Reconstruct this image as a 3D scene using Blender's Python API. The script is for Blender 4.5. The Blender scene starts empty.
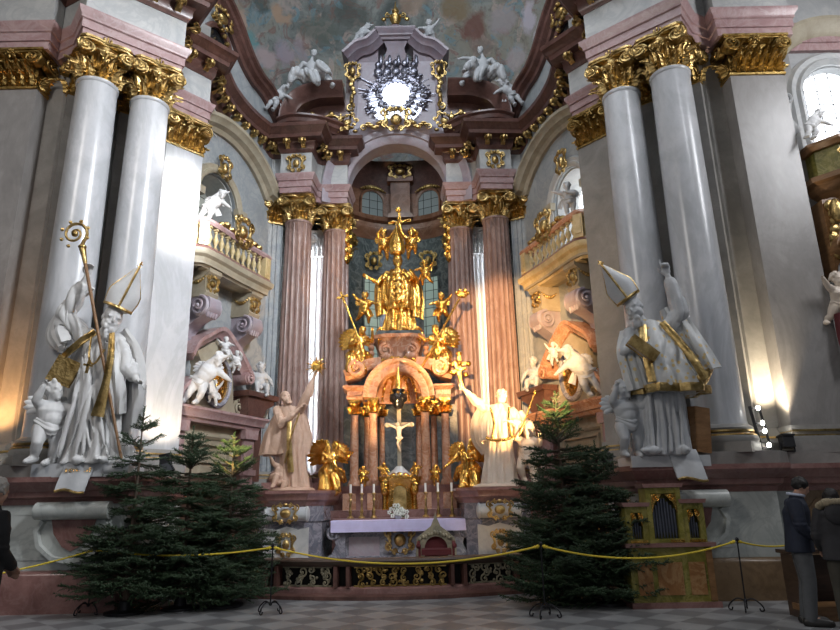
import bpy, bmesh, math, random
import numpy as np
from mathutils import Vector, Matrix, Quaternion

random.seed(7)
PI = math.pi
C = bpy.context.scene.collection
V3 = Vector


# ------------------------------------------------------------------ mesh builder
class MB:
    def __init__(s):
        s.v, s.f = [], []

    def add(s, V, F, M=None):
        o = len(s.v)
        if M is not None:
            V = [M @ Vector(p) for p in V]
        s.v.extend([(p[0], p[1], p[2]) for p in V])
        s.f.extend([tuple(i + o for i in f) for f in F])
        return s

    def merge(s, other, M=None):
        return s.add(other.v, other.f, M)

    def box(s, c, d, rz=0.0, M=None):
        x, y, z = d[0] / 2, d[1] / 2, d[2] / 2
        ca, sa = math.cos(rz), math.sin(rz)
        V = []
        for k in (-z, z):
            for a, b in ((-x, -y), (x, -y), (x, y), (-x, y)):
                V.append((c[0] + a * ca - b * sa, c[1] + a * sa + b * ca, c[2] + k))
        return s.add(V, [(3, 2, 1, 0), (4, 5, 6, 7), (0, 1, 5, 4), (1, 2, 6, 5), (2, 3, 7, 6), (3, 0, 4, 7)], M)

    def bar(s, a, b, w, h=None, up=(0, 0, 1)):
        """square bar from a to b"""
        a, b = V3(a), V3(b)
        h = h or w
        d = (b - a).normalized()
        u = V3(up)
        if abs(d.dot(u)) > .98:
            u = V3((0, 1, 0))
        r = d.cross(u).normalized()
        u = r.cross(d)
        V = []
        for p in (a, b):
            for i, j in ((-1, -1), (1, -1), (1, 1), (-1, 1)):
                V.append(p + r * (i * w / 2) + u * (j * h / 2))
        return s.add(V, [(3, 2, 1, 0), (4, 5, 6, 7), (0, 1, 5, 4), (1, 2, 6, 5), (2, 3, 7, 6), (3, 0, 4, 7)])

    def rings(s, R, closed=True, caps=True, loop=False):
        """loft rings of equal length"""
        n = len(R[0])
        V = [p for r in R for p in r]
        F = []
        m = len(R)
        for i in range(m if loop else m - 1):
            a, b = i * n, ((i + 1) % m) * n
            for j in range(n if closed else n - 1):
                k = (j + 1) % n
                F.append((a + j, a + k, b + k, b + j))
        if caps and closed and not loop:
            F.append(tuple(reversed(range(n))))
            F.append(tuple((m - 1) * n + j for j in range(n)))
        return s.add(V, F)

    def lathe(s, prof, c=(0, 0, 0), n=28, M=None, rf=None, sx=1.0, sy=1.0, a0=0.0):
        V, F = [], []
        for r, z in prof:
            for j in range(n):
                a = a0 + 2 * PI * j / n
                q = r * (rf(a, z) if rf else 1)
                V.append((c[0] + q * math.cos(a) * sx, c[1] + q * math.sin(a) * sy, c[2] + z))
        for i in range(len(prof) - 1):
            for j in range(n):
                k = (j + 1) % n
                F.append((i * n + j, i * n + k, (i + 1) * n + k, (i + 1) * n + j))
        F.append(tuple(reversed(range(n))))
        F.append(tuple((len(prof) - 1) * n + j for j in range(n)))
        return s.add(V, F, M)

    def tube(s, P, R, n=8, round_ends=False, flat=1.0, fup=(0, 0, 1)):
        P = [V3(p) for p in P]
        if not hasattr(R, '__len__'):
            R = [R] * len(P)
        R = list(R)
        if round_ends:
            d0 = (P[0] - P[1]).normalized()
            d1 = (P[-1] - P[-2]).normalized()
            P = [P[0] + d0 * R[0] * .95, P[0] + d0 * R[0] * .6] + P + [P[-1] + d1 * R[-1] * .6, P[-1] + d1 * R[-1] * .95]
            R = [R[0] * .3, R[0] * .8] + R + [R[-1] * .8, R[-1] * .3]
        T = []
        for i in range(len(P)):
            a, b = P[max(i - 1, 0)], P[min(i + 1, len(P) - 1)]
            t = b - a
            T.append(t.normalized() if t.length > 1e-9 else V3((0, 0, 1)))
        u = V3(fup)
        if abs(u.dot(T[0])) > .95:
            u = V3((1, 0, 0)) if abs(T[0].x) < .9 else V3((0, 1, 0))
        u = (u - T[0] * u.dot(T[0])).normalized()
        RR = []
        for i, p in enumerate(P):
            u = u - T[i] * u.dot(T[i])
            u = u.normalized() if u.length > 1e-6 else T[i].orthogonal().normalized()
            w = T[i].cross(u)
            RR.append([p + u * (math.cos(2 * PI * j / n) * R[i] * flat) + w * (math.sin(2 * PI * j / n) * R[i]) for j in range(n)])
        return s.rings(RR)

    def ell(s, c, r, M=None, n=12, m=8):
        V, F = [], []
        for i in range(1, m):
            t = PI * i / m
            for j in range(n):
                a = 2 * PI * j / n
                V.append((r[0] * math.sin(t) * math.cos(a), r[1] * math.sin(t) * math.sin(a), r[2] * math.cos(t)))
        top, bot = len(V), len(V) + 1
        V += [(0, 0, r[2]), (0, 0, -r[2])]
        for i in range(m - 2):
            for j in range(n):
                k = (j + 1) % n
                F.append((i * n + j, (i + 1) * n + j, (i + 1) * n + k, i * n + k))
        for j in range(n):
            k = (j + 1) % n
            F.append((top, j, k))
            F.append((bot, (m - 2) * n + k, (m - 2) * n + j))
        if M is None:
            V = [(p[0] + c[0], p[1] + c[1], p[2] + c[2]) for p in V]
            return s.add(V, F)
        return s.add([V3(c) + M @ V3(p) for p in V], F)

    def prism(s, poly, O, U, W, N, t0, t1):
        """polygon (a,b) in plane O + a U + b W, extruded along N from t0 to t1"""
        O, U, W, N = V3(O), V3(U), V3(W), V3(N)
        n = len(poly)
        V = [O + U * a + W * b + N * t0 for a, b in poly] + [O + U * a + W * b + N * t1 for a, b in poly]
        F = [tuple(reversed(range(n))), tuple(range(n, 2 * n))]
        for j in range(n):
            k = (j + 1) % n
            F.append((j, k, k + n, j + n))
        return s.add(V, F)

    def sheet(s, G, t):
        """thick sheet from a grid of points"""
        m, n = len(G), len(G[0])
        A = np.array([[tuple(p) for p in r] for r in G], float)
        du = np.gradient(A, axis=0)
        dv = np.gradient(A, axis=1)
        N = np.cross(du, dv)
        N /= np.linalg.norm(N, axis=2, keepdims=True) + 1e-9
        T = (A + N * t / 2).reshape(-1, 3)
        B = (A - N * t / 2).reshape(-1, 3)
        V = [tuple(p) for p in T] + [tuple(p) for p in B]
        o = m * n
        F = []
        for i in range(m - 1):
            for j in range(n - 1):
                a, b, c, d = i * n + j, i * n + j + 1, (i + 1) * n + j + 1, (i + 1) * n + j
                F.append((a, d, c, b))
                F.append((a + o, b + o, c + o, d + o))
        for i in range(m - 1):
            a, b = i * n, (i + 1) * n
            F.append((a, a + o, b + o, b))
            a, b = i * n + n - 1, (i + 1) * n + n - 1
            F.append((a, b, b + o, a + o))
        for j in range(n - 1):
            a, b = j, j + 1
            F.append((a, b, b + o, a + o))
            a, b = (m - 1) * n + j, (m - 1) * n + j + 1
            F.append((a, a + o, b + o, b))
        return s.add(V, F)

    def sweep(s, path, prof, closed=False, z0=0.0):
        """profile (projection, z) along a plan path; projection goes to the right of travel, mitred"""
        P = [np.array(p, float) for p in path]
        n = len(P)
        R = []
        for i in range(n):
            segs = []
            if i > 0 or closed:
                segs.append(P[i] - P[i - 1])
            if i < n - 1 or closed:
                segs.append(P[(i + 1) % n] - P[i])
            ns = [np.array((d[1], -d[0])) / (np.linalg.norm(d) + 1e-9) for d in segs]
            if len(ns) == 2:
                dd = 1 + float(ns[0] @ ns[1])
                m = (ns[0] + ns[1]) / max(dd, .35)
            else:
                m = ns[0]
            R.append([(P[i][0] + m[0] * p, P[i][1] + m[1] * p, z0 + z) for p, z in prof])
        return s.rings(R, loop=closed)

    def vsweep(s, path, prof, O, U, N, up=(0, 0, 1), loop=False):
        """profile (out, fwd) along an elevation path (a,b) in plane O+aU+b up; 'out' to the left of travel, 'fwd' along N"""
        O, U, N, W = V3(O), V3(U), V3(N), V3(up)
        P = [np.array(p, float) for p in path]
        n = len(P)
        R = []
        for i in range(n):
            segs = []
            if i > 0 or loop:
                segs.append(P[i] - P[i - 1])
            if i < n - 1 or loop:
                segs.append(P[(i + 1) % n] - P[i])
            ns = [np.array((-d[1], d[0])) / (np.linalg.norm(d) + 1e-9) for d in segs]
            m = ns[0] if len(ns) == 1 else (ns[0] + ns[1]) / max(1 + float(ns[0] @ ns[1]), .35)
            R.append([O + U * float(P[i][0] + m[0] * o) + W * float(P[i][1] + m[1] * o) + N * f for o, f in prof])
        return s.rings(R, loop=loop)


def arc(cx, cy, r, a0, a1, n, ry=None):
    ry = r if ry is None else ry
    return [(cx + r * math.cos(math.radians(a0 + (a1 - a0) * i / n)), cy + ry * math.sin(math.radians(a0 + (a1 - a0) * i / n))) for i in range(n + 1)]


def spline(P, n=8):
    """Catmull-Rom through points of any dimension"""
    P = [np.array(p, float) for p in P]
    Q = [2 * P[0] - P[1]] + P + [2 * P[-1] - P[-2]]
    out = []
    for i in range(1, len(Q) - 2):
        for k in range(n):
            t = k / n
            out.append(tuple(.5 * (2 * Q[i] + (Q[i + 1] - Q[i - 1]) * t + (2 * Q[i - 1] - 5 * Q[i] + 4 * Q[i + 1] - Q[i + 2]) * t * t + (3 * Q[i] - Q[i - 1] - 3 * Q[i + 1] + Q[i + 2]) * t ** 3)))
    out.append(tuple(P[-1]))
    return out


# ------------------------------------------------------------------ objects
def wl(o):
    l = V3((0, 0, 0))
    while o is not None:
        l += o.location
        o = o.parent
    return l


def mesh_of(name, mb, mat, S=1, off=None, ang=38, flat=False):
    A = np.array(mb.v, float)
    F = mb.f
    if S < 0:
        A[:, 0] *= -1
    if off is not None:
        A = A - np.array(off)
    me = bpy.data.meshes.new(name)
    me.from_pydata(A.tolist(), [], F)
    if len(F) < 60000:
        bm = bmesh.new()
        bm.from_mesh(me)
        bmesh.ops.recalc_face_normals(bm, faces=bm.faces)
        bm.to_mesh(me)
        bm.free()
    if not flat:
        me.polygons.foreach_set('use_smooth', [True] * len(me.polygons))
        me.set_sharp_from_angle(angle=math.radians(ang))
    me.materials.append(mat)
    me.update()
    return me


def link(name, me, parent=None):
    o = bpy.data.objects.new(name, me)
    C.objects.link(o)
    o.parent = parent
    return o


def obj(name, mb, mat, parent=None, S=1, ang=38, flat=False, label=None):
    """mesh given in world coordinates; becomes a child with the parent's offset taken off"""
    o = link(name, mesh_of(name, mb, mat, S, wl(parent) if parent else None, ang, flat), parent)
    if label:
        o['label'] = label
    return o


def rebase(o, p):
    """move the origin of a top-level mesh to p"""
    o.data.transform(Matrix.Translation(-V3(p)))
    o.location = p
    return o


def thing(name, label, cat, loc=(0, 0, 0), group=None, rz=0):
    o = bpy.data.objects.new(name, None)
    o.empty_display_size = .1
    C.objects.link(o)
    o.location = loc
    o.rotation_euler = (0, 0, rz)
    return tag(o, label, cat, group)


def tag(o, label, cat, group=None):
    o['label'] = label
    o['category'] = cat
    if group:
        o['group'] = group
    return o


def struct(name, mb, mat, parent=None, S=1, ang=38):
    for stem in ('wall_left', 'wall_right', 'wall_back', 'ceiling', 'floor', 'baseboard_left', 'baseboard_right'):
        if name.startswith(stem):
            name = stem
    if name.startswith('wall_over'):
        name = 'wall_back'
    if name.startswith('trim_'):
        name = '_'.join(name.split('_')[:2])
    o = obj(name, mb, mat, parent, S, ang)
    if parent is None:
        o['kind'] = 'structure'
    return o


def copy_tree(o, parent=None, loc=None, rz=None, label=None, scale=None):
    kids = list(o.children)
    c = o.copy()
    C.objects.link(c)
    c.parent = parent
    if loc is not None:
        c.location = loc
    if rz is not None:
        c.rotation_euler = (0, 0, rz)
    if scale is not None:
        c.scale = scale
    if label:
        c['label'] = label
    for k in kids:
        copy_tree(k, c)
    return c


# ------------------------------------------------------------------ materials
def new_mat(name):
    m = bpy.data.materials.new(name)
    m.use_nodes = True
    nt = m.node_tree
    return m, nt, nt.nodes['Principled BSDF']


def N(nt, t, **kw):
    n = nt.nodes.new(t)
    for k, v in kw.items():
        if k in n.inputs:
            n.inputs[k].default_value = v
        else:
            setattr(n, k, v)
    return n


def ramp(nt, stops, fac):
    r = nt.nodes.new('ShaderNodeValToRGB')
    e = r.color_ramp.elements
    while len(e) > 1:
        e.remove(e[-1])
    e[0].position = stops[0][0]
    e[0].color = (*stops[0][1], 1)
    for p, c in stops[1:]:
        x = e.new(p)
        x.color = (*c, 1)
    nt.links.new(fac, r.inputs[0])
    return r.outputs[0]


def mixc(nt, a, b, fac):
    m = nt.nodes.new('ShaderNodeMix')
    m.data_type = 'RGBA'
    for s, v in (('A', a), ('B', b)):
        i = [x for x in m.inputs if x.name == s and x.type == 'RGBA'][0]
        if isinstance(v, tuple):
            i.default_value = (*v, 1)
        else:
            nt.links.new(v, i)
    if isinstance(fac, float):
        m.inputs[0].default_value = fac
    else:
        nt.links.new(fac, m.inputs[0])
    return [x for x in m.outputs if x.type == 'RGBA'][0]


def coords(nt, scale=(1, 1, 1), rot=(0, 0, 0)):
    tc = nt.nodes.new('ShaderNodeTexCoord')
    mp = nt.nodes.new('ShaderNodeMapping')
    mp.inputs['Scale'].default_value = scale
    mp.inputs['Rotation'].default_value = rot
    nt.links.new(tc.outputs['Object'], mp.inputs['Vector'])
    return mp.outputs[0]


def noise(nt, vec, scale, detail=5, rough=.6, dist=0):
    n = N(nt, 'ShaderNodeTexNoise', Scale=scale, Detail=detail, Roughness=rough, Distortion=dist)
    nt.links.new(vec, n.inputs['Vector'])
    return n.outputs['Fac']


def bump(nt, b, h, strength, dist=.02):
    n = N(nt, 'ShaderNodeBump', Strength=strength, Distance=dist)
    nt.links.new(h, n.inputs['Height'])
    nt.links.new(n.outputs[0], b.inputs['Normal'])


def stone(name, c1, c2, vein=None, scale=2.0, rough=.4, vscale=1.2, vamt=.5, stretch=(1, 1, 1), bmp=0.0, c3=None):
    m, nt, b = new_mat(name)
    v = coords(nt, stretch)
    f = noise(nt, v, scale, 7, .65, .6)
    st = [(.32, c1), (.68, c2)] if c3 is None else [(.28, c1), (.5, c3), (.72, c2)]
    col = ramp(nt, st, f)
    if vein:
        w = noise(nt, v, vscale, 6, .6, 1.8)
        msk = ramp(nt, [(.44, (0, 0, 0)), (.49, (vamt,) * 3), (.51, (vamt,) * 3), (.56, (0, 0, 0))], w)
        col = mixc(nt, col, vein, msk)
    fine = noise(nt, v, scale * 14, 3, .6)
    col = mixc(nt, col, c1, ramp(nt, [(.5, (0, 0, 0)), (.75, (.35,) * 3)], fine))
    nt.links.new(col, b.inputs['Base Color'])
    b.inputs['Roughness'].default_value = rough
    if bmp:
        bump(nt, b, fine, bmp)
    return m


def metal(name, c1, c2, rough=.3, bmp=.25, scale=7, metallic=1.0):
    m, nt, b = new_mat(name)
    v = coords(nt)
    f = noise(nt, v, scale, 5, .6)
    nt.links.new(ramp(nt, [(.35, c1), (.65, c2)], f), b.inputs['Base Color'])
    b.inputs['Metallic'].default_value = metallic
    b.inputs['Roughness'].default_value = rough
    if bmp:
        bump(nt, b, noise(nt, v, scale * 4, 3), bmp, .02)
    return m


def plain(name, c, rough=.6, metallic=0.0, var=.12, scale=9, emit=0.0, bmp=0.0):
    m, nt, b = new_mat(name)
    v = coords(nt)
    f = noise(nt, v, scale, 4)
    d = tuple(x * (1 - var) for x in c)
    e = tuple(min(1, x * (1 + var)) for x in c)
    nt.links.new(ramp(nt, [(.3, d), (.7, e)], f), b.inputs['Base Color'])
    b.inputs['Roughness'].default_value = rough
    b.inputs['Metallic'].default_value = metallic
    if bmp:
        bump(nt, b, noise(nt, v, scale * 5, 3), bmp)
    if emit:
        b.inputs['Emission Color'].default_value = (*c, 1)
        b.inputs['Emission Strength'].default_value = emit
    return m


M_ = {}
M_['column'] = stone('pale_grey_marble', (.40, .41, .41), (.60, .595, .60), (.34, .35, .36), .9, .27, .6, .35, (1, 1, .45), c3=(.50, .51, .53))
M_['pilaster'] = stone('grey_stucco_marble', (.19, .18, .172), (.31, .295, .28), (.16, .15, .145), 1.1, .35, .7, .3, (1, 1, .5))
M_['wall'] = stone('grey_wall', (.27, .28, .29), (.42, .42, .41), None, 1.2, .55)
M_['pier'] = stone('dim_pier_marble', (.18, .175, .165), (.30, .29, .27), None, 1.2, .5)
M_['bluewall'] = stone('blue_grey_wall', (.25, .275, .285), (.37, .385, .39), (.21, .24, .26), 1.4, .5)
M_['pink'] = stone('dusky_pink_marble', (.29, .17, .17), (.43, .295, .29), (.48, .38, .37), 2.2, .35, 1.5, .4)
M_['frieze'] = stone('pale_frieze', (.38, .39, .39), (.52, .52, .50), (.34, .35, .36), 1.5, .45)
M_['cornice'] = stone('dark_red_marble', (.065, .031, .025), (.145, .068, .054), (.21, .12, .10), 2.2, .3, 1.6, .25)
M_['redbase'] = stone('red_veined_marble', (.17, .08, .07), (.31, .17, .15), (.34, .22, .20), 2.6, .28, 2.0, .3)
M_['pedestal'] = stone('veined_pale_marble', (.42, .45, .43), (.58, .60, .57), (.30, .33, .32), 1.6, .3, 1.7, .4)
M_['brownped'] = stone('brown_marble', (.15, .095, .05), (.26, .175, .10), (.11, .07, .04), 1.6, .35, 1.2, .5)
M_['fluted'] = stone('mauve_fluted_marble', (.19, .12, .10), (.36, .245, .215), (.44, .33, .29), 2.6, .32, 1.4, .4, (1, 1, .45), c3=(.28, .18, .155))
M_['lavender'] = stone('lavender_marble', (.27, .24, .275), (.40, .365, .41), (.33, .25, .28), 1.8, .4)
M_['darklav'] = stone('dark_violet_marble', (.15, .12, .145), (.27, .23, .265), (.22, .15, .17), 1.8, .35)
M_['nichered'] = stone('dark_russet_marble', (.12, .05, .025), (.25, .11, .06), (.28, .16, .11), 2.2, .4)
M_['greenmarble'] = stone('dark_green_marble', (.04, .05, .05), (.12, .14, .14), (.25, .27, .26), 2.0, .25, 1.8, .4)
M_['altar'] = stone('blue_grey_altar_marble', (.10, .11, .14), (.24, .24, .28), (.40, .38, .42), 2.4, .22, 2.2, .5)
M_['salmon'] = stone('salmon_marble', (.34, .15, .08), (.54, .29, .18), (.62, .45, .34), 3.2, .25, 2.6, .45)
M_['tan'] = stone('ochre_stone', (.28, .24, .17), (.42, .375, .28), None, 2.2, .5)
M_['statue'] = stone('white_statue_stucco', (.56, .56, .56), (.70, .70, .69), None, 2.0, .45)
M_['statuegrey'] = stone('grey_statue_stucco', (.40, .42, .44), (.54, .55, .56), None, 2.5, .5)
M_['statuewarm'] = stone('cream_statue_stucco', (.56, .47, .38), (.70, .60, .50), None, 2.5, .45)
M_['statuepink'] = stone('rosy_statue_stucco', (.46, .30, .21), (.60, .42, .32), None, 2.5, .5)
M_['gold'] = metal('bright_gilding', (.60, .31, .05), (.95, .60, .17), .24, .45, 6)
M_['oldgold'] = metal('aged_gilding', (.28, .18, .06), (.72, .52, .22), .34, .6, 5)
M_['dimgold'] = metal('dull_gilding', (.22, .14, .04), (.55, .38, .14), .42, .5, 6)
M_['iron'] = plain('wrought_iron', (.025, .025, .028), .5, .6)
M_['wood'] = stone('dark_walnut', (.045, .028, .02), (.10, .06, .04), None, 3, .4, stretch=(1, 1, 6))
M_['brownwood'] = stone('oak_wood', (.16, .08, .03), (.30, .16, .07), None, 3, .4, stretch=(1, 1, 5))
M_['cloth'] = plain('lavender_white_linen', (.56, .53, .78), .8, 0, .05)
M_['wax'] = plain('white_wax', (.85, .84, .80), .5, 0, .04)
M_['black'] = plain('black_lacquer', (.012, .012, .014), .12, 0, .1)
M_['shade_black'] = plain('painted_opening_shade', (.012, .011, .010), .8)
M_['red'] = plain('crimson_velvet', (.085, .010, .012), .85)
M_['rope'] = plain('yellow_rope', (.74, .56, .04), .6, 0, .15, 40, bmp=.3)
M_['carved'] = stone('grey_gilt_carving', (.16, .15, .11), (.36, .31, .20), None, 6, .4)


FIGS = [((-5.55, 18.9, 17.6), (.45, .8, .9), (.30, .25, .17), .8), ((-5.3, 19.1, 17.95), (.22, .5, .3), (.46, .33, .26), .9), ((-5.2, 19.5, 17.3), (.30, .6, .55), (.14, .32, .33), .95),
        ((-4.75, 20.1, 17.2), (.55, .7, .45), (.48, .38, .38), .9), ((-4.1, 20.4, 17.6), (.45, .6, .5), (.40, .33, .38), .8), ((-3.6, 20.6, 17.9), (.35, .6, .35), (.34, .30, .33), .7),
        ((-4.15, 19.6, 18.65), (.40, .6, .22), (.42, .29, .20), .9), ((-4.8, 19.0, 18.6), (.5, .7, .3), (.05, .06, .05), .7), ((-2.9, 20.5, 18.7), (1.0, .8, .6), (.12, .14, .12), .7), ((-1.7, 20.6, 19.3), (.9, .8, .5), (.08, .09, .08), .7),
        ((2.2, 20.3, 19.4), (.7, .8, .5), (.22, .16, .09), .8), ((2.9, 20.5, 18.7), (.55, .8, .6), (.16, .07, .055), .85), ((3.9, 20.0, 18.5), (.6, .8, .5), (.34, .31, .32), .75), ((3.2, 20.8, 18.0), (.6, .8, .45), (.20, .15, .13), .7),
        ((4.75, 19.5, 18.2), (.28, .7, .75), (.50, .46, .52), .85), ((5.15, 19.6, 17.4), (.25, .7, .7), (.52, .49, .52), .8), ((4.4, 20.4, 17.2), (.5, .7, .45), (.40, .36, .37), .7), ((.6, 20.4, 19.7), (.7, .8, .35), (.36, .25, .18), .6)]


def fresco_mat():
    m, nt, b = new_mat('ceiling_fresco')
    v = coords(nt)
    base = ramp(nt, [(.30, (.085, .10, .095)), (.42, (.17, .19, .18)), (.5, (.27, .29, .27)), (.58, (.25, .235, .19)), (.70, (.14, .125, .11))], noise(nt, v, .34, 6, .6, 1.2))
    big = noise(nt, v, .62, 5, .55, 2.2)
    col = mixc(nt, base, (.44, .35, .31), ramp(nt, [(.55, (0, 0, 0)), (.61, (.7,) * 3), (.70, (.25,) * 3)], big))
    n2 = noise(nt, v, .85, 4, .5, 2.6)
    col = mixc(nt, col, (.16, .27, .31), ramp(nt, [(.60, (0, 0, 0)), (.64, (.85,) * 3), (.74, (.2,) * 3)], n2))
    n3 = N(nt, 'ShaderNodeTexNoise', Scale=1.0, Detail=5, Roughness=.55, Distortion=2.0)
    mp = nt.nodes.new('ShaderNodeMapping')
    mp.inputs['Location'].default_value = (7, 3, 5)
    nt.links.new(v, mp.inputs[0])
    nt.links.new(mp.outputs[0], n3.inputs['Vector'])
    col = mixc(nt, col, (.23, .12, .10), ramp(nt, [(.57, (0, 0, 0)), (.63, (.75,) * 3), (.72, (.1,) * 3)], n3.outputs['Fac']))
    n4 = noise(nt, v, 2.3, 6, .6, 3)
    col = mixc(nt, col, (.06, .06, .06), ramp(nt, [(.5, (0, 0, 0)), (.72, (.55,) * 3)], n4))
    # painted figures: soft edged patches with ragged outlines
    wob = N(nt, 'ShaderNodeTexNoise', Scale=1.6, Detail=5, Roughness=.6)
    nt.links.new(v, wob.inputs['Vector'])
    sub = N(nt, 'ShaderNodeVectorMath', operation='MULTIPLY_ADD')
    nt.links.new(wob.outputs['Color'], sub.inputs[0])
    sub.inputs[1].default_value = (.9, .9, .9)
    nt.links.new(v, sub.inputs[2])
    for c, r, k, a in FIGS:
        d = N(nt, 'ShaderNodeVectorMath', operation='SUBTRACT')
        nt.links.new(sub.outputs[0], d.inputs[0])
        d.inputs[1].default_value = (c[0] + .45, c[1] + .45, c[2] + .45)
        e = N(nt, 'ShaderNodeVectorMath', operation='DIVIDE')
        nt.links.new(d.outputs[0], e.inputs[0])
        e.inputs[1].default_value = r
        ln = N(nt, 'ShaderNodeVectorMath', operation='LENGTH')
        nt.links.new(e.outputs[0], ln.inputs[0])
        col = mixc(nt, col, k, ramp(nt, [(.55, (a,) * 3), (1.0, (0, 0, 0))], ln.outputs['Value']))
    nt.links.new(col, b.inputs['Base Color'])
    b.inputs['Roughness'].default_value = .85
    return m


def floor_mat():
    m, nt, b = new_mat('checkered_stone_floor')
    v = coords(nt, rot=(0, 0, math.radians(45)))
    ch = N(nt, 'ShaderNodeTexChecker', Scale=2.1)
    nt.links.new(v, ch.inputs['Vector'])
    n = noise(nt, v, 2.2, 5)
    a = ramp(nt, [(.3, (.13, .13, .135)), (.7, (.20, .20, .205))], n)
    c = ramp(nt, [(.3, (.23, .235, .24)), (.7, (.34, .34, .34))], n)
    col = mixc(nt, a, c, ch.outputs['Fac'])
    nt.links.new(col, b.inputs['Base Color'])
    b.inputs['Roughness'].default_value = .38
    return m


M_['fresco'] = fresco_mat()
M_['floor'] = floor_mat()
# ------------------------------------------------------------------ ornament pieces
def leaf(mb, M, h, w, curl=.16, lobes=3, t=.02):
    G = []
    m, n = 13, 5
    for i in range(m):
        s = i / (m - 1)
        wid = w * (.55 + .45 * math.sin(PI * min(1, s * 1.1 + .12))) * (1 - .55 * max(0, s - .7) / .3) * (1 + .26 * math.cos(s * 4 * 2 * PI))
        out = .03 + .05 * s + curl * max(0, s - .45) ** 2 * 3.2
        z = h * (s - .75 * max(0, s - .78) ** 1.0 * (1.2 if s > .78 else 0))
        G.append([(wid * k / 2, out + .05 * (1 - abs(k)) ** 2 - .05 * (abs(abs(k) - .5) < .2) + .02 * math.cos(s * 8 * PI) * abs(k), z) for k in (-1, -.55, 0, .55, 1)])
    S = MB()
    S.sheet(G, t)
    mb.merge(S, M)


def spiral(mb, c, U, W, Nn, R, turns=2.2, t=.035, hand=1, depth=.1, solid=True):
    """volute in the plane U,W standing out along Nn"""
    c, U, W, Nn = V3(c), V3(U), V3(W), V3(Nn)
    P, Q = [], []
    k = int(turns * 14)
    for i in range(k + 1):
        f = i / k
        a = hand * (PI / 2 - 2 * PI * turns * f)
        r = R * (1 - .86 * f)
        P.append(c + U * (r * math.cos(a) * 1.0) + W * (r * math.sin(a)) + Nn * (depth * .5 + .35 * R * f))
        Q.append(t * (1 - .5 * f))
    mb.tube(P, Q, 6)
    mb.ell(c + Nn * (depth * .5 + .3 * R), (R * .2,) * 3, n=8, m=5)
    if solid:
        n = 18
        r0 = [c + U * (R * math.cos(2 * PI * j / n)) + W * (R * math.sin(2 * PI * j / n)) - Nn * depth * .5 for j in range(n)]
        r1 = [c + U * (R * .96 * math.cos(2 * PI * j / n)) + W * (R * .96 * math.sin(2 * PI * j / n)) + Nn * depth * .45 for j in range(n)]
        mb.rings([r0, r1])


def rosette(mb, c, U, W, Nn, R):
    c, U, W, Nn = V3(c), V3(U), V3(W), V3(Nn)
    B = Matrix((U, W, Nn)).transposed()
    for ring, (rr, ps, lift) in enumerate(((R * .62, R * .42, 0), (R * .34, R * .3, R * .22))):
        for k in range(7):
            a = 2 * PI * k / 7 + ring * .4
            Mx = B @ Matrix.Rotation(a, 3, 'Z')
            mb.ell(c + Mx @ V3((rr, 0, lift)), (ps, ps * .55, ps * .4), Mx, 8, 5)
    mb.ell(c + Nn * R * .3, (R * .2,) * 3, B, 8, 5)


def swag(mb, a, b, sag, r, out=(0, 0, 0), beads=9):
    a, b, o = V3(a), V3(b), V3(out)
    for i in range(beads):
        t = i / (beads - 1)
        p = a.lerp(b, t) - V3((0, 0, 4 * sag * t * (1 - t))) + o * (4 * t * (1 - t))
        q = r * (.55 + .6 * math.sin(PI * t))
        mb.ell(p, (q, q, q * .9), n=8, m=5)


def cartouche(mb, c, U, W, Nn, w, h, seed=0, depth=.08, flat=False):
    """rococo shield of C scrolls and leaves around an oval boss"""
    rnd = random.Random(seed)
    c, U, W, Nn = V3(c), V3(U), V3(W), V3(Nn)
    B = Matrix((U, W, Nn)).transposed()
    mb.ell(c, (w * .22, h * .28, depth), B, 14, 8)
    for sx in (-1, 1):
        for k, (a, b, r) in enumerate(((.42, .30, .20), (.40, -.26, .17), (.18, .47, .13), (.16, -.47, .13))):
            spiral(mb, c + U * (sx * a * w) + W * (b * h), U * sx, W * (1 if b > 0 else -1), Nn, r * min(w, h), 1.4, .1 * min(w, h) * .55, 1, depth * .6, False)
        P = [c + U * (sx * w * q[0]) + W * (h * q[1]) + Nn * depth * .3 for q in ((.10, .50), (.34, .44), (.42, .16), (.36, -.06), (.44, -.22), (.30, -.44), (.06, -.54))]
        P = spline(P, 4)
        tk = .055 * min(w, h)
        mb.tube(P, [tk * (.5 + .8 * math.sin(PI * i / (len(P) - 1))) for i in range(len(P))], 6, True)
        for k in range(4):
            a = math.radians(-66 + 44 * k + rnd.uniform(-12, 12))
            p = c + U * (sx * w * .36 * math.cos(a)) + W * (h * .44 * math.sin(a)) + Nn * depth * .3
            e = a + rnd.choice((-.9, .9))
            q1 = p + (U * (sx * math.cos(a)) + W * math.sin(a)) * (.14 * min(w, h))
            q2 = q1 + (U * (sx * math.cos(e)) + W * math.sin(e)) * (.12 * min(w, h))
            mb.tube([p, q1, q2], [tk * .9, tk * .8, tk * .25], 6, True)
    mb.ell(c + W * h * .5 + Nn * depth * .4, (w * .10, h * .12, depth * .7), B, 8, 6)


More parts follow.
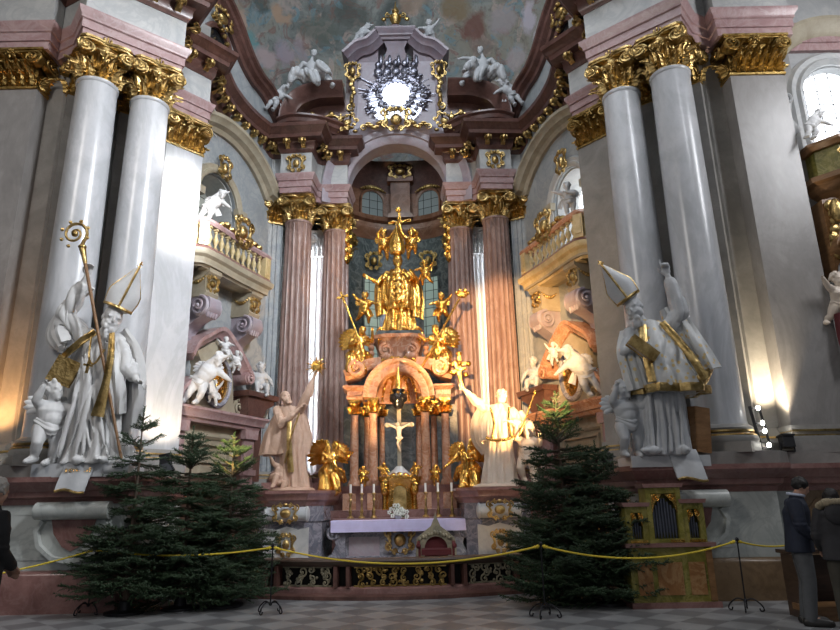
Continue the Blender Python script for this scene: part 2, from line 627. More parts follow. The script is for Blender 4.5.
def capital(kind, parent, mat, r=.44, w=.9, H=1.0, name='capital'):
    """composite capital in local coordinates, neck at z = 0; kind 'round' or 'flat' (front towards -y)"""
    mb, ab, rs = MB(), MB(), MB()
    if kind == 'round':
        mb.lathe([(r * 1.0, -.05), (r * 1.06, -.03), (r * 1.06, .02), (r * .94, .04), (r * .94, .35), (r * 1.0, .6), (r * 1.2, .68), (r * 1.24, .74), (r * 1.12, .80), (r * 1.1, .88)], n=24)
        for k in range(10):
            a = PI / 5 * k
            leaf(mb, Matrix.Rotation(a, 4, 'Z') @ Matrix.Translation((0, r * .93, .03)), .36 * H, r * .56, .2)
        for k in range(10):
            a = PI / 5 * (k + .5)
            leaf(mb, Matrix.Rotation(a, 4, 'Z') @ Matrix.Translation((0, r * .92, .2)), .46 * H, r * .54, .24)
        for k in range(20):
            a = PI / 10 * k
            mb.tube([(r * .98 * math.cos(a), r * .98 * math.sin(a), .3), (r * 1.04 * math.cos(a), r * 1.04 * math.sin(a), .55), (r * 1.16 * math.cos(a + .05), r * 1.16 * math.sin(a + .05), .64)], [.018, .022, .03], 5, True)
        for k in range(16):
            a = PI / 8 * k
            mb.ell((r * 1.2 * math.cos(a), r * 1.2 * math.sin(a), .70), (.04, .04, .06), n=6, m=4)
        hw = r * 1.12
        for k in range(4):
            R = Matrix.Rotation(PI / 2 * k, 3, 'Z')
            U, Nn = R @ V3((1, 0, 0)), R @ V3((0, -1, 0))
            for sx in (-1, 1):
                spiral(mb, Nn * (hw * .97) + U * (sx * hw * .86) + V3((0, 0, .69)), U * sx, (0, 0, 1), Nn + U * sx * .35, r * .45, 2.2, .036, 1, .12)
            rosette(rs, Nn * (hw * .92) + V3((0, 0, .96)), U, V3((0, 0, 1)), Nn, r * .34)
            for q in range(3):
                rs.ell(Nn * (hw * .92) + U * (.07 * (q - 1)) + V3((0, 0, 1.12 - .04 * abs(q - 1))), (.035, .035, .08), n=7, m=5)
        poly = []
        for k in range(4):
            a = PI / 2 * k + PI / 4
            for t in (-.5, -.3, -.12, .12, .3, .5):
                pass
            c1 = hw * 1.46
            poly += [(c1 * math.cos(a - .09), c1 * math.sin(a - .09)), (c1 * math.cos(a + .09), c1 * math.sin(a + .09))]
            for q in (.3, .5, .7):
                aa = a + PI / 2 * q
                rr = hw * (1.0 + 1.0 * abs(q - .5))
                poly.append((rr * math.cos(aa), rr * math.sin(aa)))
        ab.prism(poly, (0, 0, 0), (1, 0, 0), (0, 1, 0), (0, 0, 1), .89, .94)
        ab.prism([(x * 1.05, y * 1.05) for x, y in poly], (0, 0, 0), (1, 0, 0), (0, 1, 0), (0, 0, 1), .94, 1.0)
    else:
        d = .30
        mb.box((0, 0, .42), (w * .96, d, .92))
        mb.box((0, 0, -.01), (w * 1.05, d * 1.2, .06))
        nl = max(4, int(round(w / .2)))
        for k in range(nl):
            x = (k - (nl - 1) / 2) * w / nl
            leaf(mb, Matrix.Translation((x, -d / 2, .03)) @ Matrix.Rotation(PI, 4, 'Z'), .40, w / nl * 1.05, .2)
        for k in range(nl - 1):
            x = (k - (nl - 2) / 2) * w / nl
            leaf(mb, Matrix.Translation((x, -d / 2, .22)) @ Matrix.Rotation(PI, 4, 'Z'), .50, w / nl * 1.0, .24)
        for sx in (-1, 1):
            leaf(mb, Matrix.Translation((sx * w * .49, 0, .03)) @ Matrix.Rotation(-sx * PI / 2, 4, 'Z'), .42, d)
            spiral(mb, (sx * (w * .5 - .04), -d / 2 - .10, .69), (sx, 0, 0), (0, 0, 1), (0, -1, 0), .18, 2.0, .034, 1, .12)
            spiral(mb, (sx * (w * .5 + .08), 0, .69), (0, -1, 0), (0, 0, 1), (sx, 0, 0), .17, 2.0, .034, 1, .12)
        for k in range(7):
            mb.ell(((k - 3) * w / 8, -d / 2 - .04, .71), (.045, .05, .06), n=6, m=4)
        rosette(rs, (0, -d / 2 - .12, .9), V3((1, 0, 0)), V3((0, 0, 1)), V3((0, -1, 0)), .16)
        ab.box((0, -.03, .92), (w * 1.16, d + .22, .05))
        ab.box((0, -.03, .97), (w * 1.22, d + .27, .06))
    c = obj(name, mb, mat, parent)
    obj('abacus', ab, mat, c)
    obj('rosette', rs, mat, c)
    return c


def make_column(name, label, mat, capmat, z0, z1, r0, r1, H, group, flutes=0, basemat=None):
    t = thing(name, label, 'column', (0, 0, 0), group)
    b = MB()
    rb = r0 * 1.38
    b.box((0, 0, z0 + .09), (rb * 2, rb * 2, .18))
    b.lathe([(r0 * 1.34, z0 + .18), (r0 * 1.38, z0 + .24), (r0 * 1.34, z0 + .30), (r0 * 1.16, z0 + .32), (r0 * 1.14, z0 + .38), (r0 * 1.2, z0 + .40), (r0 * 1.22, z0 + .44), (r0 * 1.16, z0 + .48), (r0 * 1.02, z0 + .52)], n=32)
    bb = obj('base', b, basemat or mat, t)
    g = MB()
    for zz, rr in ((.31, 1.27), (.39, 1.18)):
        P = [(rr * r0 * math.cos(a), rr * r0 * math.sin(a), z0 + zz) for a in [2 * PI * i / 32 for i in range(33)]]
        g.tube(P, .028, 6)
    obj('gilded_ring', g, M_['oldgold'], bb)
    s = MB()
    prof = [(r0 * 1.05, z0 + .50), (r0, z0 + .58)]
    for i in range(1, 11):
        f = i / 10
        prof.append((r0 + (r1 - r0) * f ** 1.5, z0 + .58 + (z1 - z0 - .66) * f))
    prof += [(r1 * 1.06, z1 - .06), (r1 * 1.06, z1)]
    if flutes:
        def rf(a, z):
            if z < z0 + .7 or z > z1 - .12:
                return 1
            return 1 - .10 * abs(math.sin(a * flutes / 2)) ** .6
        s.lathe(prof, n=flutes * 8, rf=rf)
    else:
        s.lathe(prof, n=48)
    obj('shaft', s, mat, t, ang=50)
    c = capital('round', t, capmat, r1)
    c.location = (0, 0, z1)
    c.scale = (1, 1, H)
    return t


def make_pilaster(name, label, mat, capmat, z0, z1, w, H, group, d=.3, fl=0):
    t = thing(name, label, 'pilaster', (0, 0, 0), group)
    b = MB()
    b.box((0, 0, z0 + .1), (w * 1.24, d * 1.9, .2))
    b.box((0, 0, z0 + .25), (w * 1.18, d * 1.7, .1))
    b.box((0, 0, z0 + .35), (w * 1.08, d * 1.35, .1))
    b.box((0, 0, z0 + .45), (w * 1.12, d * 1.5, .1))
    bb = obj('base', b, M_['pier'] if mat is not M_['statue'] else mat, t)
    g = MB()
    for zz, k in ((.31, 1.14), (.40, 1.10)):
        g.box((0, 0, z0 + zz), (w * k, d * 1.55, .035))
    obj('gilded_ring', g, M_['oldgold'], bb)
    s = MB()
    if fl:
        poly = [(-w / 2, d / 2), (-w / 2, -d / 2)]
        for k in range(fl):
            x0 = -w / 2 + w * (k + .15) / fl
            x1 = -w / 2 + w * (k + .85) / fl
            poly += [(x0, -d / 2), (x0 + .02, -d / 2 + .04), (x1 - .02, -d / 2 + .04), (x1, -d / 2)]
        poly += [(w / 2, -d / 2), (w / 2, d / 2)]
        s.prism(poly, (0, 0, 0), (1, 0, 0), (0, 1, 0), (0, 0, 1), z0 + .5, z1)
    else:
        s.box((0, 0, (z0 + .5 + z1) / 2), (w, d, z1 - z0 - .5))
    obj('shaft', s, mat, t)
    c = capital('flat', t, capmat, w=w)
    c.location = (0, 0, z1)
    c.scale = (1, d / .3, H)
    return t


# ------------------------------------------------------------------ setting: floor, walls
fl = MB()
fl.box((0, 10, -.1), (30, 34, .2))
struct('floor', fl, M_['floor'])

ZN, ZC = 10.2, 11.03                 # neck of every capital, underside of the architrave
A_, B_ = (-6.1, 11.95), (-5.27, 12.65)
C0, C1 = (-5.56, 14.18), (-4.90, 14.94)
BO, BU, BN = V3((-5.55, 14.9, 0)), V3((.349, .937, 0)), V3((.937, -.349, 0))     # side bay: origin, along, outwards


def bay(u, n, z):
    return BO + BU * u + BN * n + V3((0, 0, z))


TOPZ = 14.2
names = {1: 'left', -1: 'right'}
for S in (1, -1):
    sd = names[S]
    w = MB()
    w.prism([(-14, 12.7), (-8.95, 12.7), (-8.95, 12.3), (-6.95, 12.3), (-6.93, 12.16), (-5.38, 13.475), C0, C1, (-5.5, 15.25), (-14, 15.25)], (0, 0, 0), (1, 0, 0), (0, 1, 0), (0, 0, 1), 0, TOPZ)
    if S > 0:
        struct('wall_left_pier', w, M_['pier'])
    else:
        struct('wall_right_pier', w, M_['pier'], S=-1)
    # side bay wall around its arched window
    w = MB()
    uc, hw, zs, zb = 1.8, .80, 9.75, 8.1
    ar = arc(uc, zs, hw, 180, 0, 20)
    w.prism([(-.3, 0), (4.7, 0), (4.7, zb), (-.3, zb)], BO, BU, (0, 0, 1), BN, -.9, 0)
    w.prism([(-.3, zb), (uc - hw, zb), (uc - hw, zs), (-.3, zs)], BO, BU, (0, 0, 1), BN, -.9, 0)
    w.prism([(uc + hw, zb), (4.7, zb), (4.7, zs), (uc + hw, zs)], BO, BU, (0, 0, 1), BN, -.9, 0)
    w.prism([(-.3, zs)] + ar + [(4.7, zs), (4.7, 13.0), (-.3, 13.0)], BO, BU, (0, 0, 1), BN, -.9, 0)
    struct('wall_%s_bay' % sd, w, M_['bluewall'], S=S)
    # apse flank wall
    w = MB()
    w.prism([(-4.05, 19.1), (-3.75, 19.3), (-3.6, 20.1), (-2.45, 20.75), (-2.1, 20.75), (-2.1, 21.4), (-6, 21.4), (-6, 19.6)], (0, 0, 0), (1, 0, 0), (0, 1, 0), (0, 0, 1), 0, 14.4)
    struct('wall_%s_apse' % sd, w, M_['greenmarble'], S=S)
    # far side bay beyond the pier pilaster (with its arched window)
    w = MB()
    cx = -9.85
    ar = arc(cx, 9.9, .75, 180, 0, 18)
    w.prism([(-14, 2), (-8.7, 2), (-8.7, 8.6), (-14, 8.6)], (0, 12.6, 0), (1, 0, 0), (0, 0, 1), (0, -1, 0), -.1, 0.25)
    w.prism([(cx + .75, 8.6), (-8.7, 8.6), (-8.7, 9.9), (cx + .75, 9.9)], (0, 12.6, 0), (1, 0, 0), (0, 0, 1), (0, -1, 0), -.1, 0.25)
    w.prism([(-14, 8.6), (cx - .75, 8.6), (cx - .75, 9.9), (-14, 9.9)], (0, 12.6, 0), (1, 0, 0), (0, 0, 1), (0, -1, 0), -.1, 0.25)
    w.prism([(-14, 9.9)] + ar + [(-8.7, 9.9), (-8.7, 12.5), (-14, 12.5)], (0, 12.6, 0), (1, 0, 0), (0, 0, 1), (0, -1, 0), -.1, 0.25)
    struct('wall_%s_outer' % sd, w, M_['wall'], S=S)


def window_pane_mat(name, c, e):
    m, nt, b = new_mat(name)
    v = coords(nt)
    br = N(nt, 'ShaderNodeTexBrick', Scale=1.0)
    br.offset = 0
    br.inputs['Color1'].default_value = (*c, 1)
    br.inputs['Color2'].default_value = (*[x * .85 for x in c], 1)
    br.inputs['Mortar'].default_value = (.03, .03, .03, 1)
    br.inputs['Mortar Size'].default_value = .012
    br.inputs['Brick Width'].default_value = .3
    br.inputs['Row Height'].default_value = .34
    mp = nt.nodes.new('ShaderNodeMapping')
    mp.inputs['Rotation'].default_value = (PI / 2, 0, 0)
    nt.links.new(v, mp.inputs[0])
    nt.links.new(mp.outputs[0], br.inputs['Vector'])
    nt.links.new(br.outputs['Color'], b.inputs['Base Color'])
    nt.links.new(br.outputs['Color'], b.inputs['Emission Color'])
    b.inputs['Emission Strength'].default_value = e
    b.inputs['Roughness'].default_value = .15
    return m


M_['pane_bright'] = window_pane_mat('sunlit_pane', (.9, .95, 1.0), 3.0)
M_['pane_dim'] = window_pane_mat('dull_pane', (.30, .32, .29), .35)
M_['pane_apse'] = window_pane_mat('apse_pane', (.20, .23, .23), .15)
M_['pane_green'] = window_pane_mat('greenish_pane', (.36, .46, .40), .28)

PR_ARCH = [(-.3, 0), (0, 0), (0, .18), (.035, .19), (.035, .38), (.07, .40), (.07, .46), (.13, .54), (.14, .62), (-.3, .62)]
PR_FRZ = [(-.3, .62), (.0, .62), (.0, 1.38), (-.3, 1.38)]
PR_CORN = [(-.3, 1.38), (.02, 1.38), (.05, 1.44), (.09, 1.50), (.10, 1.70), (.14, 1.74), (.36, 1.76), (.38, 1.88), (.44, 1.92), (.50, 2.02), (.55, 2.05), (.57, 2.16), (-.3, 2.20)]
P_FRONT = [(-13, 12.25), (-8.75, 12.25), (-8.75, 11.72), (-7.15, 11.72), (-7.15, 12.1), (-6.66, 11.85), (-6.21, 11.31), (-4.62, 12.65), (-5.07, 13.19), (-5.36, 13.6), (-5.36, 14.05), (-4.72, 14.80), (-4.95, 15.15)]
P_BAY = spline([(-5.02, 15.3), (-5.02, 16.2), (-4.84, 17.2), (-4.52, 18.1), (-4.12, 18.8)], 6)
P_APSE = [(-4.05, 18.95), (-3.68, 18.95), (-3.68, 18.62), (-2.68, 18.56), (-2.62, 19.3), (-2.48, 19.42), (-1.64, 19.42), (-1.6, 20.4)]

br = MB()
br.prism([(0, 0), (.30, 0), (.30, .07), (.22, .12), (.16, .06), (.08, -.08), (0, -.12)], (0, 0, 0), (0, -1, 0), (0, 0, 1), (1, 0, 0), -.07, .07)
spiral(br, (.07, -.2, .03), (0, -1, 0), (0, 0, 1), (1, 0, 0), .08, 1.3, .02, 1, .04, False)
spiral(br, (-.07, -.2, .03), (0, -1, 0), (0, 0, 1), (-1, 0, 0), .08, 1.3, .02, 1, .04, False)
br.ell((0, -.31, .0), (.07, .06, .09), n=8, m=6)
br.ell((0, -.22, -.09), (.05, .1, .05), n=8, m=6)
BRACKET = mesh_of('bracket', br, M_['oldgold'])


def brackets(path, S, parent, step=.46, z=ZC + 1.62, p=.09):
    for i in range(len(path) - 1):
        a, b = V3((*path[i], 0)), V3((*path[i + 1], 0))
        L = (b - a).length
        if L < .3:
            continue
        d = (b - a) / L
        k = max(1, int(L / step))
        for j in range(k):
            q = a + d * (L * (j + .5) / k)
            n = V3((d.y, -d.x, 0))
            q = q + n * p
            o = link('bracket', BRACKET, parent)
            nx = n.x * S
            o.location = (q.x * S, q.y, z)
            o.rotation_euler = (0, 0, math.atan2(nx, -n.y))


tn = 0
for S in (1, -1):
    a = MB()
    a.sweep(P_FRONT, PR_ARCH, z0=ZC)
    struct('trim_1_architrave' if S > 0 else 'trim_2_architrave', a, M_['pink'], S=S)
    a = MB()
    a.sweep(P_APSE, PR_ARCH, z0=ZC)
    struct('trim_3_architrave' if S > 0 else 'trim_4_architrave', a, M_['pink'], S=S)
    full = P_FRONT + P_BAY + P_APSE
    a = MB()
    a.sweep(full, PR_FRZ, z0=ZC)
    struct('trim_5_frieze' if S > 0 else 'trim_6_frieze', a, M_['frieze'], S=S)
    a = MB()
    a.sweep(full, PR_CORN, z0=ZC)
    cn = struct('trim_7_cornice' if S > 0 else 'trim_8_cornice', a, M_['cornice'], S=S)
    bp = [P_BAY[i] for i in range(0, len(P_BAY), 3)]
    brackets(P_FRONT[2:], S, cn)
    brackets(bp, S, cn, .5)
    brackets(P_APSE[:4] + [(-2.48, 19.42), (-1.64, 19.42)], S, cn, .42)
    # gilded rosette on the frieze block over the outer apse column
    g = MB()
    cartouche(g, (-3.17, 18.56, ZC + 1.0), V3((1, 0, 0)), V3((0, 0, 1)), V3((0, -1, 0)), .5, .52, 3, .07)
    o = obj('frieze_ornament', g, M_['oldgold'], S=S)
    tag(o, 'gilded rosette on the frieze block above the outer apse column at %s' % sd_ if False else 'gilded shell ornament on the frieze block of the %s apse column' % names[S], 'ornament')

# ------------------------------------------------------------------ columns and pilasters
colA = make_column('marble_column', 'tall pale grey marble column behind the bishop statue with the crozier, gilded capital', M_['column'], M_['oldgold'], 2.3, ZN, .45, .395, .85, 'free standing grey columns', 0, M_['pier'])
colA.location = (A_[0], A_[1], 0)
COLROT = math.atan2(.645, .764)
colA.rotation_euler = (0, 0, COLROT)
for (x, y), rz, lab in ((B_, COLROT, 'pale grey marble column between the crozier column and the sunlit white pilaster'),
                        ((-A_[0], A_[1]), -COLROT, 'tall grey marble column nearest the wide brownish pilaster, beside the bishop with raised hand'),
                        ((-B_[0], B_[1]), -COLROT, 'grey marble column behind the mitre of the bishop raising his hand')):
    copy_tree(colA, None, (x, y, 0), rz, lab)

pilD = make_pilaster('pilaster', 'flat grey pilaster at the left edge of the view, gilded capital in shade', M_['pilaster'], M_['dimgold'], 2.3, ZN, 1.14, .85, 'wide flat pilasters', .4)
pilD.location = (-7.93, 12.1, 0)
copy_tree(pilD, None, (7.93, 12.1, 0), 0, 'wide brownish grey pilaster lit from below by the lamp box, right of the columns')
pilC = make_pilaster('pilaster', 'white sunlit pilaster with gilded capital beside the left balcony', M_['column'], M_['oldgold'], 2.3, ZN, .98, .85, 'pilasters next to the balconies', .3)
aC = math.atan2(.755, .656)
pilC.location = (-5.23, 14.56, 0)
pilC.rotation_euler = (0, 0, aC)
pilR = make_pilaster('pilaster', 'brownish pilaster half hidden behind the right columns beside the right balcony', M_['pier'], M_['dimgold'], 2.3, ZN, .98, .85, 'pilasters next to the balconies', .3)  # darker stone than the left twin: its shade is put into the colour
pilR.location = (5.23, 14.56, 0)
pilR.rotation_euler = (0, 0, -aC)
# responds behind the free columns
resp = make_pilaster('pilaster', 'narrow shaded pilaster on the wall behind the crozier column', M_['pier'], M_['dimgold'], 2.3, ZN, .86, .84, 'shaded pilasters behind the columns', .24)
resp.location = (-6.55, 12.46, 0)
resp.rotation_euler = (0, 0, COLROT)
for (x, y), rz, lab in (((-5.74, 13.16), COLROT, 'narrow shaded pilaster on the wall between the two left columns'),
                        ((6.55, 12.46), -COLROT, 'narrow shaded pilaster on the wall behind the nearest right column'),
                        ((5.74, 13.16), -COLROT, 'narrow shaded pilaster on the wall between the two right columns')):
    copy_tree(resp, None, (x, y, 0), rz, lab)

# apse: fluted columns
apO = make_column('fluted_column', 'mauve fluted marble column rising behind the statue holding a sunburst', M_['fluted'], M_['oldgold'], 2.0, ZN, .47, .41, .85, 'fluted columns of the high altar', 18, M_['redbase'])
apO.location = (-3.15, 19.2, 0)
for x, y, rz, lab in ((3.15, 19.2, 0, 'salmon lit fluted column behind the saint holding a cross, outer one'),
                      (-2.05, 20.0, 0, 'inner fluted column left of the arch, between the white strip and the gold bishop'),
                      (2.05, 20.0, 0, 'inner fluted column right of the arch, glowing orange below')):
    copy_tree(apO, None, (x, y, 0), rz, lab)
apP = make_pilaster('fluted_pilaster', 'grey fluted pilaster between the left balcony and the left fluted columns', M_['bluewall'], M_['oldgold'], 2.0, ZN, .62, .85, 'fluted pilasters at the corners of the apse', .3, 4)
apP.location = (-3.98, 19.15, 0)
apP.rotation_euler = (0, 0, .5)
copy_tree(apP, None, (3.98, 19.15, 0), -.5, 'grey fluted pilaster between the right balcony and the right fluted columns')
wst = make_pilaster('fluted_pilaster', 'bright white fluted pilaster in the gap between the two left fluted columns', M_['statue'], M_['statue'], 2.0, 9.5, .56, .9, 'white pilasters in the gaps between the fluted columns', .26, 4)
wst.location = (-2.62, 20.42, 0)
copy_tree(wst, None, (2.62, 20.42, 0), 0, 'bluish white fluted pilaster in the gap between the two right fluted columns')
# ------------------------------------------------------------------ side bays: windows, hood moulds, gables, balconies, portals
UX, UZ, UY = V3((1, 0, 0)), V3((0, 0, 1)), V3((0, -1, 0))
balusters = None


def baluster_mesh():
    b = MB()
    b.box((0, 0, .03), (.13, .13, .06))
    b.lathe([(.035, .06), (.05, .09), (.035, .12), (.03, .14), (.075, .24), (.08, .29), (.045, .38), (.03, .46), (.05, .49), (.03, .52), (.05, .55)], n=12)
    b.box((0, 0, .575), (.12, .12, .05))
    return mesh_of('baluster', b, M_['gold_stone'])


M_['gold_stone'] = stone('gilded_ochre_stone', (.42, .32, .14), (.66, .54, .32), None, 4, .35)
BAL = baluster_mesh()

for S in (1, -1):
    sd = names[S]
    # window frame and pane
    uc, hw, zs, zb = 1.8, .80, 9.75, 8.1
    fr = MB()
    path = [(uc - hw - .02, zb)] + [(a, b) for a, b in arc(uc, zs, hw + .02, 180, 0, 20)] + [(uc + hw + .02, zb)]
    fr.vsweep(path, [(0, -.1), (0, .06), (.06, .10), (.12, .10), (.14, .06), (.24, .08), (.28, .02), (.28, -.1)], BO, BU, BN)
    wn = struct('window_1' if S > 0 else 'window_2', fr, M_['tan'] if S > 0 else M_['frieze'], S=S)
    rev = MB()
    rev.vsweep(path, [(.0, -.85), (-.05, -.85), (-.05, -.1), (.0, -.1)], BO, BU, BN)
    obj('window_reveal', rev, M_['frieze'], wn, S=S)
    pn = MB()
    pn.prism([(uc - hw, zb)] + arc(uc, zs, hw, 180, 0, 20) + [(uc + hw, zb)], BO, BU, UZ, BN, -.86, -.83)
    obj('pane', pn, M_['pane_dim'] if S > 0 else M_['pane_bright'], wn, S=S)
    for k in (-1, 1):       # impost blocks
        im = MB()
        im.prism([(uc + k * (hw + .14) - .2, zs - .12), (uc + k * (hw + .14) + .2, zs - .12), (uc + k * (hw + .14) + .22, zs + .1), (uc + k * (hw + .14) - .22, zs + .1)], BO, BU, UZ, BN, 0, .17)
        obj('impost', im, M_['tan'], wn, S=S)
    key = MB()
    cartouche(key, bay(uc, .16, zs + hw + .22), BU, UZ, BN, .5, .62, 5, .1)
    tag(obj('keystone_ornament', key, M_['oldgold'], S=S), 'gilded shell at the crown of the arched window above the %s balcony' % sd, 'ornament')
    # segmental hood mould rising into the frieze
    hd = MB()
    hp = [(-.1, 11.05)] + arc(1.95, 9.2, 2.75, 140, 40, 22) + [(4.35, 10.95)]
    hd.vsweep(hp, [(-.18, 0), (-.18, .1), (-.06, .16), (0, .30), (.10, .34), (.16, .42), (.26, .42), (.26, 0)], BO, BU, BN)
    struct('trim_9_hood_mould' if S > 0 else 'trim_10_hood_mould', hd, M_['tan'], S=S)
    # gable over the cornice with dark oculus
    gb = MB()
    gp = spline([(.3, 16.2), (1.0, 16.05), (1.7, 15.6), (2.4, 14.9), (3.0, 14.55), (3.7, 14.4), (4.5, 13.9)], 5)
    gb.prism(gp + [(4.5, 13.0), (.3, 13.0)], bay(0, -.05, 0), BU, UZ, BN, -.25, 0)
    g0 = struct('wall_%s_gable' % sd, gb, M_['bluewall'], S=S)
    gm = MB()
    gm.vsweep(gp, [(-.16, -.1), (-.16, .12), (-.06, .16), (0, .3), (.08, .34), (.12, .44), (.2, .46), (.2, -.1)], bay(0, -.05, 0), BU, BN)
    obj('gable_moulding', gm, M_['cornice'], g0, S=S)
    oc = MB()
    oc.vsweep(arc(1.3, 14.6, .48, 0, 360, 24)[:-1], [(0, -.05), (0, .1), (-.1, .14), (-.16, .1), (-.16, -.05)], bay(0, -.05, 0), BU, BN, loop=True)
    obj('oculus_frame', oc, M_['cornice'], g0, S=S)
    oc = MB()
    oc.prism(arc(1.3, 14.6, .5, 0, 360, 24)[:-1], bay(0, -.05, 0), BU, UZ, BN, -.02, .015)
    obj('oculus_glass', oc, M_['black'], g0, S=S)
    og = MB()
    cartouche(og, bay(1.3, .12, 15.45), BU, UZ, BN, .9, .55, 8, .1)
    for k in range(8):
        og.ell(bay(.9 + .13 * k, .12, 15.25 - .02 * k * k), (.09, .07, .08), n=7, m=5)
    obj('gable_ornament', og, M_['oldgold'], g0, S=S)

    # ------------------------------------------------ balcony
    lab = {1: 'curved balcony with red rail and gilded balusters beside the white sunlit pilaster', -1: 'curved balcony with red rail and gilded balusters in front of the bright window, right'}[S]
    root = thing('balcony', lab, 'balcony', (-4.7 * S, 16.4, 7.3), 'church balconies')
    front = [(-5.22, 14.86), (-4.72, 14.98)] + spline([(-4.62, 15.05), (-4.44, 15.5), (-4.12, 16.55), (-3.68, 17.78)], 8) + [(-4.3, 18.05)]
    sl = MB()
    sl.sweep(front, [(-.5, 0), (-.10, .0), (-.06, .08), (0, .12), (.02, .22), (.10, .28), (.12, .36), (.12, .42), (-.5, .42)], z0=7.3)
    obj('slab', sl, M_['tan'] if S > 0 else M_['gold_stone'], root, S=S)  # right slab in warmer stone, carrying the orange light in its colour
    fl2 = MB()
    fl2.prism(front + [(-4.6, 18.4), (-5.6, 15.2)], (0, 0, 0), UX, (0, 1, 0), UZ, 7.36, 7.70)
    obj('balcony_floor', fl2, M_['tan'], root, S=S)
    for nm, z, h, m in (('rail_foot', 7.72, .12, M_['redbase']), ('handrail', 8.42, .16, M_['salmon'] if S < 0 else M_['pink'])):  # right handrail tinted salmon to stand for the orange light there
        rl = MB()
        rl.sweep(front, [(-.14, 0), (.02, 0), (.05, h * .5), (.02, h), (-.14, h)], z0=z)
        obj(nm, rl, m, root, S=S)
    # arc length walk for the balusters
    pts = front
    acc = [0]
    for i in range(len(pts) - 1):
        acc.append(acc[-1] + math.dist(pts[i], pts[i + 1]))

    def walk(s):
        for i in range(len(pts) - 1):
            if acc[i + 1] >= s:
                f = (s - acc[i]) / (acc[i + 1] - acc[i])
                d = V3((pts[i + 1][0] - pts[i][0], pts[i + 1][1] - pts[i][1], 0)).normalized()
                return V3((pts[i][0] + f * (pts[i + 1][0] - pts[i][0]), pts[i][1] + f * (pts[i + 1][1] - pts[i][1]), 0)) - V3((d.y, -d.x, 0)) * .06, d
    posts = (.08, .56, acc[-2] - .14)
    for s in posts:
        p, d = walk(s)
        b = MB()
        b.box((p.x, p.y, 8.13), (.24, .24, .62), math.atan2(d.y, d.x))
        b.box((p.x, p.y, 8.13), (.16, .28, .42), math.atan2(d.y, d.x))
        obj('rail_post', b, M_['gold_stone'], root, S=S)
    ss = [.24, .38] + [.80 + .255 * k for k in range(11)]
    for s in ss:
        p, d = walk(s)
        o = link('baluster', BAL, root)
        o.location = V3((p.x * S, p.y, 7.82)) - root.location
    p, d = walk(2.15)
    cg = MB()
    n = V3((d.y, -d.x, 0))
    cartouche(cg, V3((p.x, p.y, 8.78)) + n * .08, d, UZ, n, .75, .72, 11, .12)
    for k in range(9):
        q, dd = walk(1.25 + .22 * k)
        cg.ell((q.x, q.y, 8.62 + .10 * math.sin(k * 1.9) ** 2), (.13, .13, .09), n=8, m=5)
    obj('crest', cg, M_['oldgold'], root, S=S)
    # corbels: block, scroll, pendant
    for u in (.98, 2.95):
        b = MB()
        n1 = .78 if u < 2 else .68
        b.prism([(0, 6.62), (n1 - .12, 6.62), (n1 - .06, 6.72), (n1 - .1, 6.8), (n1 - .1, 7.16), (n1, 7.24), (n1, 7.34), (0, 7.34)], bay(u, 0, 0), BN, UZ, BU, -.25, .25)
        cb = obj('corbel_block', b, M_['tan'], root, S=S)
        g = MB()
        cartouche(g, bay(u, n1 - .08, 6.98), BU, UZ, BN, .42, .36, 4, .06)
        swag(g, bay(u - .26, .12, 7.12), bay(u - .26, n1 - .12, 7.12), .12, .05, (0, 0, 0), 9)
        obj('gilded_garland', g, M_['oldgold'], cb, S=S)
        b = MB()
        sp = spline([(0, 5.5), (.10, 5.62), (.16, 5.85), (.40, 6.02), (n1 - .02, 6.2), (n1 + .06, 6.42), (n1 - .06, 6.62), (0, 6.64)], 5)
        b.prism(sp, bay(u, 0, 0), BN, UZ, BU, -.22, .22)
        for k in (-1, 1):
            spiral(b, bay(u + k * .23, n1 - .22, 6.36), BN, UZ, BU * k, .26, 1.9, .045, 1, .06)
        for k in range(4):
            b.ell(bay(u - .15 + .1 * k, n1 - .05, 6.3), (.06, .06, .24), n=8, m=6)
        b.ell(bay(u, .14, 5.45), (.14, .14, .2), n=10, m=6)
        b.ell(bay(u, .1, 5.22), (.09, .09, .14), n=10, m=6)
        obj('corbel_scroll', b, M_['lavender'], root, S=S)
    # ------------------------------------------------ portal with medallion
    lab = {1: 'pink and ochre portal with oval gold medallion below the left balcony', -1: 'orange lit portal with oval gold medallion below the right balcony'}[S]
    pr = thing('portal', lab, 'portal', tuple(V3((bay(1.8, 0, 0).x * S, bay(1.8, 0, 0).y, 0))), 'side portals')
    b = MB()
    for u in (.55, 3.35):
        b = MB()
        b.prism([(u - .22, 0), (u + .22, 0), (u + .22, 3.3), (u - .22, 3.3)], BO, BU, UZ, BN, 0, .38)
        b.prism([(u - .28, 3.3), (u + .28, 3.3), (u + .30, 3.55), (u - .30, 3.55)], BO, BU, UZ, BN, 0, .46)
        b.prism([(u - .28, 2.35), (u + .28, 2.35), (u + .28, 2.5), (u - .28, 2.5)], BO, BU, UZ, BN, 0, .44)
        obj('jamb', b, M_['pink'], pr, S=S)
    b = MB()
    b.prism([(.8, 2.35), (3.1, 2.35), (3.1, 3.55), (.8, 3.55)], BO, BU, UZ, BN, 0, .16)
    b.vsweep([(.95, 2.1), (.95, 3.35), (2.95, 3.35), (2.95, 2.1)], [(0, 0), (0, .22), (-.08, .25), (-.14, .20), (-.14, 0)], BO, BU, BN)
    b.vsweep([(1.15, 2.62), (2.75, 2.62), (2.75, 3.12), (1.15, 3.12)], [(0, 0), (0, .24), (.07, .24), (.07, 0)], BO, BU, BN, loop=True)
    obj('lintel', b, M_['tan'], pr, S=S)
    b = MB()
    b.prism([(.95, 0), (2.95, 0), (2.95, 2.35), (.95, 2.35)], BO, BU, UZ, BN, -.05, .08)
    obj('door_leaf', b, M_['wood'], pr, S=S)
    b = MB()
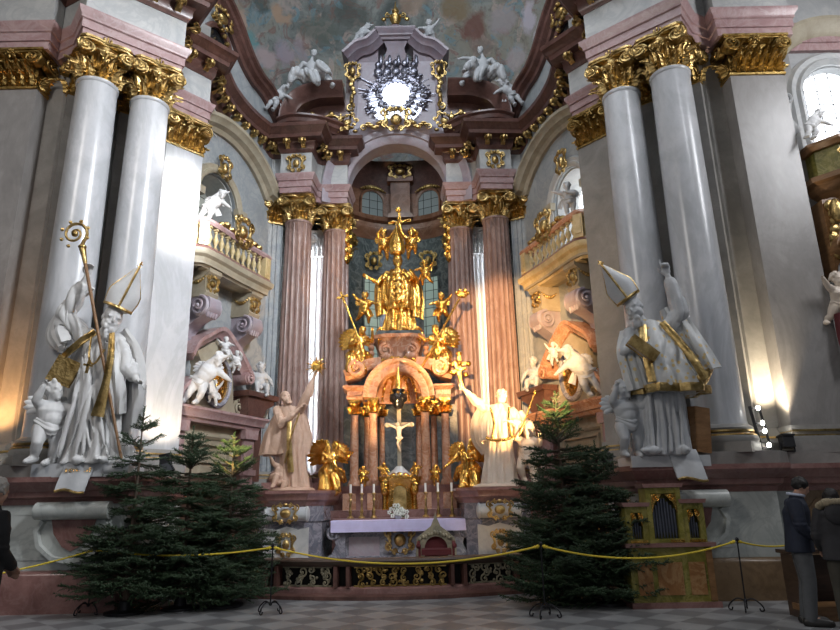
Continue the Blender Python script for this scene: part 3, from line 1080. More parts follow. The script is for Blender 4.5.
    pth = [bay(.2, .0, 0), bay(.2, .40, 0), bay(3.7, .40, 0), bay(3.7, 0, 0)]
    b.sweep([(p.x, p.y) for p in pth], [(-.3, 0), (.02, 0), (.06, .08), (.12, .10), (.14, .2), (.22, .28), (.22, .34), (-.3, .34)], z0=3.55)
    obj('portal_cornice', b, M_['pink'] if S > 0 else M_['salmon'], pr, S=S)  # salmon on the right twin puts the orange light into the stone
    b = MB()
    b.prism([(1.05, 3.9), (2.75, 3.9), (2.6, 4.2), (2.5, 5.0), (2.75, 5.3), (1.8, 5.75), (1.05, 5.3), (1.25, 5.0), (1.2, 4.2)], BO, BU, UZ, BN, 0, .34)
    for u in (1.0, 2.85):
        spiral(b, bay(u, .2, 4.12), BU * (1 if u > 2 else -1), UZ, BN, .2, 1.5, .05, 1, .2)
    obj('tablet', b, M_['tan'], pr, S=S)
    md = MB()
    md.vsweep(arc(1.85, 4.65, .40, 0, 360, 30, .56)[:-1], [(0, .30), (0, .44), (-.06, .48), (-.12, .42), (-.12, .30)], BO, BU, BN, loop=True)
    mo = obj('medallion_frame', md, M_['altar'], pr, S=S)
    md = MB()
    md.prism(arc(1.85, 4.65, .42, 0, 360, 30, .58)[:-1], BO, BU, UZ, BN, .30, .38)
    rnd = random.Random(4)
    Bm = Matrix((BU, UZ, BN)).transposed()
    for k in range(26):
        a, r = rnd.uniform(0, 2 * PI), rnd.uniform(0, .8)
        md.ell(bay(1.85 + .36 * r * math.cos(a), .38, 4.65 + .5 * r * math.sin(a)), (rnd.uniform(.04, .09), rnd.uniform(.05, .12), .05), Bm, 8, 5)
    md.ell(bay(1.85, .40, 4.85), (.09, .12, .09), Bm, 10, 7)
    md.ell(bay(1.85, .38, 4.5), (.16, .24, .08), Bm, 10, 7)
    obj('medallion_relief', md, M_['gold'], mo, S=S)
    b = MB()
    cp = spline([(.75, 5.1), (.95, 5.45), (1.4, 5.75), (1.8, 5.95), (2.2, 5.75), (2.7, 5.35), (3.05, 5.0)], 6)
    b.vsweep(cp, [(-.14, 0), (-.14, .36), (-.04, .42), (.02, .54), (.12, .56), (.12, 0)], BO, BU, BN)
    spiral(b, bay(3.0, .28, 4.92), BU, UZ, BN, .18, 1.6, .05, 1, .5)
    obj('crowning_pediment', b, M_['pink'] if S > 0 else M_['salmon'], pr, S=S)  # right side again coloured as if lit orange
    b = MB()
    lp = spline([(.25, 3.92), (.45, 4.25), (.8, 4.55), (1.1, 4.62)], 5)
    b.vsweep(lp, [(-.22, 0), (-.22, .42), (-.1, .46), (-.02, .56), (.06, .56), (.06, 0)], BO, BU, BN)
    obj('pediment_arm', b, M_['pink'] if S > 0 else M_['salmon'], pr, S=S)  # same orange light painted into the right arm
    b = MB()
    b.prism([(2.9, 3.9), (3.6, 3.9), (3.75, 4.15), (4.1, 4.3), (4.1, 4.5), (2.85, 4.5)], BO, BU, UZ, BN, 0, .62)
    b.prism([(2.8, 4.42), (4.2, 4.42), (4.25, 4.56), (2.75, 4.56)], BO, BU, UZ, BN, 0, .70)
    b.prism([(2.95, 2.2), (4.0, 2.2), (4.0, 3.9), (3.05, 3.9)], BO, BU, UZ, BN, 0, .30)
    obj('seat_block', b, M_['cornice'], pr, S=S)
    # floor level plinth of the bay
    b = MB()
    b.prism([(-.3, 0), (4.6, 0), (4.6, 1.5), (-.3, 1.5)], BO, BU, UZ, BN, -.05, .04)
    struct('baseboard_%s' % sd, b, M_['redbase'], S=S)

# ------------------------------------------------------------------ outer bays: window and hood at the picture's edges
for S in (1, -1):
    cx, Y = -9.85, 12.35
    fr = MB()
    O = (0, Y, 0)
    path = [(cx - .77, 8.6)] + arc(cx, 9.9, .77, 180, 0, 20) + [(cx + .77, 8.6)]
    fr.vsweep(path, [(0, -.2), (0, .08), (.1, .16), (.16, .10), (.26, .12), (.34, .04), (.34, -.2)], O, UX, UY)
    wn = struct('window_3' if S > 0 else 'window_4', fr, M_['frieze'], S=S)
    pn = MB()
    pn.prism([(cx - .76, 8.6)] + arc(cx, 9.9, .76, 180, 0, 20) + [(cx + .76, 8.6)], O, UX, UZ, UY, -.26, -.22)
    obj('pane', pn, M_['pane_bright'], wn, S=S)
    hd = MB()
    hd.vsweep(arc(cx, 10.0, 1.45, 180, 0, 24), [(-.1, 0), (-.1, .12), (0, .22), (.12, .26), (.22, .34), (.3, .34), (.3, 0)], O, UX, UY)
    struct('trim_11_hood_mould' if S > 0 else 'trim_12_hood_mould', hd, M_['tan'], S=S)
    sc = MB()
    spiral(sc, (cx + 1.25, Y - .1, 9.75), UX, UZ, UY, .16, 1.7, .05, 1, .2)
    sc.prism(spline([(cx + 1.12, 9.7), (cx + 1.2, 9.3), (cx + 1.05, 9.0), (cx + 1.25, 8.9), (cx + 1.36, 9.3), (cx + 1.4, 9.7)], 4), O, UX, UZ, UY, 0, .2)
    obj('scroll_bracket', sc, M_['wall'], wn, S=S)

# ------------------------------------------------------------------ pedestals under the great columns
PED = [(-14, 11.85), (-8.85, 11.85), (-8.85, 11.55), (-7.05, 11.55), (-6.75, 11.75), (-6.5, 11.15), (-4.32, 11.22), (-4.05, 12.3), (-4.5, 13.6), (-4.55, 14.55), (-5.0, 15.3)]
PR_BASE = [(-1.6, 0), (.10, 0), (.10, .56), (.06, .62), (0, .64), (-1.6, .64)]
PR_DADO = [(-1.6, .64), (0, .64), (0, 1.66), (-1.6, 1.66)]
PR_CAPP = [(-1.6, 1.66), (.02, 1.66), (.05, 1.74), (.12, 1.78), (.14, 1.86), (.20, 1.90), (.24, 2.0), (.26, 2.02), (.26, 2.1), (-1.6, 2.12)]
for S in (1, -1):
    sd = names[S]
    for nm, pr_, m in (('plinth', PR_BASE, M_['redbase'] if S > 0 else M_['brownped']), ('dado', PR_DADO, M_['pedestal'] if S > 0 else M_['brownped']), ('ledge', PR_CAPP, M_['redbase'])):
        b = MB()
        b.sweep(PED, pr_)
        struct('trim_13_%s' % nm if S > 0 else 'trim_14_%s' % nm, b, m, S=S)
    if S < 0:
        b = MB()
        b.sweep(PED[4:8], [(-.3, .64), (.012, .64), (.012, 1.66), (-.3, 1.66)])
        b.sweep([(-7.05, 11.55), (-6.75, 11.75)], [(-.3, .64), (.012, .64), (.012, 1.66), (-.3, 1.66)])
        struct('trim_26_dado_facing', b, M_['pedestal'], S=S)
    b = MB()
    b.prism([(-9.2, 12.4), (-8.7, 11.75), (-7.1, 11.7), (-6.7, 11.2), (-4.45, 11.3), (-4.2, 12.3), (-4.6, 13.6), (-4.6, 14.6), (-5.3, 15.2), (-7, 14)], (0, 0, 0), UX, (0, 1, 0), UZ, 2.05, 2.32)
    struct('trim_15_socle' if S > 0 else 'trim_16_socle', b, M_['pier'], S=S)
    b = MB()
    wb = [(-14, 12.6), (-8.95, 12.6), (-8.95, 12.28), (-6.97, 12.28), (-6.93, 12.16), (-5.38, 13.475)]
    b.sweep(wb, [(-.1, 0), (.10, 0), (.10, .16), (.13, .22), (.10, .28), (.05, .30), (.06, .40), (.02, .48), (-.1, .5)], z0=2.3)
    wo = struct('baseboard_left_pier' if S > 0 else 'baseboard_right_pier', b, M_['pier'], S=S)
    b = MB()
    b.sweep(wb, [(.0, 0), (.085, 0), (.085, .035), (.0, .035)], z0=2.60)
    obj('gilded_line', b, M_['oldgold'], wo, S=S)
    if S < 0:
        b = MB()
        for x0, x1, y in ((-8.7, -7.2, 11.54), (-10.6, -9.0, 11.84)):
            c = .14
            b.prism([(x0 + c, .78), (x1 - c, .78), (x1, .78 + c), (x1, 1.52 - c), (x1 - c, 1.52), (x0 + c, 1.52), (x0, 1.52 - c), (x0, .78 + c)], (0, y, 0), UX, UZ, UY, 0, .04)
        struct('trim_17_panel', b, M_['brownped'], S=S)
    b = MB()
    x0, x1, y, c = -6.3, -4.45, 11.19, .16
    b.vsweep([(x0 + c, .80), (x1 - c, .80), (x1, .80 + c), (x1, 1.55 - c), (x1 - c, 1.55), (x0 + c, 1.55), (x0, 1.55 - c), (x0, .80 + c)], [(0, 0), (0, .03), (.05, .03), (.05, 0)], (0, y, 0), UX, UY, loop=True)
    struct('trim_18_panel' if S > 0 else 'trim_19_panel', b, M_['pedestal'], S=S)
    # rolled corbel block under the ledge
    t = thing('corbel', {1: 'grey rolled corbel with red shield on the pedestal below the crozier statue', -1: 'grey rolled corbel on the pedestal behind the small organ'}[S], 'corbel', (-5.02 * S, 11.1, 1.1))
    b = MB()
    cxx = -5.02
    pl = [(cxx - .52, 1.62), (cxx - .52, 1.42), (cxx - .62, 1.25), (cxx - .55, 1.0), (cxx - .3, .80), (cxx, .74), (cxx + .3, .80), (cxx + .55, 1.0), (cxx + .62, 1.25), (cxx + .52, 1.42), (cxx + .52, 1.62)]
    b.prism(pl, (0, 11.2, 0), UX, UZ, UY, 0, .10)
    b.vsweep(pl[1:-1], [(0, .08), (0, .17), (.06, .17), (.08, .08)], (0, 11.2, 0), UX, UY)
    b.tube([(cxx - .6, 11.02, 1.56), (cxx + .6, 11.02, 1.56)], .14, 16)
    obj('scroll', b, M_['pedestal'], t, S=S)
    b = MB()
    b.prism([(cxx - .36, 1.42), (cxx - .3, 1.2), (cxx - .14, 1.0), (cxx, .93), (cxx + .14, 1.0), (cxx + .3, 1.2), (cxx + .36, 1.42)], (0, 11.1, 0), UX, UZ, UY, 0, .04)
    obj('shield', b, M_['redbase'], t, S=S)
    # statue plinth
    b = MB()
    if S > 0:
        b.box((-4.98, 11.3, 2.2), (1.55, .75, .22))
        b.tube([(-4.55, 10.98, 2.2), (-4.15, 10.98, 2.2)], .09, 12)
    else:
        b.box((-4.75, 11.3, 2.16), (1.3, .75, .18))
    o = obj('statue_plinth', b, M_['statuegrey'], S=S)
    tag(o, {1: 'grey block under the bishop with crozier, on the reddish ledge', -1: 'grey block under the bishop with raised hand, on the reddish ledge'}[S], 'plinth')
    # unrolled stone scroll hanging over the ledge
    G = []
    for i in range(15):
        s = i / 14
        yy = 10.97 - .10 * math.sin(s * 1.6) - .16 * max(0, s - .5)
        zz = 2.34 - .47 * s + (.05 * math.sin(s * PI))
        G.append([(S * (-4.95) - .24 + .48 * j / 6 + (-.06 * S) * s, yy + .02 * math.sin(j * 1.1), zz + .03 * s * math.sin(j * .9)) for j in range(7)])
    b = MB()
    b.sheet(G, .03)
    t = thing('stone_scroll', {1: 'unrolled stone scroll with gilded lettering under the crozier statue', -1: 'unrolled greyish scroll under the bishop raising his hand'}[S], 'scroll', (-4.95 * S, 11.0, 2.0))
    obj('sheet', b, M_['statuegrey'], t)
    b = MB()
    b.tube([V3(p) + V3((0, -.01, -.01)) for p in G[-1]], .022, 8)
    obj('gilded_edge', b, M_['oldgold'], t)
    if S > 0:
        fc = bpy.data.curves.new('inscription', 'FONT')
        fc.body = 'S·CYRILLVS'
        fc.size = .088
        fc.align_x = 'CENTER'
        fc.extrude = .004
        to = bpy.data.objects.new('inscription', fc)
        C.objects.link(to)
        bpy.context.view_layer.update()
        me = bpy.data.meshes.new_from_object(to.evaluated_get(bpy.context.evaluated_depsgraph_get()))
        bpy.data.objects.remove(to)
        me.materials.clear()
        me.materials.append(M_['gold'])
        o = link('inscription', me, t)
        o.rotation_euler = (math.radians(66), 0, 0)
        o.location = (-.01, -.125, .165)
# ------------------------------------------------------------------ apse niche, arch, lantern, vault
NC, NR = (0, 20.9), 2.55
w = MB()
seg = [(NC[0] - NR * math.cos(math.radians(a)), NC[1] + NR * math.sin(math.radians(a))) for a in range(0, 181, 6)]
path = [(-2.1, 20.5)] + seg + [(2.1, 20.5)]
w.sweep(path, [(-.3, 0), (0, 0), (0, 11.5), (-.3, 11.5)])
struct('wall_back_niche', w, M_['greenmarble'])
w = MB()
w.sweep(path, [(-.3, 11.3), (.02, 11.3), (.06, 11.5), (.14, 11.6), (.16, 11.75), (.06, 11.8), (.06, 11.98), (.2, 12.05), (.26, 12.2), (-.3, 12.25)])
struct('trim_20_niche_entablature', w, M_['nichered'])
w = MB()
w.sweep(path, [(-.3, 12.2), (0, 12.2), (0, 13.4), (-.3, 13.4)])
struct('wall_back_attic', w, M_['nichered'])
w = MB()
R = []
for k in range(0, 10):
    e = math.radians(10 * k)
    r = NR * math.cos(e) + .001
    R.append([(NC[0] - r * math.cos(math.radians(a)), NC[1] + r * math.sin(math.radians(a)), 13.3 + 2.0 * math.sin(e)) for a in range(0, 181, 6)])
w.rings(R, closed=False)
struct('ceiling_niche', w, M_['cornice'])
# centre pier between the two upper windows
b = MB()
b.box((0, 23.25, 12.9), (.75, .4, 1.5))
b.box((0, 23.2, 13.75), (1.0, .5, .2))
b.box((0, 23.2, 12.2), (.95, .5, .18))
struct('trim_21_niche_pier', b, M_['nichered'])
g = MB()
cartouche(g, (0, 22.95, 14.05), UX, UZ, UY, .9, .5, 2, .1)
tag(obj('niche_ornament', g, M_['oldgold']), 'gilded crest over the little pier between the two dark arched windows', 'ornament')
for k, x in enumerate((-1.12, 1.12)):
    rz = -math.asin(x / NR)
    O = V3((x, NC[1] + math.sqrt(NR * NR - x * x) - .02, 0))
    U = V3((math.cos(rz), math.sin(rz), 0))
    Nn = V3((U.y, -U.x, 0))
    f = MB()
    p = [(-.44, 12.3)] + arc(0, 12.85, .44, 180, 0, 16) + [(.44, 12.3)]
    f.vsweep(p, [(0, 0), (0, .1), (.08, .14), (.12, 0)], O, U, Nn)
    wn = struct('window_%d' % (5 + k), f, M_['nichered'])
    q = MB()
    q.prism(p, O, U, UZ, Nn, -.01, .05)
    obj('pane', q, M_['pane_apse'], wn)
    q = MB()
    swag(q, O + U * -.5 + UZ * 13.3 + Nn * .15, O + U * .5 + UZ * 13.3 + Nn * .15, -.12, .09, (0, 0, 0), 11)
    obj('gilded_swag', q, M_['oldgold'], wn)
    f = MB()
    x2 = x * .95
    p = [(-.30, 6.6), (-.30, 9.7), (.30, 9.7), (.30, 6.6)]
    f.vsweep(p + [p[0]][:0], [(0, 0), (0, .08), (.08, .1), (.1, 0)], O, U, Nn)
    wn = struct('window_%d' % (7 + k), f, M_['greenmarble'])
    q = MB()
    q.prism(p, O, U, UZ, Nn, -.01, .05)
    obj('pane', q, M_['pane_green'], wn)
# dark responds with gilded capitals inside the niche
ri = make_pilaster('pilaster', 'dark inner pilaster with gilded capital inside the niche, left', M_['greenmarble'], M_['dimgold'], 2.0, 10.0, .5, .95, 'dark pilasters inside the niche', .3)
ri.location = (-1.98, 21.7, 0)
ri.rotation_euler = (0, 0, 1.2)
copy_tree(ri, None, (1.98, 21.7, 0), -1.2, 'dark inner pilaster with gilded capital inside the niche, right')
for S in (1, -1):
    g = MB()
    for k in range(6):
        a = V3((-1.66 * 1, 19.9, 10.9 - .33 * k))
        g.ell(a + V3((.04 * math.sin(k * 2), 0, 0)), (.13, .13, .2), n=9, m=6)
        g.ell(a + V3((.1, -.05, .08)), (.08, .08, .1), n=7, m=5)
        g.ell(a + V3((-.03, -.1, -.05)), (.08, .08, .1), n=7, m=5)
    tag(obj('garland', g, M_['gold'], S=S), 'hanging gilded garland at the inner side of the %s inner fluted column' % names[S], 'garland')
    for zz, xx in ((9.9, -1.02),):
        g = MB()
        cartouche(g, (xx, 23.0, zz + .45), UX, UZ, UY, .55, .6, 4, .1)
        tag(obj('niche_ornament', g, M_['dimgold'], S=S), 'dull gilded shell over the tall greenish window at %s' % names[S], 'ornament')

# triumphal arch resting on the inner columns
a = MB()
ap = [(-2.05, 11.05), (-2.05, 11.65)] + arc(0, 11.65, 2.05, 180, 0, 36)[1:-1] + [(2.05, 11.65), (2.05, 11.05)]
a.vsweep(ap, [(-.42, -.45), (-.42, .16), (-.34, .22), (-.12, .22), (-.10, .28), (.10, .28), (.14, .34), (.30, .40), (.36, .44), (.40, .44), (.40, -.45)], (0, 19.75, 0), UX, UY)
struct('trim_22_great_arch', a, M_['lavender'])
g = MB()
cartouche(g, (0, 19.22, 13.98), UX, UZ, UY, .9, .75, 21, .12)
for s in (-1, 1):
    for k in range(8):
        t = k / 7
        g.ell((s * (.4 + .62 * t), 19.22, 13.82 - .10 * t + .10 * math.sin(t * 9)), (.11, .07, .08 - .04 * t), n=8, m=5)
    spiral(g, (s * 1.08, 19.22, 13.65), (s, 0, 0), UZ, UY, .12, 1.4, .03, 1, .08, False)
tag(obj('arch_ornament', g, M_['oldgold']), 'gilded rocaille crest at the crown of the great arch', 'ornament')
# wall over the arch
w = MB()
w.prism([(-2.75, 11.8), (-2.4, 11.8)] + arc(0, 11.75, 2.4, 180, 0, 30) + [(2.4, 11.8), (2.75, 11.8), (2.75, 13.4), (1.9, 14.3), (-1.9, 14.3), (-2.75, 13.4)], (0, 19.85, 0), UX, UZ, UY, -.8, 0)
struct('wall_over_arch', w, M_['bluewall'])

# broken curved pediments over the outer columns
for S in (1, -1):
    t = thing('broken_pediment', 'curved dark red broken pediment with open eye, under the reclining grey figures at %s' % names[S], 'pediment', (-2.7 * S, 19.0, 13.4))
    b = MB()
    low = spline([(-3.75, 18.72), (-3.3, 18.5), (-2.6, 18.62), (-2.0, 19.0), (-1.72, 19.3)], 6)
    b.sweep(low, [(-.5, 0), (.02, 0), (.06, .08), (.16, .14), (.18, .26), (.26, .32), (.26, .38), (-.5, .38)], z0=13.30)
    obj('curved_sill', b, M_['cornice'], t, S=S)
    b = MB()
    up = spline([(-3.72, 13.65), (-3.62, 14.2), (-3.3, 14.68), (-2.7, 14.95), (-2.1, 15.0), (-1.75, 15.0)], 7)
    b.vsweep(up, [(-.30, -.5), (-.30, .0), (-.2, .06), (-.1, .2), (-.02, .24), (.06, .34), (.12, .36), (.12, -.5)], (0, 18.95, 0), UX, UY)
    obj('arched_cornice', b, M_['cornice'], t, S=S)
    b = MB()
    b.prism([(-3.5, 13.6), (-1.6, 13.6), (-1.6, 14.9), (-2.7, 14.9), (-3.3, 14.55)], (0, 19.42, 0), UX, UZ, UY, -.2, 0)
    obj('back_panel', b, M_['cornice'], t, S=S)
    g = MB()
    for k in range(5):
        g.ell((-3.2 + .33 * k, 19.38, 14.15 + .18 * (k % 2)), (.10, .07, .13), n=8, m=5)
        g.bar((-3.2 + .33 * k, 19.38, 14.15 + .18 * (k % 2)), (-3.2 + .33 * min(k + 1, 4), 19.38, 14.15 + .18 * ((k + 1) % 2)), .04)
    obj('gilded_bosses', g, M_['oldgold'], t, S=S)
    g = MB()
    cartouche(g, (-1.62, 19.0, 13.75), V3((.8, .1, .6)), V3((-.6, 0, .8)), UY, .75, .42, 9, .09)
    for k in range(7):
        g.ell((-1.35 - .12 * k, 19.0, 13.42 + .03 * k * (7 - k) / 3 + .1 * math.sin(k)), (.09, .06, .06), n=8, m=5)
    tag(obj('spandrel_scroll', g, M_['oldgold'], S=S), 'gilded rocaille scroll beside the foot of the sunburst tabernacle, %s' % names[S], 'ornament')

# sunburst aedicule ("lantern") above the arch
t = thing('sunburst_aedicule', 'lavender stone aedicule framing the shining window with silver rays', 'aedicule', (0, 19.6, 13.6))
half = spline([(1.95, 13.55), (1.62, 13.8), (1.42, 14.2), (1.36, 14.7), (1.36, 15.9), (1.42, 16.5)], 5)
outl = half + [(-x, z) for x, z in reversed(half)]
hole = arc(0, 15.0, .95, 0, 360, 32, 1.05)[:-1]

# split the slab into right and left halves so the window stays open
b = MB()
rt = [(0, 13.3)] + [(.6, 13.45)] + half + [(0, 16.5)] + [(0, 16.05)] + arc(0, 15.0, .95, 90, -90, 20, 1.05)[1:-1] + [(0, 13.95)]
b.prism(rt, (0, 19.7, 0), UX, UZ, UY, -.2, .15)
b.prism([(-x, z) for x, z in rt], (0, 19.7, 0), UX, UZ, UY, -.2, .15)
b.vsweep(half, [(0, 0), (0, .24), (-.08, .28), (-.14, .2), (-.14, 0)], (0, 19.7, 0), UX, UY)
b.vsweep([(-x, z) for x, z in reversed(half)], [(0, 0), (0, .24), (-.08, .28), (-.14, .2), (-.14, 0)], (0, 19.7, 0), UX, UY)
obj('frame', b, M_['lavender'], t)
# curved crown cornice: wings and centre
b = MB()
for s in (-1, 1):
    cp = spline([(1.75, 16.55), (1.35, 16.95), (.95, 17.1), (.62, 17.45)], 5)
    cp = [(s * x, z) for x, z in cp]
    if s > 0:
        cp = list(reversed(cp))
    b.vsweep(cp if s < 0 else cp, [(-.28, -.4), (-.28, .22), (-.18, .28), (-.1, .42), (0, .46), (.08, .58), (.16, .6), (.16, -.4)], (0, 19.7, 0), UX, UY)
    b.prism([(s * .62, 16.4), (s * 1.4, 16.4), (s * 1.32, 16.8), (s * .95, 16.95), (s * .62, 17.1)], (0, 19.7, 0), UX, UZ, UY, -.2, .12)
b.sweep([(-.48, 20.2), (-.48, 19.45), (.48, 19.45), (.48, 20.2)], [(-.3, 0), (.02, 0), (.05, .08), (.12, .12), (.14, .22), (.22, .3), (.24, .38), (-.3, .38)], z0=17.35)
b.prism([(-.45, 16.4), (.45, 16.4), (.38, 16.7), (.30, 17.0), (.45, 17.4), (-.45, 17.4), (-.30, 17.0), (-.38, 16.7)], (0, 19.7, 0), UX, UZ, UY, -.2, .2)
b.lathe([(.42, 17.72), (.40, 17.85), (.30, 17.9), (.26, 18.0)], c=(0, 19.7, 0), n=20)
obj('crown_cornice', b, M_['darklav'], t)
for s in (-1, 1):
    b = MB()
    b.prism([(s * 1.55, 16.3), (s * 1.8, 16.4), (s * 1.75, 17.0), (s * 1.2, 17.3), (s * .6, 17.7), (s * .5, 16.4)], (0, 20.2, 0), UX, UZ, UY, -.25, .1)
    b.prism([(s * 1.3, 13.9), (s * 1.95, 13.7), (s * 1.80, 15), (s * 1.78, 16.4), (s * 1.3, 16.4)], (0, 20.1, 0), UX, UZ, UY, -.2, .2)
    obj('dark_back', b, M_['cornice'], t)
for s in (-1, 1):
    g = MB()
    cartouche(g, (s * 1.50, 19.42, 16.05), UX, UZ, UY, .48, .6, 6, .1)
    for k in range(7):
        g.ell((s * (1.50 + .05 * math.sin(k * 1.7)), 19.42, 15.7 - .17 * k), (.10 - .006 * k, .07, .11), n=8, m=5)
    spiral(g, (s * 1.55, 19.42, 14.55), (s, 0, 0), UZ, UY, .14, 1.5, .035, 1, .08, False)
    obj('side_garland', g, M_['oldgold'], t)
g = MB()
g.lathe([(.08, 0), (.16, .05), (.1, .12), (.2, .3), (.22, .42), (.12, .52), (.09, .6), (.14, .68), (.03, .9), (.015, 1.1)], c=(0, 19.6, 18.0), n=16)
for s in (-1, 1):
    spiral(g, (s * .26, 19.55, 18.42), (s, 0, 0), UZ, UY, .12, 1.4, .035, 1, .06, False)
    g.ell((s * .42, 19.55, 18.3), (.1, .06, .08), n=8, m=5)
obj('finial_vase', g, M_['oldgold'], t)
# shining window, rays, clouds and letters
M_['glory'] = plain('glory_window_light', (.80, .88, 1.0), .3, 0, 0, emit=4)
b = MB()
b.prism(hole, (0, 19.95, 0), UX, UZ, UY, -.03, 0)
obj('glowing_pane', b, M_['glory'], t)
M_['silver'] = metal('dull_silver_rays', (.16, .16, .20), (.38, .38, .44), .4, .3, 6)
b = MB()
rnd = random.Random(12)
for k in range(60):
    a = 2 * PI * k / 60
    r0, r1 = .50, rnd.uniform(.95, 1.35) * (1 if k % 5 else 1.2)
    if abs(math.sin(a)) > .6:
        r1 *= .92
    c, s = math.cos(a), math.sin(a)
    wd = .05 * (1 + .5 * math.sin(k * 2.3))
    z0 = 15.12
    b.prism([(r0 * c - wd * s * .5, z0 + r0 * s + wd * c * .5), (r0 * c + wd * s * .5, z0 + r0 * s - wd * c * .5), (r1 * c + wd * s * .2, z0 + r1 * s - wd * c * .2), (r1 * c - wd * s * .2, z0 + r1 * s + wd * c * .2)], (0, 19.5 + .03 * (k % 3), 0), UX, UZ, UY, 0, .04)
obj('rays', b, M_['silver'], t)
b = MB()
b.vsweep(arc(0, 15.12, .58, 0, 360, 40)[:-1], [(-.06, -.04), (-.06, .04), (.06, .04), (.06, -.04)], (0, 19.44, 0), UX, UY, loop=True)
for k in range(150):
    a = rnd.uniform(0, 2 * PI)
    r = rnd.uniform(.52, .68) if k < 100 else rnd.uniform(.9, 1.2)
    if k < 100 and math.sin(a) > .2:
        r += rnd.uniform(0, .2)
    if k >= 100 and rnd.random() < .5:
        a = rnd.choice((.2, 2.9, 3.6, -.4, 1.2, 1.9)) + rnd.uniform(-.2, .2)
    q = rnd.uniform(.05, .115)
    b.ell((r * math.cos(a), 19.42 + rnd.uniform(-.03, .05), 15.12 + r * math.sin(a) * .95), (q, q * .7, q * .8), n=9, m=6)
obj('clouds', b, M_['silver'], t)
b = MB()
for k in range(5):
    x = -.62 + .31 * k
    b.ell((x, 19.45, 16.02), (.16, .10, .18), n=9, m=6)
    b.ell((x, 19.45, 16.25 + .12 * math.cos(x * 2)), (.12, .10, .15), n=9, m=6)
    b.ell((x + .1, 19.45, 16.5), (.07, .06, .22), n=9, m=6)
obj('cherub_clouds', b, M_['silver'], t)
b = MB()
for k, strokes in enumerate((((0, .1, .09, .1), (.09, .1, .09, -.12), (-.02, .04, -.02, -.12)), ((0, .11, .0, -.06), (.0, .11, -.04, .11)), ((0, .1, .09, .1), (.09, .1, .09, -.12), (-.02, .04, -.02, -.12)), ((0, .11, .0, .0),))):
    x = -.25 + .17 * k
    for (xa, za, xb, zb) in strokes:
        b.bar((x + xa, 19.8, 15.14 + za), (x + xb, 19.8, 15.14 + zb), .026)
obj('letters', b, M_['silver'], t)

# fresco vault behind everything
w = MB()
R = []
cx, cy, r0, zb = 0, 15.2, 7.4, 14.3
for k in range(0, 17):
    e = math.radians(90 * k / 16)
    r = r0 * math.cos(e) + .01
    R.append([(cx - r * math.cos(math.radians(a)), cy + r * math.sin(math.radians(a)), zb + 7.6 * math.sin(e)) for a in range(-8, 189, 7)])
w.rings(R, closed=False)
struct('ceiling_fresco', w, M_['fresco'])
for S in (1, -1):
    w = MB()
    w.prism([(-2.6, 14.0), (-4.2, 14.0), (-4.4, 13.2), (-2.6, 13.2)], (0, 20.4, 0), UX, UZ, UY, -.3, 0)
    w.prism([(-4.1, 19.6), (-3.6, 19.4), (-2.4, 20.2), (-2.4, 21), (-4.5, 21)], (0, 0, 0), UX, (0, 1, 0), UZ, 13.3, 14.2)
    struct('wall_%s_attic' % names[S], w, M_['bluewall'], S=S)
# ------------------------------------------------------------------ carved figures
def sculpt(mb, voxel, it=2, off=None):
    """fuse overlapping shells to one continuous surface"""
    A = np.array(mb.v, float)
    if off is not None:
        A = A - np.array(off)
    me = bpy.data.meshes.new('tmp')
    me.from_pydata(A.tolist(), [], mb.f)
    bm = bmesh.new()
    bm.from_mesh(me)
    bmesh.ops.recalc_face_normals(bm, faces=bm.faces)
    bm.to_mesh(me)
    bm.free()
    o = bpy.data.objects.new('tmp', me)
    C.objects.link(o)
    r = o.modifiers.new('r', 'REMESH')
    r.mode = 'VOXEL'
    r.voxel_size = voxel
    if it:
        sm = o.modifiers.new('s', 'SMOOTH')
        sm.factor = .5
        sm.iterations = it
    bpy.context.view_layer.update()
    out = bpy.data.meshes.new_from_object(o.evaluated_get(bpy.context.evaluated_depsgraph_get()))
    bpy.data.objects.remove(o)
    bpy.data.meshes.remove(me)
    out.polygons.foreach_set('use_smooth', [True] * len(out.polygons))
    return out


def fold(me, amp, freq, keep=(), off=(0, 0, 0), seed=1, zmax=None):
    """cut hanging folds into a carved surface, leaving faces and hands alone"""
    n = len(me.vertices)
    P = np.empty(n * 3)
    me.vertices.foreach_get('co', P)
    P = P.reshape(-1, 3)
    Nn = np.empty(n * 3)
    me.vertices.foreach_get('normal', Nn)
    Nn = Nn.reshape(-1, 3)
    W = P + np.array(off)
    x, y, z = W[:, 0], W[:, 1], W[:, 2]
    a = freq * (x + .55 * y) + 1.1 * np.sin(1.9 * z + seed) + .8 * np.sin(3.1 * x + 2.3 * z + 2 * seed) + .5 * np.sin(5.3 * z - 4 * x + seed)
    b = freq * 1.7 * (x * .6 - y) + 1.4 * np.sin(2.7 * z + 3 * seed) + 1.2 * np.sin(4.1 * x - 1.3 * z)
    f = (np.abs(np.sin(a)) ** .8 - .6) * .7 + (np.abs(np.sin(b)) ** .8 - .6) * .4
    m = np.ones(n)
    for c, r in keep:
        d = np.linalg.norm(W - np.array(tuple(c)), axis=1)
        m *= np.clip((d - r) / (r * .4), 0, 1)
    if zmax is not None:
        m *= np.clip((zmax - z) / .25, 0, 1)
    P = P + Nn * (f * m * amp)[:, None]
    me.vertices.foreach_set('co', P.reshape(-1))
    me.update()


def carve(name, mb, mat, parent, voxel=.02, it=2, label=None, folds=None, keep=(), zmax=None, seed=1):
    me = sculpt(mb, voxel, it, wl(parent) if parent else None)
    if folds:
        fold(me, folds[0], folds[1], keep, tuple(wl(parent)) if parent else (0, 0, 0), seed, zmax)
    me.name = name
    me.materials.append(mat)
    o = link(name, me, parent)
    if label:
        o['label'] = label
    return o


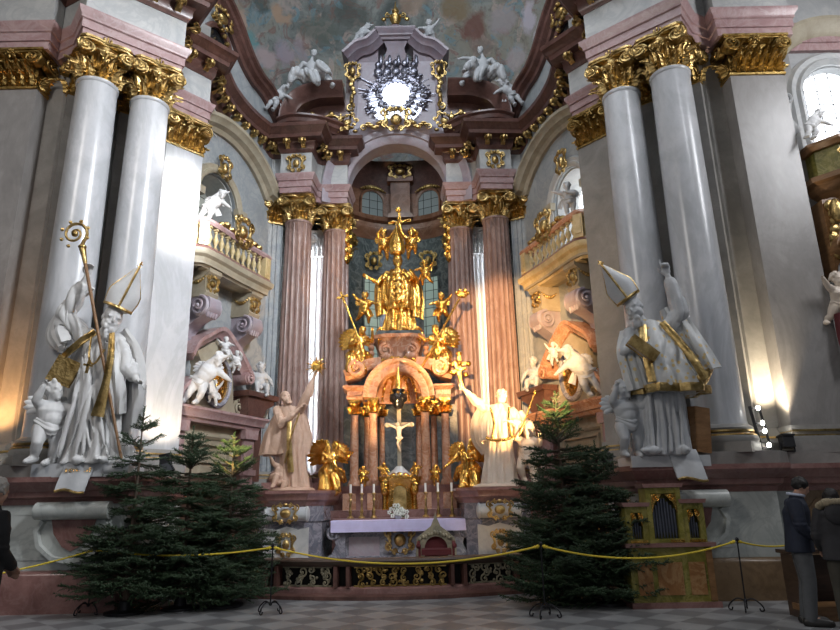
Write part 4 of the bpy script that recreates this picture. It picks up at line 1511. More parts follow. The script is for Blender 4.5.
def basis(fwd, up=(0, 0, 1)):
    f = V3(fwd).normalized()
    u = V3(up)
    r = f.cross(u).normalized()
    u = r.cross(f).normalized()
    return Matrix((r, f, u)).transposed()


def head(mb, c, h, fwd, up=(0, 0, 1), hair=0, beard=0, seed=1):
    c = V3(c)
    B = basis(fwd, up)

    def e(p, r):
        mb.ell(c + B @ (V3(p) * h), tuple(x * h for x in r), B, 12, 8)
    e((0, -.05, .13), (.34, .41, .37))
    e((0, .07, -.12), (.27, .29, .38))
    e((0, .37, -.07), (.05, .09, .10))
    e((0, .34, .02), (.035, .06, .09))
    e((0, .31, -.25), (.10, .06, .035))
    e((0, .27, -.40), (.10, .09, .09))
    for s in (-1, 1):
        e((s * .13, .30, .07), (.12, .06, .035))
        e((s * .13, .28, .0), (.055, .045, .035))
        e((s * .15, .22, -.15), (.10, .10, .10))
        e((s * .33, -.02, -.03), (.045, .08, .12))
    rnd = random.Random(seed)
    if hair:
        for k in range(46):
            a = rnd.uniform(-2.6, 2.6) - PI / 2
            t = rnd.uniform(-.35, 1.3)
            if abs(a + PI / 2) > 1.9 and t < .5:
                continue
            e((.37 * math.cos(t) * math.cos(a), -.05 + .42 * math.cos(t) * math.sin(a), .13 + .40 * math.sin(t)), (rnd.uniform(.07, .12),) * 3)
        if hair > 1:
            for k in range(22):
                a = rnd.uniform(-2.0, 2.0) - PI / 2
                e((.36 * math.cos(a), -.08 + .34 * math.sin(a), rnd.uniform(-.45, 0)), (.1, .1, .14))
    if beard:
        for k in range(26):
            x = rnd.uniform(-.22, .22)
            z = rnd.uniform(-.38 - .38 * beard, -.28)
            e((x * (1 + (z + .28) * .5), .24 + rnd.uniform(-.04, .10) - .1 * abs(x), z), (.06, .07, .11))
        for s in (-1, 1):
            e((s * .08, .33, -.2), (.09, .05, .035))
            e((s * .25, .1, -.25), (.08, .12, .16))


def hand(mb, w, d, palm, L, curl=.5, point=False):
    """palm + four fingers + thumb; d along the fingers, palm = direction the palm faces"""
    w = V3(w)
    d = V3(d).normalized()
    p = V3(palm)
    p = (p - d * p.dot(d)).normalized()
    s = d.cross(p)
    B = Matrix((s, d, p)).transposed()
    mb.ell(w + d * L * .24, (L * .21, L * .29, L * .10), B, 10, 7)
    for i, f in enumerate((.86, 1.0, .94, .76)):
        cu = curl if not (point and i == 0) else .05
        a = w + d * (L * .42) + s * ((i - 1.5) * L * .115)
        b = a + (d * math.cos(cu) + p * math.sin(cu)) * (L * .26 * f)
        c = b + (d * math.cos(cu * 2.1) + p * math.sin(cu * 2.1)) * (L * .24 * f)
        mb.tube([a, b, c], [L * .062, L * .056, L * .045], 8, True)
    a = w + d * L * .12 - s * L * .16
    b = a + (d * .55 - s * .6 + p * .35).normalized() * L * .22
    c = b + (d * .8 + p * .5 - s * .1).normalized() * L * .2
    mb.tube([a, b, c], [L * .075, L * .062, L * .048], 8, True)


def torso(mb, pel, che, neck, side, s, fat=1.0):
    pel, che, neck = V3(pel), V3(che), V3(neck)
    R = []
    side = V3(side).normalized()
    ctrl = [(pel + (pel - che) * .22, .13, .10), (pel, .17, .13), (pel.lerp(che, .45), .15 * fat, .115 * fat), (che, .18, .13), (che.lerp(neck, .45), .165, .105), (che.lerp(neck, .8), .09, .075), (neck, .062, .062)]
    n = 16
    for i, (c, a, b) in enumerate(ctrl):
        p0, p1 = ctrl[max(i - 1, 0)][0], ctrl[min(i + 1, len(ctrl) - 1)][0]
        t = (p1 - p0).normalized()
        u = (side - t * side.dot(t)).normalized()
        v = t.cross(u)
        R.append([c + u * (a * s * math.cos(2 * PI * j / n)) + v * (b * s * math.sin(2 * PI * j / n)) for j in range(n)])
    mb.rings(R)


def body(mb, J, s, fat=1.0, hd=None, hairy=0, beard=0, look=(0, -1, 0), up=None, hands=True, hl=None, thick=1.0, seed=1, hcurl=.7):
    """J: pel, che, neck, head; sh/el/ha + L,R; optional hip/kn/an + L,R (world coordinates)"""
    side = V3(J['shR']) - V3(J['shL'])
    torso(mb, J['pel'], J['che'], J['neck'], side, s, fat)
    k = s * thick
    mb.tube([J['che'], J['neck'], J['head']], [.08 * s, .06 * s, .055 * s], 10)
    for q in 'LR':
        sh, el, ha = V3(J['sh' + q]), V3(J['el' + q]), V3(J['ha' + q])
        mb.tube([V3(J['che']).lerp(sh, .55), sh], [.09 * s, .066 * k], 10, True)
        mb.tube([sh, sh.lerp(el, .4), el], [.062 * k, .058 * k, .044 * k], 10, True)
        mb.tube([el, el.lerp(ha, .35), ha], [.044 * k, .046 * k, .030 * k], 10, True)
        if hands:
            d = (ha - el).normalized()
            hd_ = J.get('hd' + q, d)
            pa = J.get('pa' + q, V3((0, -1, -.4)))
            hand(mb, ha, hd_, pa, (hl or .19) * s, hcurl)
        if 'hip' + q in J:
            hp, kn, an = V3(J['hip' + q]), V3(J['kn' + q]), V3(J['an' + q])
            mb.tube([hp, hp.lerp(kn, .4), kn], [.095 * k, .088 * k, .058 * k], 10, True)
            mb.tube([kn, kn.lerp(an, .35), an], [.056 * k, .060 * k, .036 * k], 10, True)
            ft = V3(J.get('ft' + q, (0, -1, -.25))).normalized()
            mb.tube([an - ft * .03 * s, an + ft * .08 * s, an + ft * .17 * s], [.042 * k, .042 * k, .028 * k], 8, True)
    head(mb, J['head'], (hd or .235) * s, look, up or (0, 0, 1), hairy, beard, seed)


def robe(mb, rings, k=9, amp=.14, seed=1, n=72, twist=.3, solid=True):
    """rings: (center, rx, ry[, fold factor]) from top to bottom"""
    rnd = random.Random(seed)
    ph = [rnd.uniform(0, 6.28) for _ in range(4)]
    Rr = spline([tuple(r[0]) + (r[1], r[2], r[3] if len(r) > 3 else i / (len(rings) - 1)) for i, r in enumerate(rings)], 6)
    out = []
    m = len(Rr)
    for i, (x, y, z, rx, ry, f) in enumerate(Rr):
        ring = []
        for j in range(n):
            a = 2 * PI * j / n
            w = math.sin(k * a + ph[0] + twist * i * .25 + .8 * math.sin(2 * a + ph[2]))
            w = (abs(w) ** .7) * (1 if w > 0 else -1)
            w2 = math.sin((k * 2 + 3) * a + ph[1] - twist * i * .2)
            g = 1 + amp * f * (.75 * w + .3 * w2)
            ring.append((x + rx * g * math.cos(a), y + ry * g * math.sin(a), z))
        out.append(ring)
    mb.rings(out)


def drape(mb, P, widths, across, t=.03, folds=4, amp=.05, n=21, seed=0, sag=0.0):
    """pleated ribbon of cloth along P; across = direction of the width"""
    rnd = random.Random(seed)
    ph = rnd.uniform(0, 6)
    Q = spline([tuple(p) + (w,) for p, w in zip(P, widths)], 6)
    G = []
    for i, (x, y, z, w) in enumerate(Q):
        p0 = V3(Q[max(i - 1, 0)][:3])
        p1 = V3(Q[min(i + 1, len(Q) - 1)][:3])
        tt = (p1 - p0).normalized()
        a = V3(across)
        a = (a - tt * a.dot(tt)).normalized()
        nn = tt.cross(a)
        row = []
        for j in range(n):
            v = j / (n - 1) - .5
            g = i / (len(Q) - 1)
            row.append(V3((x, y, z)) + a * (w * v) + nn * (amp * (.35 + .65 * g) * (.75 * math.sin(folds * 2 * PI * v + ph + 1.8 * math.sin(g * 2.2 + ph)) + .35 * math.sin(folds * 3.4 * PI * v - ph + g * 3)) - 1.1 * amp * (2 * v) ** 4 + sag * (1 - 4 * v * v)))
        G.append(row)
    mb.sheet(G, t)


def wing(mb, root, d, up, L, t=.03, n=9, w=.56):
    """fanned feathers: d = pointing direction, up = direction the fan spreads to"""
    root, d, up = V3(root), V3(d).normalized(), V3(up).normalized()
    nn = d.cross(up).normalized()
    for layer, (ll, kk) in enumerate(((1.0, n), (.62, n - 1), (.36, n - 2))):
        for i in range(kk):
            f = i / (kk - 1)
            a = math.radians(-14 + 100 * f ** 1.15)
            v = (d * math.cos(a) + up * math.sin(a)).normalized()
            l = L * ll * (.62 + .38 * math.sin(PI * (.15 + .75 * f)))
            o = nn * (layer * t * .9)
            s0 = root + up * (L * .10 * f) + o
            side = nn.cross(v)
            mb.rings([[s0 + v * (l * q) + side * (L * w * .20 * ww * math.cos(b)) + nn * (t * ww * math.sin(b)) + up * (-.16 * L * q * q) + nn * (.04 * L * math.sin(q * 3)) for b in [2 * PI * j / 8 for j in range(8)]] for q, ww in ((0, .5), (.25, .85), (.6, 1), (.85, .8), (1, .15))])
    mb.tube([root, root + (d + up * .5).normalized() * L * .3, root + up * L * .45], [t * 1.6, t * 1.8, t], 8, True)


PUT = {  # unit putto, height 1, x = viewer's right, -y = towards the viewer
    'pel': (0, 0, .43), 'che': (0, -.01, .62), 'neck': (0, 0, .73), 'head': (0, -.02, .865),
    'shL': (-.125, 0, .68), 'elL': (-.22, -.06, .58), 'haL': (-.24, -.17, .62), 'shR': (.125, 0, .68), 'elR': (.22, -.06, .58), 'haR': (.24, -.17, .62),
    'hipL': (-.075, 0, .40), 'knL': (-.09, -.04, .21), 'anL': (-.08, 0, .035), 'hipR': (.075, 0, .40), 'knR': (.09, -.04, .21), 'anR': (.08, 0, .035)}
POSE = {
    'stand': {},
    'hold_up': {'elL': (-.20, -.06, .72), 'haL': (-.16, -.14, .88), 'elR': (.22, -.08, .62), 'haR': (.26, -.18, .74), 'knL': (-.12, -.10, .23), 'anL': (-.10, .03, .05)},
    'reach_r': {'elR': (.26, -.06, .70), 'haR': (.40, -.08, .74), 'elL': (-.14, -.12, .60), 'haL': (.06, -.18, .64), 'head': (.03, -.02, .865)},
    'sit': {'pel': (0, 0, .16), 'che': (.01, -.02, .36), 'neck': (.01, -.01, .47), 'head': (.02, -.04, .60), 'shL': (-.12, 0, .42), 'shR': (.14, 0, .42), 'elL': (-.26, -.03, .40), 'haL': (-.38, -.08, .46), 'elR': (.26, -.03, .34), 'haR': (.30, -.10, .20), 'hipL': (-.08, 0, .15), 'knL': (-.12, -.20, .17), 'anL': (-.10, -.22, -.04), 'hipR': (.08, 0, .15), 'knR': (.14, -.19, .14), 'anR': (.16, -.20, -.08)},
    'fly': {'pel': (0, .06, .42), 'hipL': (-.07, .06, .40), 'knL': (-.14, .12, .24), 'anL': (-.20, .26, .16), 'hipR': (.07, .06, .40), 'knR': (.12, .0, .22), 'anR': (.16, .16, .08), 'elL': (-.25, -.04, .74), 'haL': (-.36, -.10, .84), 'elR': (.25, -.06, .66), 'haR': (.34, -.16, .60)},
    'lean': {'pel': (-.12, 0, .40), 'che': (.02, -.04, .58), 'neck': (.10, -.05, .67), 'head': (.18, -.08, .78), 'shL': (-.04, -.02, .66), 'shR': (.19, -.04, .58), 'elL': (.12, -.10, .80), 'haL': (.30, -.12, .84), 'elR': (.28, -.12, .50), 'haR': (.38, -.16, .42), 'hipL': (-.18, 0, .38), 'knL': (-.26, -.08, .20), 'anL': (-.36, -.02, .04), 'hipR': (-.06, 0, .36), 'knR': (-.06, -.12, .18), 'anR': (-.14, -.02, .03)},
    'climb': {'elL': (-.2, -.1, .8), 'haL': (-.1, -.2, .92), 'elR': (.22, -.08, .76), 'haR': (.3, -.16, .9), 'knL': (-.14, -.16, .32), 'anL': (-.12, .0, .16), 'anR': (.12, .04, .03)},
}


def putto(label, base, H, pose, mat, yaw=0.0, tilt=0.0, wings=True, S=1, group=None, vox=None, cloth=True, seed=1, lk=(0, -1, -.05), name='putto', cat='putto', flip=1):
    base = V3((base[0] * S, base[1], base[2]))
    U = dict(PUT)
    U.update(POSE[pose])
    fx = S * flip
    R = Matrix.Rotation(yaw * S, 3, 'Z') @ Matrix.Rotation(tilt * fx, 3, 'Y')

    def T(p):
        return base + R @ (V3((p[0] * fx, p[1], p[2])) * H)
    J = {k: T(v) for k, v in U.items()}
    if fx < 0:
        J = {(k[:-1] + ('R' if k[-1] == 'L' else 'L') if k[-1] in 'LR' else k): v for k, v in J.items()}
    t = thing(name, label, cat, base, group)
    mb = MB()
    look = R @ V3((lk[0] * fx, lk[1], lk[2]))
    body(mb, J, H * .98, 1.0, .27, 1, 0, look, R @ V3((0, 0, 1)), True, .12, 1.15, seed, .5)
    pel = J['pel']
    mb.ell(pel.lerp(J['che'], .4) + R @ V3((0, -.03, 0)) * H, (.135 * H, .12 * H, .13 * H))
    carve('figure', mb, mat, t, vox or max(.010, H * .014), 1)
    if cloth:
        c = MB()
        a = pel + R @ V3((-.17 * fx, -.02, .06)) * H
        b = pel + R @ V3((0, -.16, -.05)) * H
        d = pel + R @ V3((.18 * fx, .0, .03)) * H
        e = pel + R @ V3((.27 * fx, .06, -.16)) * H
        drape(c, [a, b, d, e], [.07 * H, .13 * H, .10 * H, .16 * H], (0, 0, 1), .02 * H, 1.5, .018 * H, 13, seed)
        obj('drapery', c, mat, t)
    if wings:
        ch = J['che'] + R @ V3((0, .10, .04)) * H
        for s in (-1, 1):
            w = MB()
            wing(w, ch + R @ V3((s * .05, 0, 0)) * H, R @ V3((s * .9, .35, .1)), R @ V3((s * .25, .2, .9)), .27 * H, .016 * H, 6, .8)
            obj('wing', w, mat, t)
    return t


# ================================================================== bishop with the crozier (left pier)
def adult(label, name, base, cat='statue', group=None):
    return thing(name, label, cat, base, group)


t = adult('large white statue of a mitred bishop leaning with a long crozier', 'bishop_statue', (-4.9, 11.25, 2.31))
J = dict(pel=(-4.93, 11.25, 3.62), che=(-4.98, 11.2, 4.30), neck=(-4.86, 11.12, 4.66), head=(-4.74, 10.99, 4.80),
         shL=(-5.32, 11.2, 4.52), elL=(-5.66, 11.15, 4.92), haL=(-5.27, 10.98, 5.60), hdL=V3((.3, -.2, 1)), paL=V3((.6, -1, 0)),
         shR=(-4.66, 11.12, 4.42), elR=(-4.36, 11.0, 3.88), haR=(-4.12, 10.85, 3.64), hdR=V3((1, -.3, -.25)), paR=V3((0, -.5, -1)))
s = 1.62
mb = MB()
body(mb, J, s, 1.1, .29, 0, 1.1, (.75, -1, -.35), (.25, 0, 1), True, .19, 1.05, 3, .6)
robe(mb, [((-4.96, 11.2, 4.35), .30, .22, .1), ((-4.95, 11.22, 3.95), .36, .28, .3), ((-4.92, 11.25, 3.5), .42, .32, .6), ((-4.86, 11.27, 2.9), .47, .36, .9), ((-4.83, 11.28, 2.45), .55, .40, 1.0), ((-4.84, 11.28, 2.31), .60, .42, 1.0)], 9, .17, 2)
mb.tube([J['shL'], J['elL'], V3(J['elL']).lerp(V3(J['haL']), .7)], [.15, .19, .12], 12, True)
mb.tube([J['shR'], J['elR'], V3(J['elR']).lerp(V3(J['haR']), .45)], [.14, .17, .13], 12, True)
rnd = random.Random(77)
for k in range(8):      # swinging folds across the body
    f = k / 7
    a = V3((-5.22 + .42 * f + rnd.uniform(-.05, .05), 10.98, 4.25 - .3 * f + rnd.uniform(-.2, .2)))
    b = V3((-5.18 + .45 * f + .12 * math.sin(k), 10.90, 3.45 + rnd.uniform(-.1, .1)))
    c = V3((-5.30 + .95 * f, 10.86, 2.40))
    w = rnd.uniform(.03, .055)
    mb.tube(spline([a, b, c], 6), [w * (.15 + .95 * math.sin(PI * i / 12) ** .7 * (.5 + .5 * i / 12)) for i in range(13)], 7, True)
for x in (-4.98, -4.6):
    mb.ell((x, 10.90, 2.36), (.09, .17, .06))
carve('figure', mb, M_['statue'], t, .016, 1, None, (.055, 13), [(J['head'], .34), (J['haL'], .24), (J['haR'], .24)], None, 3)
mb = MB()               # cope falling from both arms
drape(mb, [(-5.30, 11.15, 5.45), (-5.72, 11.2, 5.10), (-5.86, 11.18, 4.65), (-5.62, 11.1, 4.32)], [.30, .62, .66, .3], (.7, -.7, .2), .05, 3, .07, 23, 3)
drape(mb, [(-5.15, 11.32, 4.66), (-5.45, 11.4, 4.0), (-5.5, 11.4, 3.2), (-5.45, 11.38, 2.38)], [.5, .75, .8, .85], (1, -.35, 0), .05, 4, .07, 25, 4)
drape(mb, [(-4.66, 11.2, 4.55), (-4.40, 11.15, 4.1), (-4.30, 11.12, 3.5), (-4.34, 11.2, 2.9)], [.35, .5, .55, .45], (.8, -.7, 0), .05, 4, .06, 23, 6)
drape(mb, [(-4.70, 11.0, 4.35), (-4.62, 10.86, 3.95), (-4.55, 10.86, 3.5), (-4.5, 10.95, 3.1)], [.22, .34, .4, .3], (1, -.2, 0), .045, 3, .05, 19, 8)
obj('cope', mb, M_['statue'], t)
mb = MB()               # gilded orphrey and stole
drape(mb, [(-4.96, 10.90, 4.54), (-5.15, 10.84, 4.36), (-5.36, 10.88, 4.18), (-5.56, 10.98, 4.02)], [.10, .11, .11, .11], (.35, -.2, 1), .03, 1, .012, 7, 1)
drape(mb, [(-4.66, 10.88, 4.5), (-4.60, 10.80, 4.1), (-4.62, 10.78, 3.6), (-4.70, 10.78, 3.05)], [.09, .11, .13, .22], (1, 0, 0), .03, 1, .010, 7, 2)
obj('gilded_stole', mb, M_['oldgold'], t)
mb = MB()
for k in range(18):
    a = 2 * PI * k / 18
    pass
mb.tube(spline([(-5.02, 10.9, 4.5), (-4.95, 10.78, 4.05), (-4.86, 10.8, 3.95), (-4.72, 10.82, 4.2)], 6), .018, 6)
mb.bar((-4.93, 10.76, 4.0), (-4.96, 10.76, 3.78), .035)
mb.bar((-5.02, 10.76, 3.93), (-4.87, 10.76, 3.9), .035)
obj('pectoral_cross', mb, M_['oldgold'], t)


def mitre(parent, base, tip, w, d, mat, facing, trim):
    base, tip = V3(base), V3(tip)
    up = (tip - base)
    L = up.length
    up.normalize()
    f = V3(facing)
    f = (f - up * f.dot(up)).normalized()
    r = f.cross(up)
    m = MB()
    g = MB()
    for sgn in (-1, 1):
        G = []
        for i in range(9):
            q = i / 8
            ww = w * (1 + .16 * math.sin(PI * min(q * 1.4, 1))) * (1 - max(0, q - .35) / .65) ** .8 + .012
            G.append([base + up * (L * q) + r * (ww * k) + f * (sgn * (d * (1 - .35 * q) * math.sqrt(max(0, 1 - k * k * .95)) + .05 * q)) for k in (-1, -.75, -.4, 0, .4, .75, 1)])
        m.sheet(G, .035)
        if sgn > 0:
            g.tube([p + f * .02 for p in [row[0] for row in G]], .016, 6)
            g.tube([p + f * .02 for p in [row[-1] for row in G]], .016, 6)
            g.tube([p + f * .02 for p in G[0]], .03, 6)
            g.tube([row[3] + f * .02 for row in G], .022, 6)
        tp = G[-1][3]
        g.bar(tp, tp + up * .12, .018)
        g.bar(tp + up * .07 - r * .04, tp + up * .07 + r * .04, .018)
    m.ell(base + up * .02, (w * .95, d * .95, .10), Matrix((r, f, up)).transposed())
    mo = obj('mitre', m, mat, parent)
    obj('mitre_trim', g, trim, mo)


mitre(t, (-4.68, 11.02, 5.00), (-4.38, 11.0, 5.72), .22, .21, M_['statue'], (.6, -1, -.1), M_['oldgold'])

t = thing('crozier', 'long gilded crozier with spiral head held by the left bishop statue', 'crozier', (-4.25, 10.8, 2.36))
mb = MB()
a, b = V3((-5.31, 10.84, 5.95)), V3((-4.23, 10.8, 2.36))
mb.tube([a, b], [.030, .024], 10)
obj('shaft', mb, M_['brownwood'], t)
mb = MB()
mb.tube([(-5.31, 10.84, 5.95), (-5.34, 10.84, 6.05)], [.05, .06], 10, True)
mb.tube([(-5.26, 10.84, 5.78), (-5.32, 10.84, 5.98)], [.035, .05], 10, True)
mb.ell((-5.35, 10.84, 6.10), (.07, .07, .05))
c0 = V3((-5.52, 10.84, 6.36))
P = [(-5.36, 10.84, 6.14)]
for k in range(44):
    f = k / 43
    an = math.radians(-40) + f * 2 * PI * 1.55
    r = .235 * (1 - .78 * f)
    P.append(c0 + V3((r * math.cos(an), 0, r * math.sin(an))))
mb.tube(P, [.03] + [.030 * (1 - .45 * k / 43) for k in range(44)], 8)
for k in range(7):
    an = math.radians(-20 + 45 * k)
    p = c0 + V3((.25 * math.cos(an), 0, .25 * math.sin(an)))
    mb.ell(p, (.035, .03, .035), n=7, m=5)
mb.ell(c0, (.06, .05, .06))
obj('spiral_head', mb, M_['oldgold'], t)

putto('white putto holding a gilded book beside the left bishop statue', (-5.60, 10.98, 2.32), 1.40, 'hold_up', M_['statue'], .75, .02, True, 1, 'putti with the large statues', seed=5, lk=(.4, -1, .1))
t = thing('book', 'gilded closed book held up by the white putto at left', 'book', (-5.55, 10.82, 3.75))
mb = MB()
Mx = Matrix.Translation((-5.44, 10.96, 3.86)) @ Matrix.Rotation(math.radians(24), 4, 'Y') @ Matrix.Rotation(.3, 4, 'Z') @ Matrix.Scale(.82, 4)
mb.box((0, 0, 0), (.44, .06, .52), M=Mx)
obj('pages', mb, M_['statuewarm'], t)
mb = MB()
mb.box((0, -.045, 0), (.48, .03, .56), M=Mx)
mb.box((0, .045, 0), (.48, .03, .56), M=Mx)
mb.box((-.235, 0, 0), (.03, .10, .56), M=Mx)
obj('cover', mb, M_['oldgold'], t)

# ================================================================== bishop raising his hand (right pier)
M_['cope'] = None


def cope_mat():
    m, nt, b = new_mat('white_cope_gold_spots')
    v = coords(nt)
    vo = N(nt, 'ShaderNodeTexVoronoi', Scale=8.5)
    nt.links.new(v, vo.inputs['Vector'])
    msk = ramp(nt, [(.0, (1, 1, 1)), (.25, (1, 1, 1)), (.30, (0, 0, 0))], vo.outputs['Distance'])
    base = ramp(nt, [(.35, (.48, .49, .49)), (.65, (.60, .61, .60))], noise(nt, v, 3, 5))
    nt.links.new(mixc(nt, base, (.62, .47, .22), msk), b.inputs['Base Color'])
    b.inputs['Roughness'].default_value = .42
    return m


M_['cope'] = cope_mat()
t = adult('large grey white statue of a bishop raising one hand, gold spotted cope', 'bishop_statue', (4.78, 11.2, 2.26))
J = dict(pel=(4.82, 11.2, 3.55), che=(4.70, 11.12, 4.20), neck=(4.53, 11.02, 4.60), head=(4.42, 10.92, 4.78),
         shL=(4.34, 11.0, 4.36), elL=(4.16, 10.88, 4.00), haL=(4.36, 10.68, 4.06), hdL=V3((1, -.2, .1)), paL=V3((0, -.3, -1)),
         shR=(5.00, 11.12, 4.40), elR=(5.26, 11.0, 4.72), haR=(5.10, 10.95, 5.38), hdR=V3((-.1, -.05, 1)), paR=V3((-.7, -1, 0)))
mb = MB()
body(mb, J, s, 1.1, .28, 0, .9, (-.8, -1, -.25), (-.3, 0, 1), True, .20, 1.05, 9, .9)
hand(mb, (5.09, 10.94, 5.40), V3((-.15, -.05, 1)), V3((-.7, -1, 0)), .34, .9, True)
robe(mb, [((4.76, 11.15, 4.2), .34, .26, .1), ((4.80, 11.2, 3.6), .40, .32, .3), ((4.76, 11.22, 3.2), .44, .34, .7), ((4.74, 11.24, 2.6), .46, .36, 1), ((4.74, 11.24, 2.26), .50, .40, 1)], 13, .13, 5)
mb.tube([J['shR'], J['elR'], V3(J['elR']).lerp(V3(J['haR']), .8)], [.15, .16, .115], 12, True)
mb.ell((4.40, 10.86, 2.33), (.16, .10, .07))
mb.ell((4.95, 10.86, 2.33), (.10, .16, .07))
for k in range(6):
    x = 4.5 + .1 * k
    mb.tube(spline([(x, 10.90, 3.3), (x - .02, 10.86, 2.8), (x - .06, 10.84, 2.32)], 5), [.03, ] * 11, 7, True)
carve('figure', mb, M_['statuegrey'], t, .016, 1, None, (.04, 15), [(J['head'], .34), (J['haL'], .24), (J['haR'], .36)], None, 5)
mb = MB()
rings_ = [((4.66, 11.1, 4.56), .26, .2, .1), ((4.72, 11.1, 4.2), .42, .34, .25), ((4.80, 11.12, 3.8), .50, .44, .5), ((4.86, 11.14, 3.5), .58, .50, .9), ((4.90, 11.15, 3.30), .62, .52, 1)]
robe(mb, rings_, 7, .15, 8)
carve('cope', mb, M_['cope'], t, .02, 1, None, (.05, 10), (), None, 2)
mb = MB()
drape(mb, [(5.10, 11.1, 4.85), (5.22, 11.05, 4.4), (5.30, 11.0, 4.0), (5.40, 10.98, 3.60)], [.32, .48, .62, .74], (.8, -.55, .5), .045, 3, .08, 25, 3)
drape(mb, [(4.30, 11.0, 4.4), (4.22, 10.9, 4.05), (4.28, 10.86, 3.7), (4.34, 10.84, 3.35)], [.25, .34, .38, .40], (1, -.3, .1), .04, 3, .05, 19, 2)
obj('cope_fall', mb, M_['cope'], t)
mb = MB()               # gilded hem and borders
P = []
rnd = random.Random(8)
ph = [rnd.uniform(0, 6.28) for _ in range(4)]
for j in range(73):
    a = 2 * PI * j / 72
    i = 24
    w = math.sin(7 * a + ph[0] + .3 * i * .25 + .8 * math.sin(2 * a + ph[2]))
    w = (abs(w) ** .7) * (1 if w > 0 else -1)
    g = 1 + .15 * (.75 * w + .3 * math.sin(17 * a + ph[1] - .3 * i * .2))
    P.append((4.90 + .63 * g * math.cos(a), 11.15 + .53 * g * math.sin(a)))
mb.sweep(P[:-1], [(-.03, 0), (.02, 0), (.03, .07), (.02, .14), (-.03, .14)], closed=True, z0=3.27)
drape(mb, [(5.12, 10.72, 3.40), (5.32, 10.72, 3.44), (5.52, 10.84, 3.56), (5.68, 11.06, 3.70)], [.14, .18, .18, .12], (0, -.2, 1), .05, 1, .02, 9, 1)
drape(mb, [(4.86, 10.86, 4.5), (5.05, 10.74, 4.15), (5.22, 10.64, 3.8), (5.36, 10.6, 3.45)], [.10, .11, .12, .12], (.8, -.3, .3), .03, 1, .012, 7, 1)
drape(mb, [(4.52, 10.84, 4.46), (4.46, 10.72, 4.15), (4.46, 10.64, 3.8), (4.48, 10.6, 3.42)], [.10, .12, .13, .13], (1, -.1, .1), .03, 1, .012, 7, 1)
obj('gilded_border', mb, M_['oldgold'], t)
mitre(t, (4.35, 10.93, 4.97), (3.96, 10.9, 5.56), .20, .19, M_['statuegrey'], (-.6, -1, 0), M_['oldgold'])
t = thing('book', 'slim gilded book clasped under the hand of the right bishop statue', 'book', (4.38, 10.66, 3.95))
mb = MB()
Mx = Matrix.Translation((4.38, 10.60, 3.98)) @ Matrix.Rotation(math.radians(40), 4, 'Y')
mb.box((0, 0, 0), (.46, .12, .17), M=Mx)
obj('pages', mb, M_['statuewarm'], t)
mb = MB()
mb.box((0, -.07, 0), (.50, .03, .20), M=Mx)
mb.box((0, .07, 0), (.50, .03, .20), M=Mx)
mb.box((.245, 0, 0), (.03, .16, .20), M=Mx)
obj('cover', mb, M_['oldgold'], t)
t = thing('book', 'large brown book with gilded edges standing behind the right bishop statue', 'book', (5.42, 11.25, 2.3))
mb = MB()
Mx = Matrix.Translation((5.38, 11.2, 2.68)) @ Matrix.Rotation(math.radians(5), 4, 'Y') @ Matrix.Rotation(math.radians(25), 4, 'Z')
mb.box((0, 0, 0), (.30, .18, .72), M=Mx)
obj('pages', mb, M_['oldgold'], t)
mb = MB()
mb.box((0, -.10, 0), (.32, .03, .76), M=Mx)
mb.box((0, .10, 0), (.32, .03, .76), M=Mx)
mb.box((-.16, 0, 0), (.03, .22, .76), M=Mx)
obj('cover', mb, M_['brownwood'], t)
putto('grey putto standing beside the robe of the right bishop statue', (4.18, 11.1, 2.26), 1.28, 'hold_up', M_['statuegrey'], .2, -.05, True, 1, 'putti with the large statues', seed=6, lk=(.3, -1, .2))

# ================================================================== saint with sunburst (inner left)
t = adult('rosy statue of a bald priest lifting a golden sunburst, left of the altar', 'saint_statue', (-2.35, 15.7, 1.95))
J = dict(pel=(-2.40, 15.7, 3.05), che=(-2.48, 15.62, 3.62), neck=(-2.55, 15.56, 3.88), head=(-2.58, 15.50, 4.06),
         shL=(-2.78, 15.62, 3.78), elL=(-2.62, 15.36, 3.40), haL=(-2.20, 15.34, 3.76), hdL=V3((.6, 0, .8)), paL=V3((.6, .2, -.4)),
         shR=(-2.24, 15.56, 3.74), elR=(-2.04, 15.44, 4.10), haR=(-1.90, 15.42, 4.52), hdR=V3((.2, 0, 1)), paR=V3((1, -.4, 0)))
mb = MB()
body(mb, J, 1.32, 1.05, .245, 0, .5, (.8, -.7, .35), (-.2, 0, 1), True, .19, 1.05, 4, .6)
robe(mb, [((-2.46, 15.64, 3.6), .27, .22, .1), ((-2.42, 15.68, 3.1), .31, .26, .4), ((-2.38, 15.7, 2.5), .30, .26, .9), ((-2.34, 15.7, 1.96), .36, .30, 1)], 9, .14, 3)
mb.tube([J['shR'], J['elR'], V3(J['elR']).lerp(V3(J['haR']), .62)], [.10, .115, .075], 10, True)
mb.tube([J['shL'], J['elL'], V3(J['elL']).lerp(V3(J['haL']), .6)], [.11, .12, .08], 10, True)
carve('figure', mb, M_['statuepink'], t, .016, 1, None, (.035, 17), [(J['head'], .24), (J['haL'], .18), (J['haR'], .18)], None, 4)
mb = MB()
robe(mb, [((-2.50, 15.66, 3.84), .24, .2, .1), ((-2.52, 15.74, 3.5), .44, .30, .5), ((-2.56, 15.8, 3.1), .54, .34, .9), ((-2.62, 15.82, 2.72), .56, .34, 1)], 6, .14, 7)
carve('chasuble', mb, M_['statuepink'], t, .018, 1, None, (.035, 13), (), None, 6)
mb = MB()
drape(mb, [(-2.45, 15.36, 3.6), (-2.42, 15.30, 3.1), (-2.40, 15.34, 2.7), (-2.36, 15.36, 2.3)], [.08, .10, .12, .14], (1, 0, 0), .03, 1, .01, 7, 1)
mb.tube([(-2.2, 15.3, 3.65), (-2.4, 15.28, 3.0), (-2.5, 15.3, 2.5)], .02, 6)
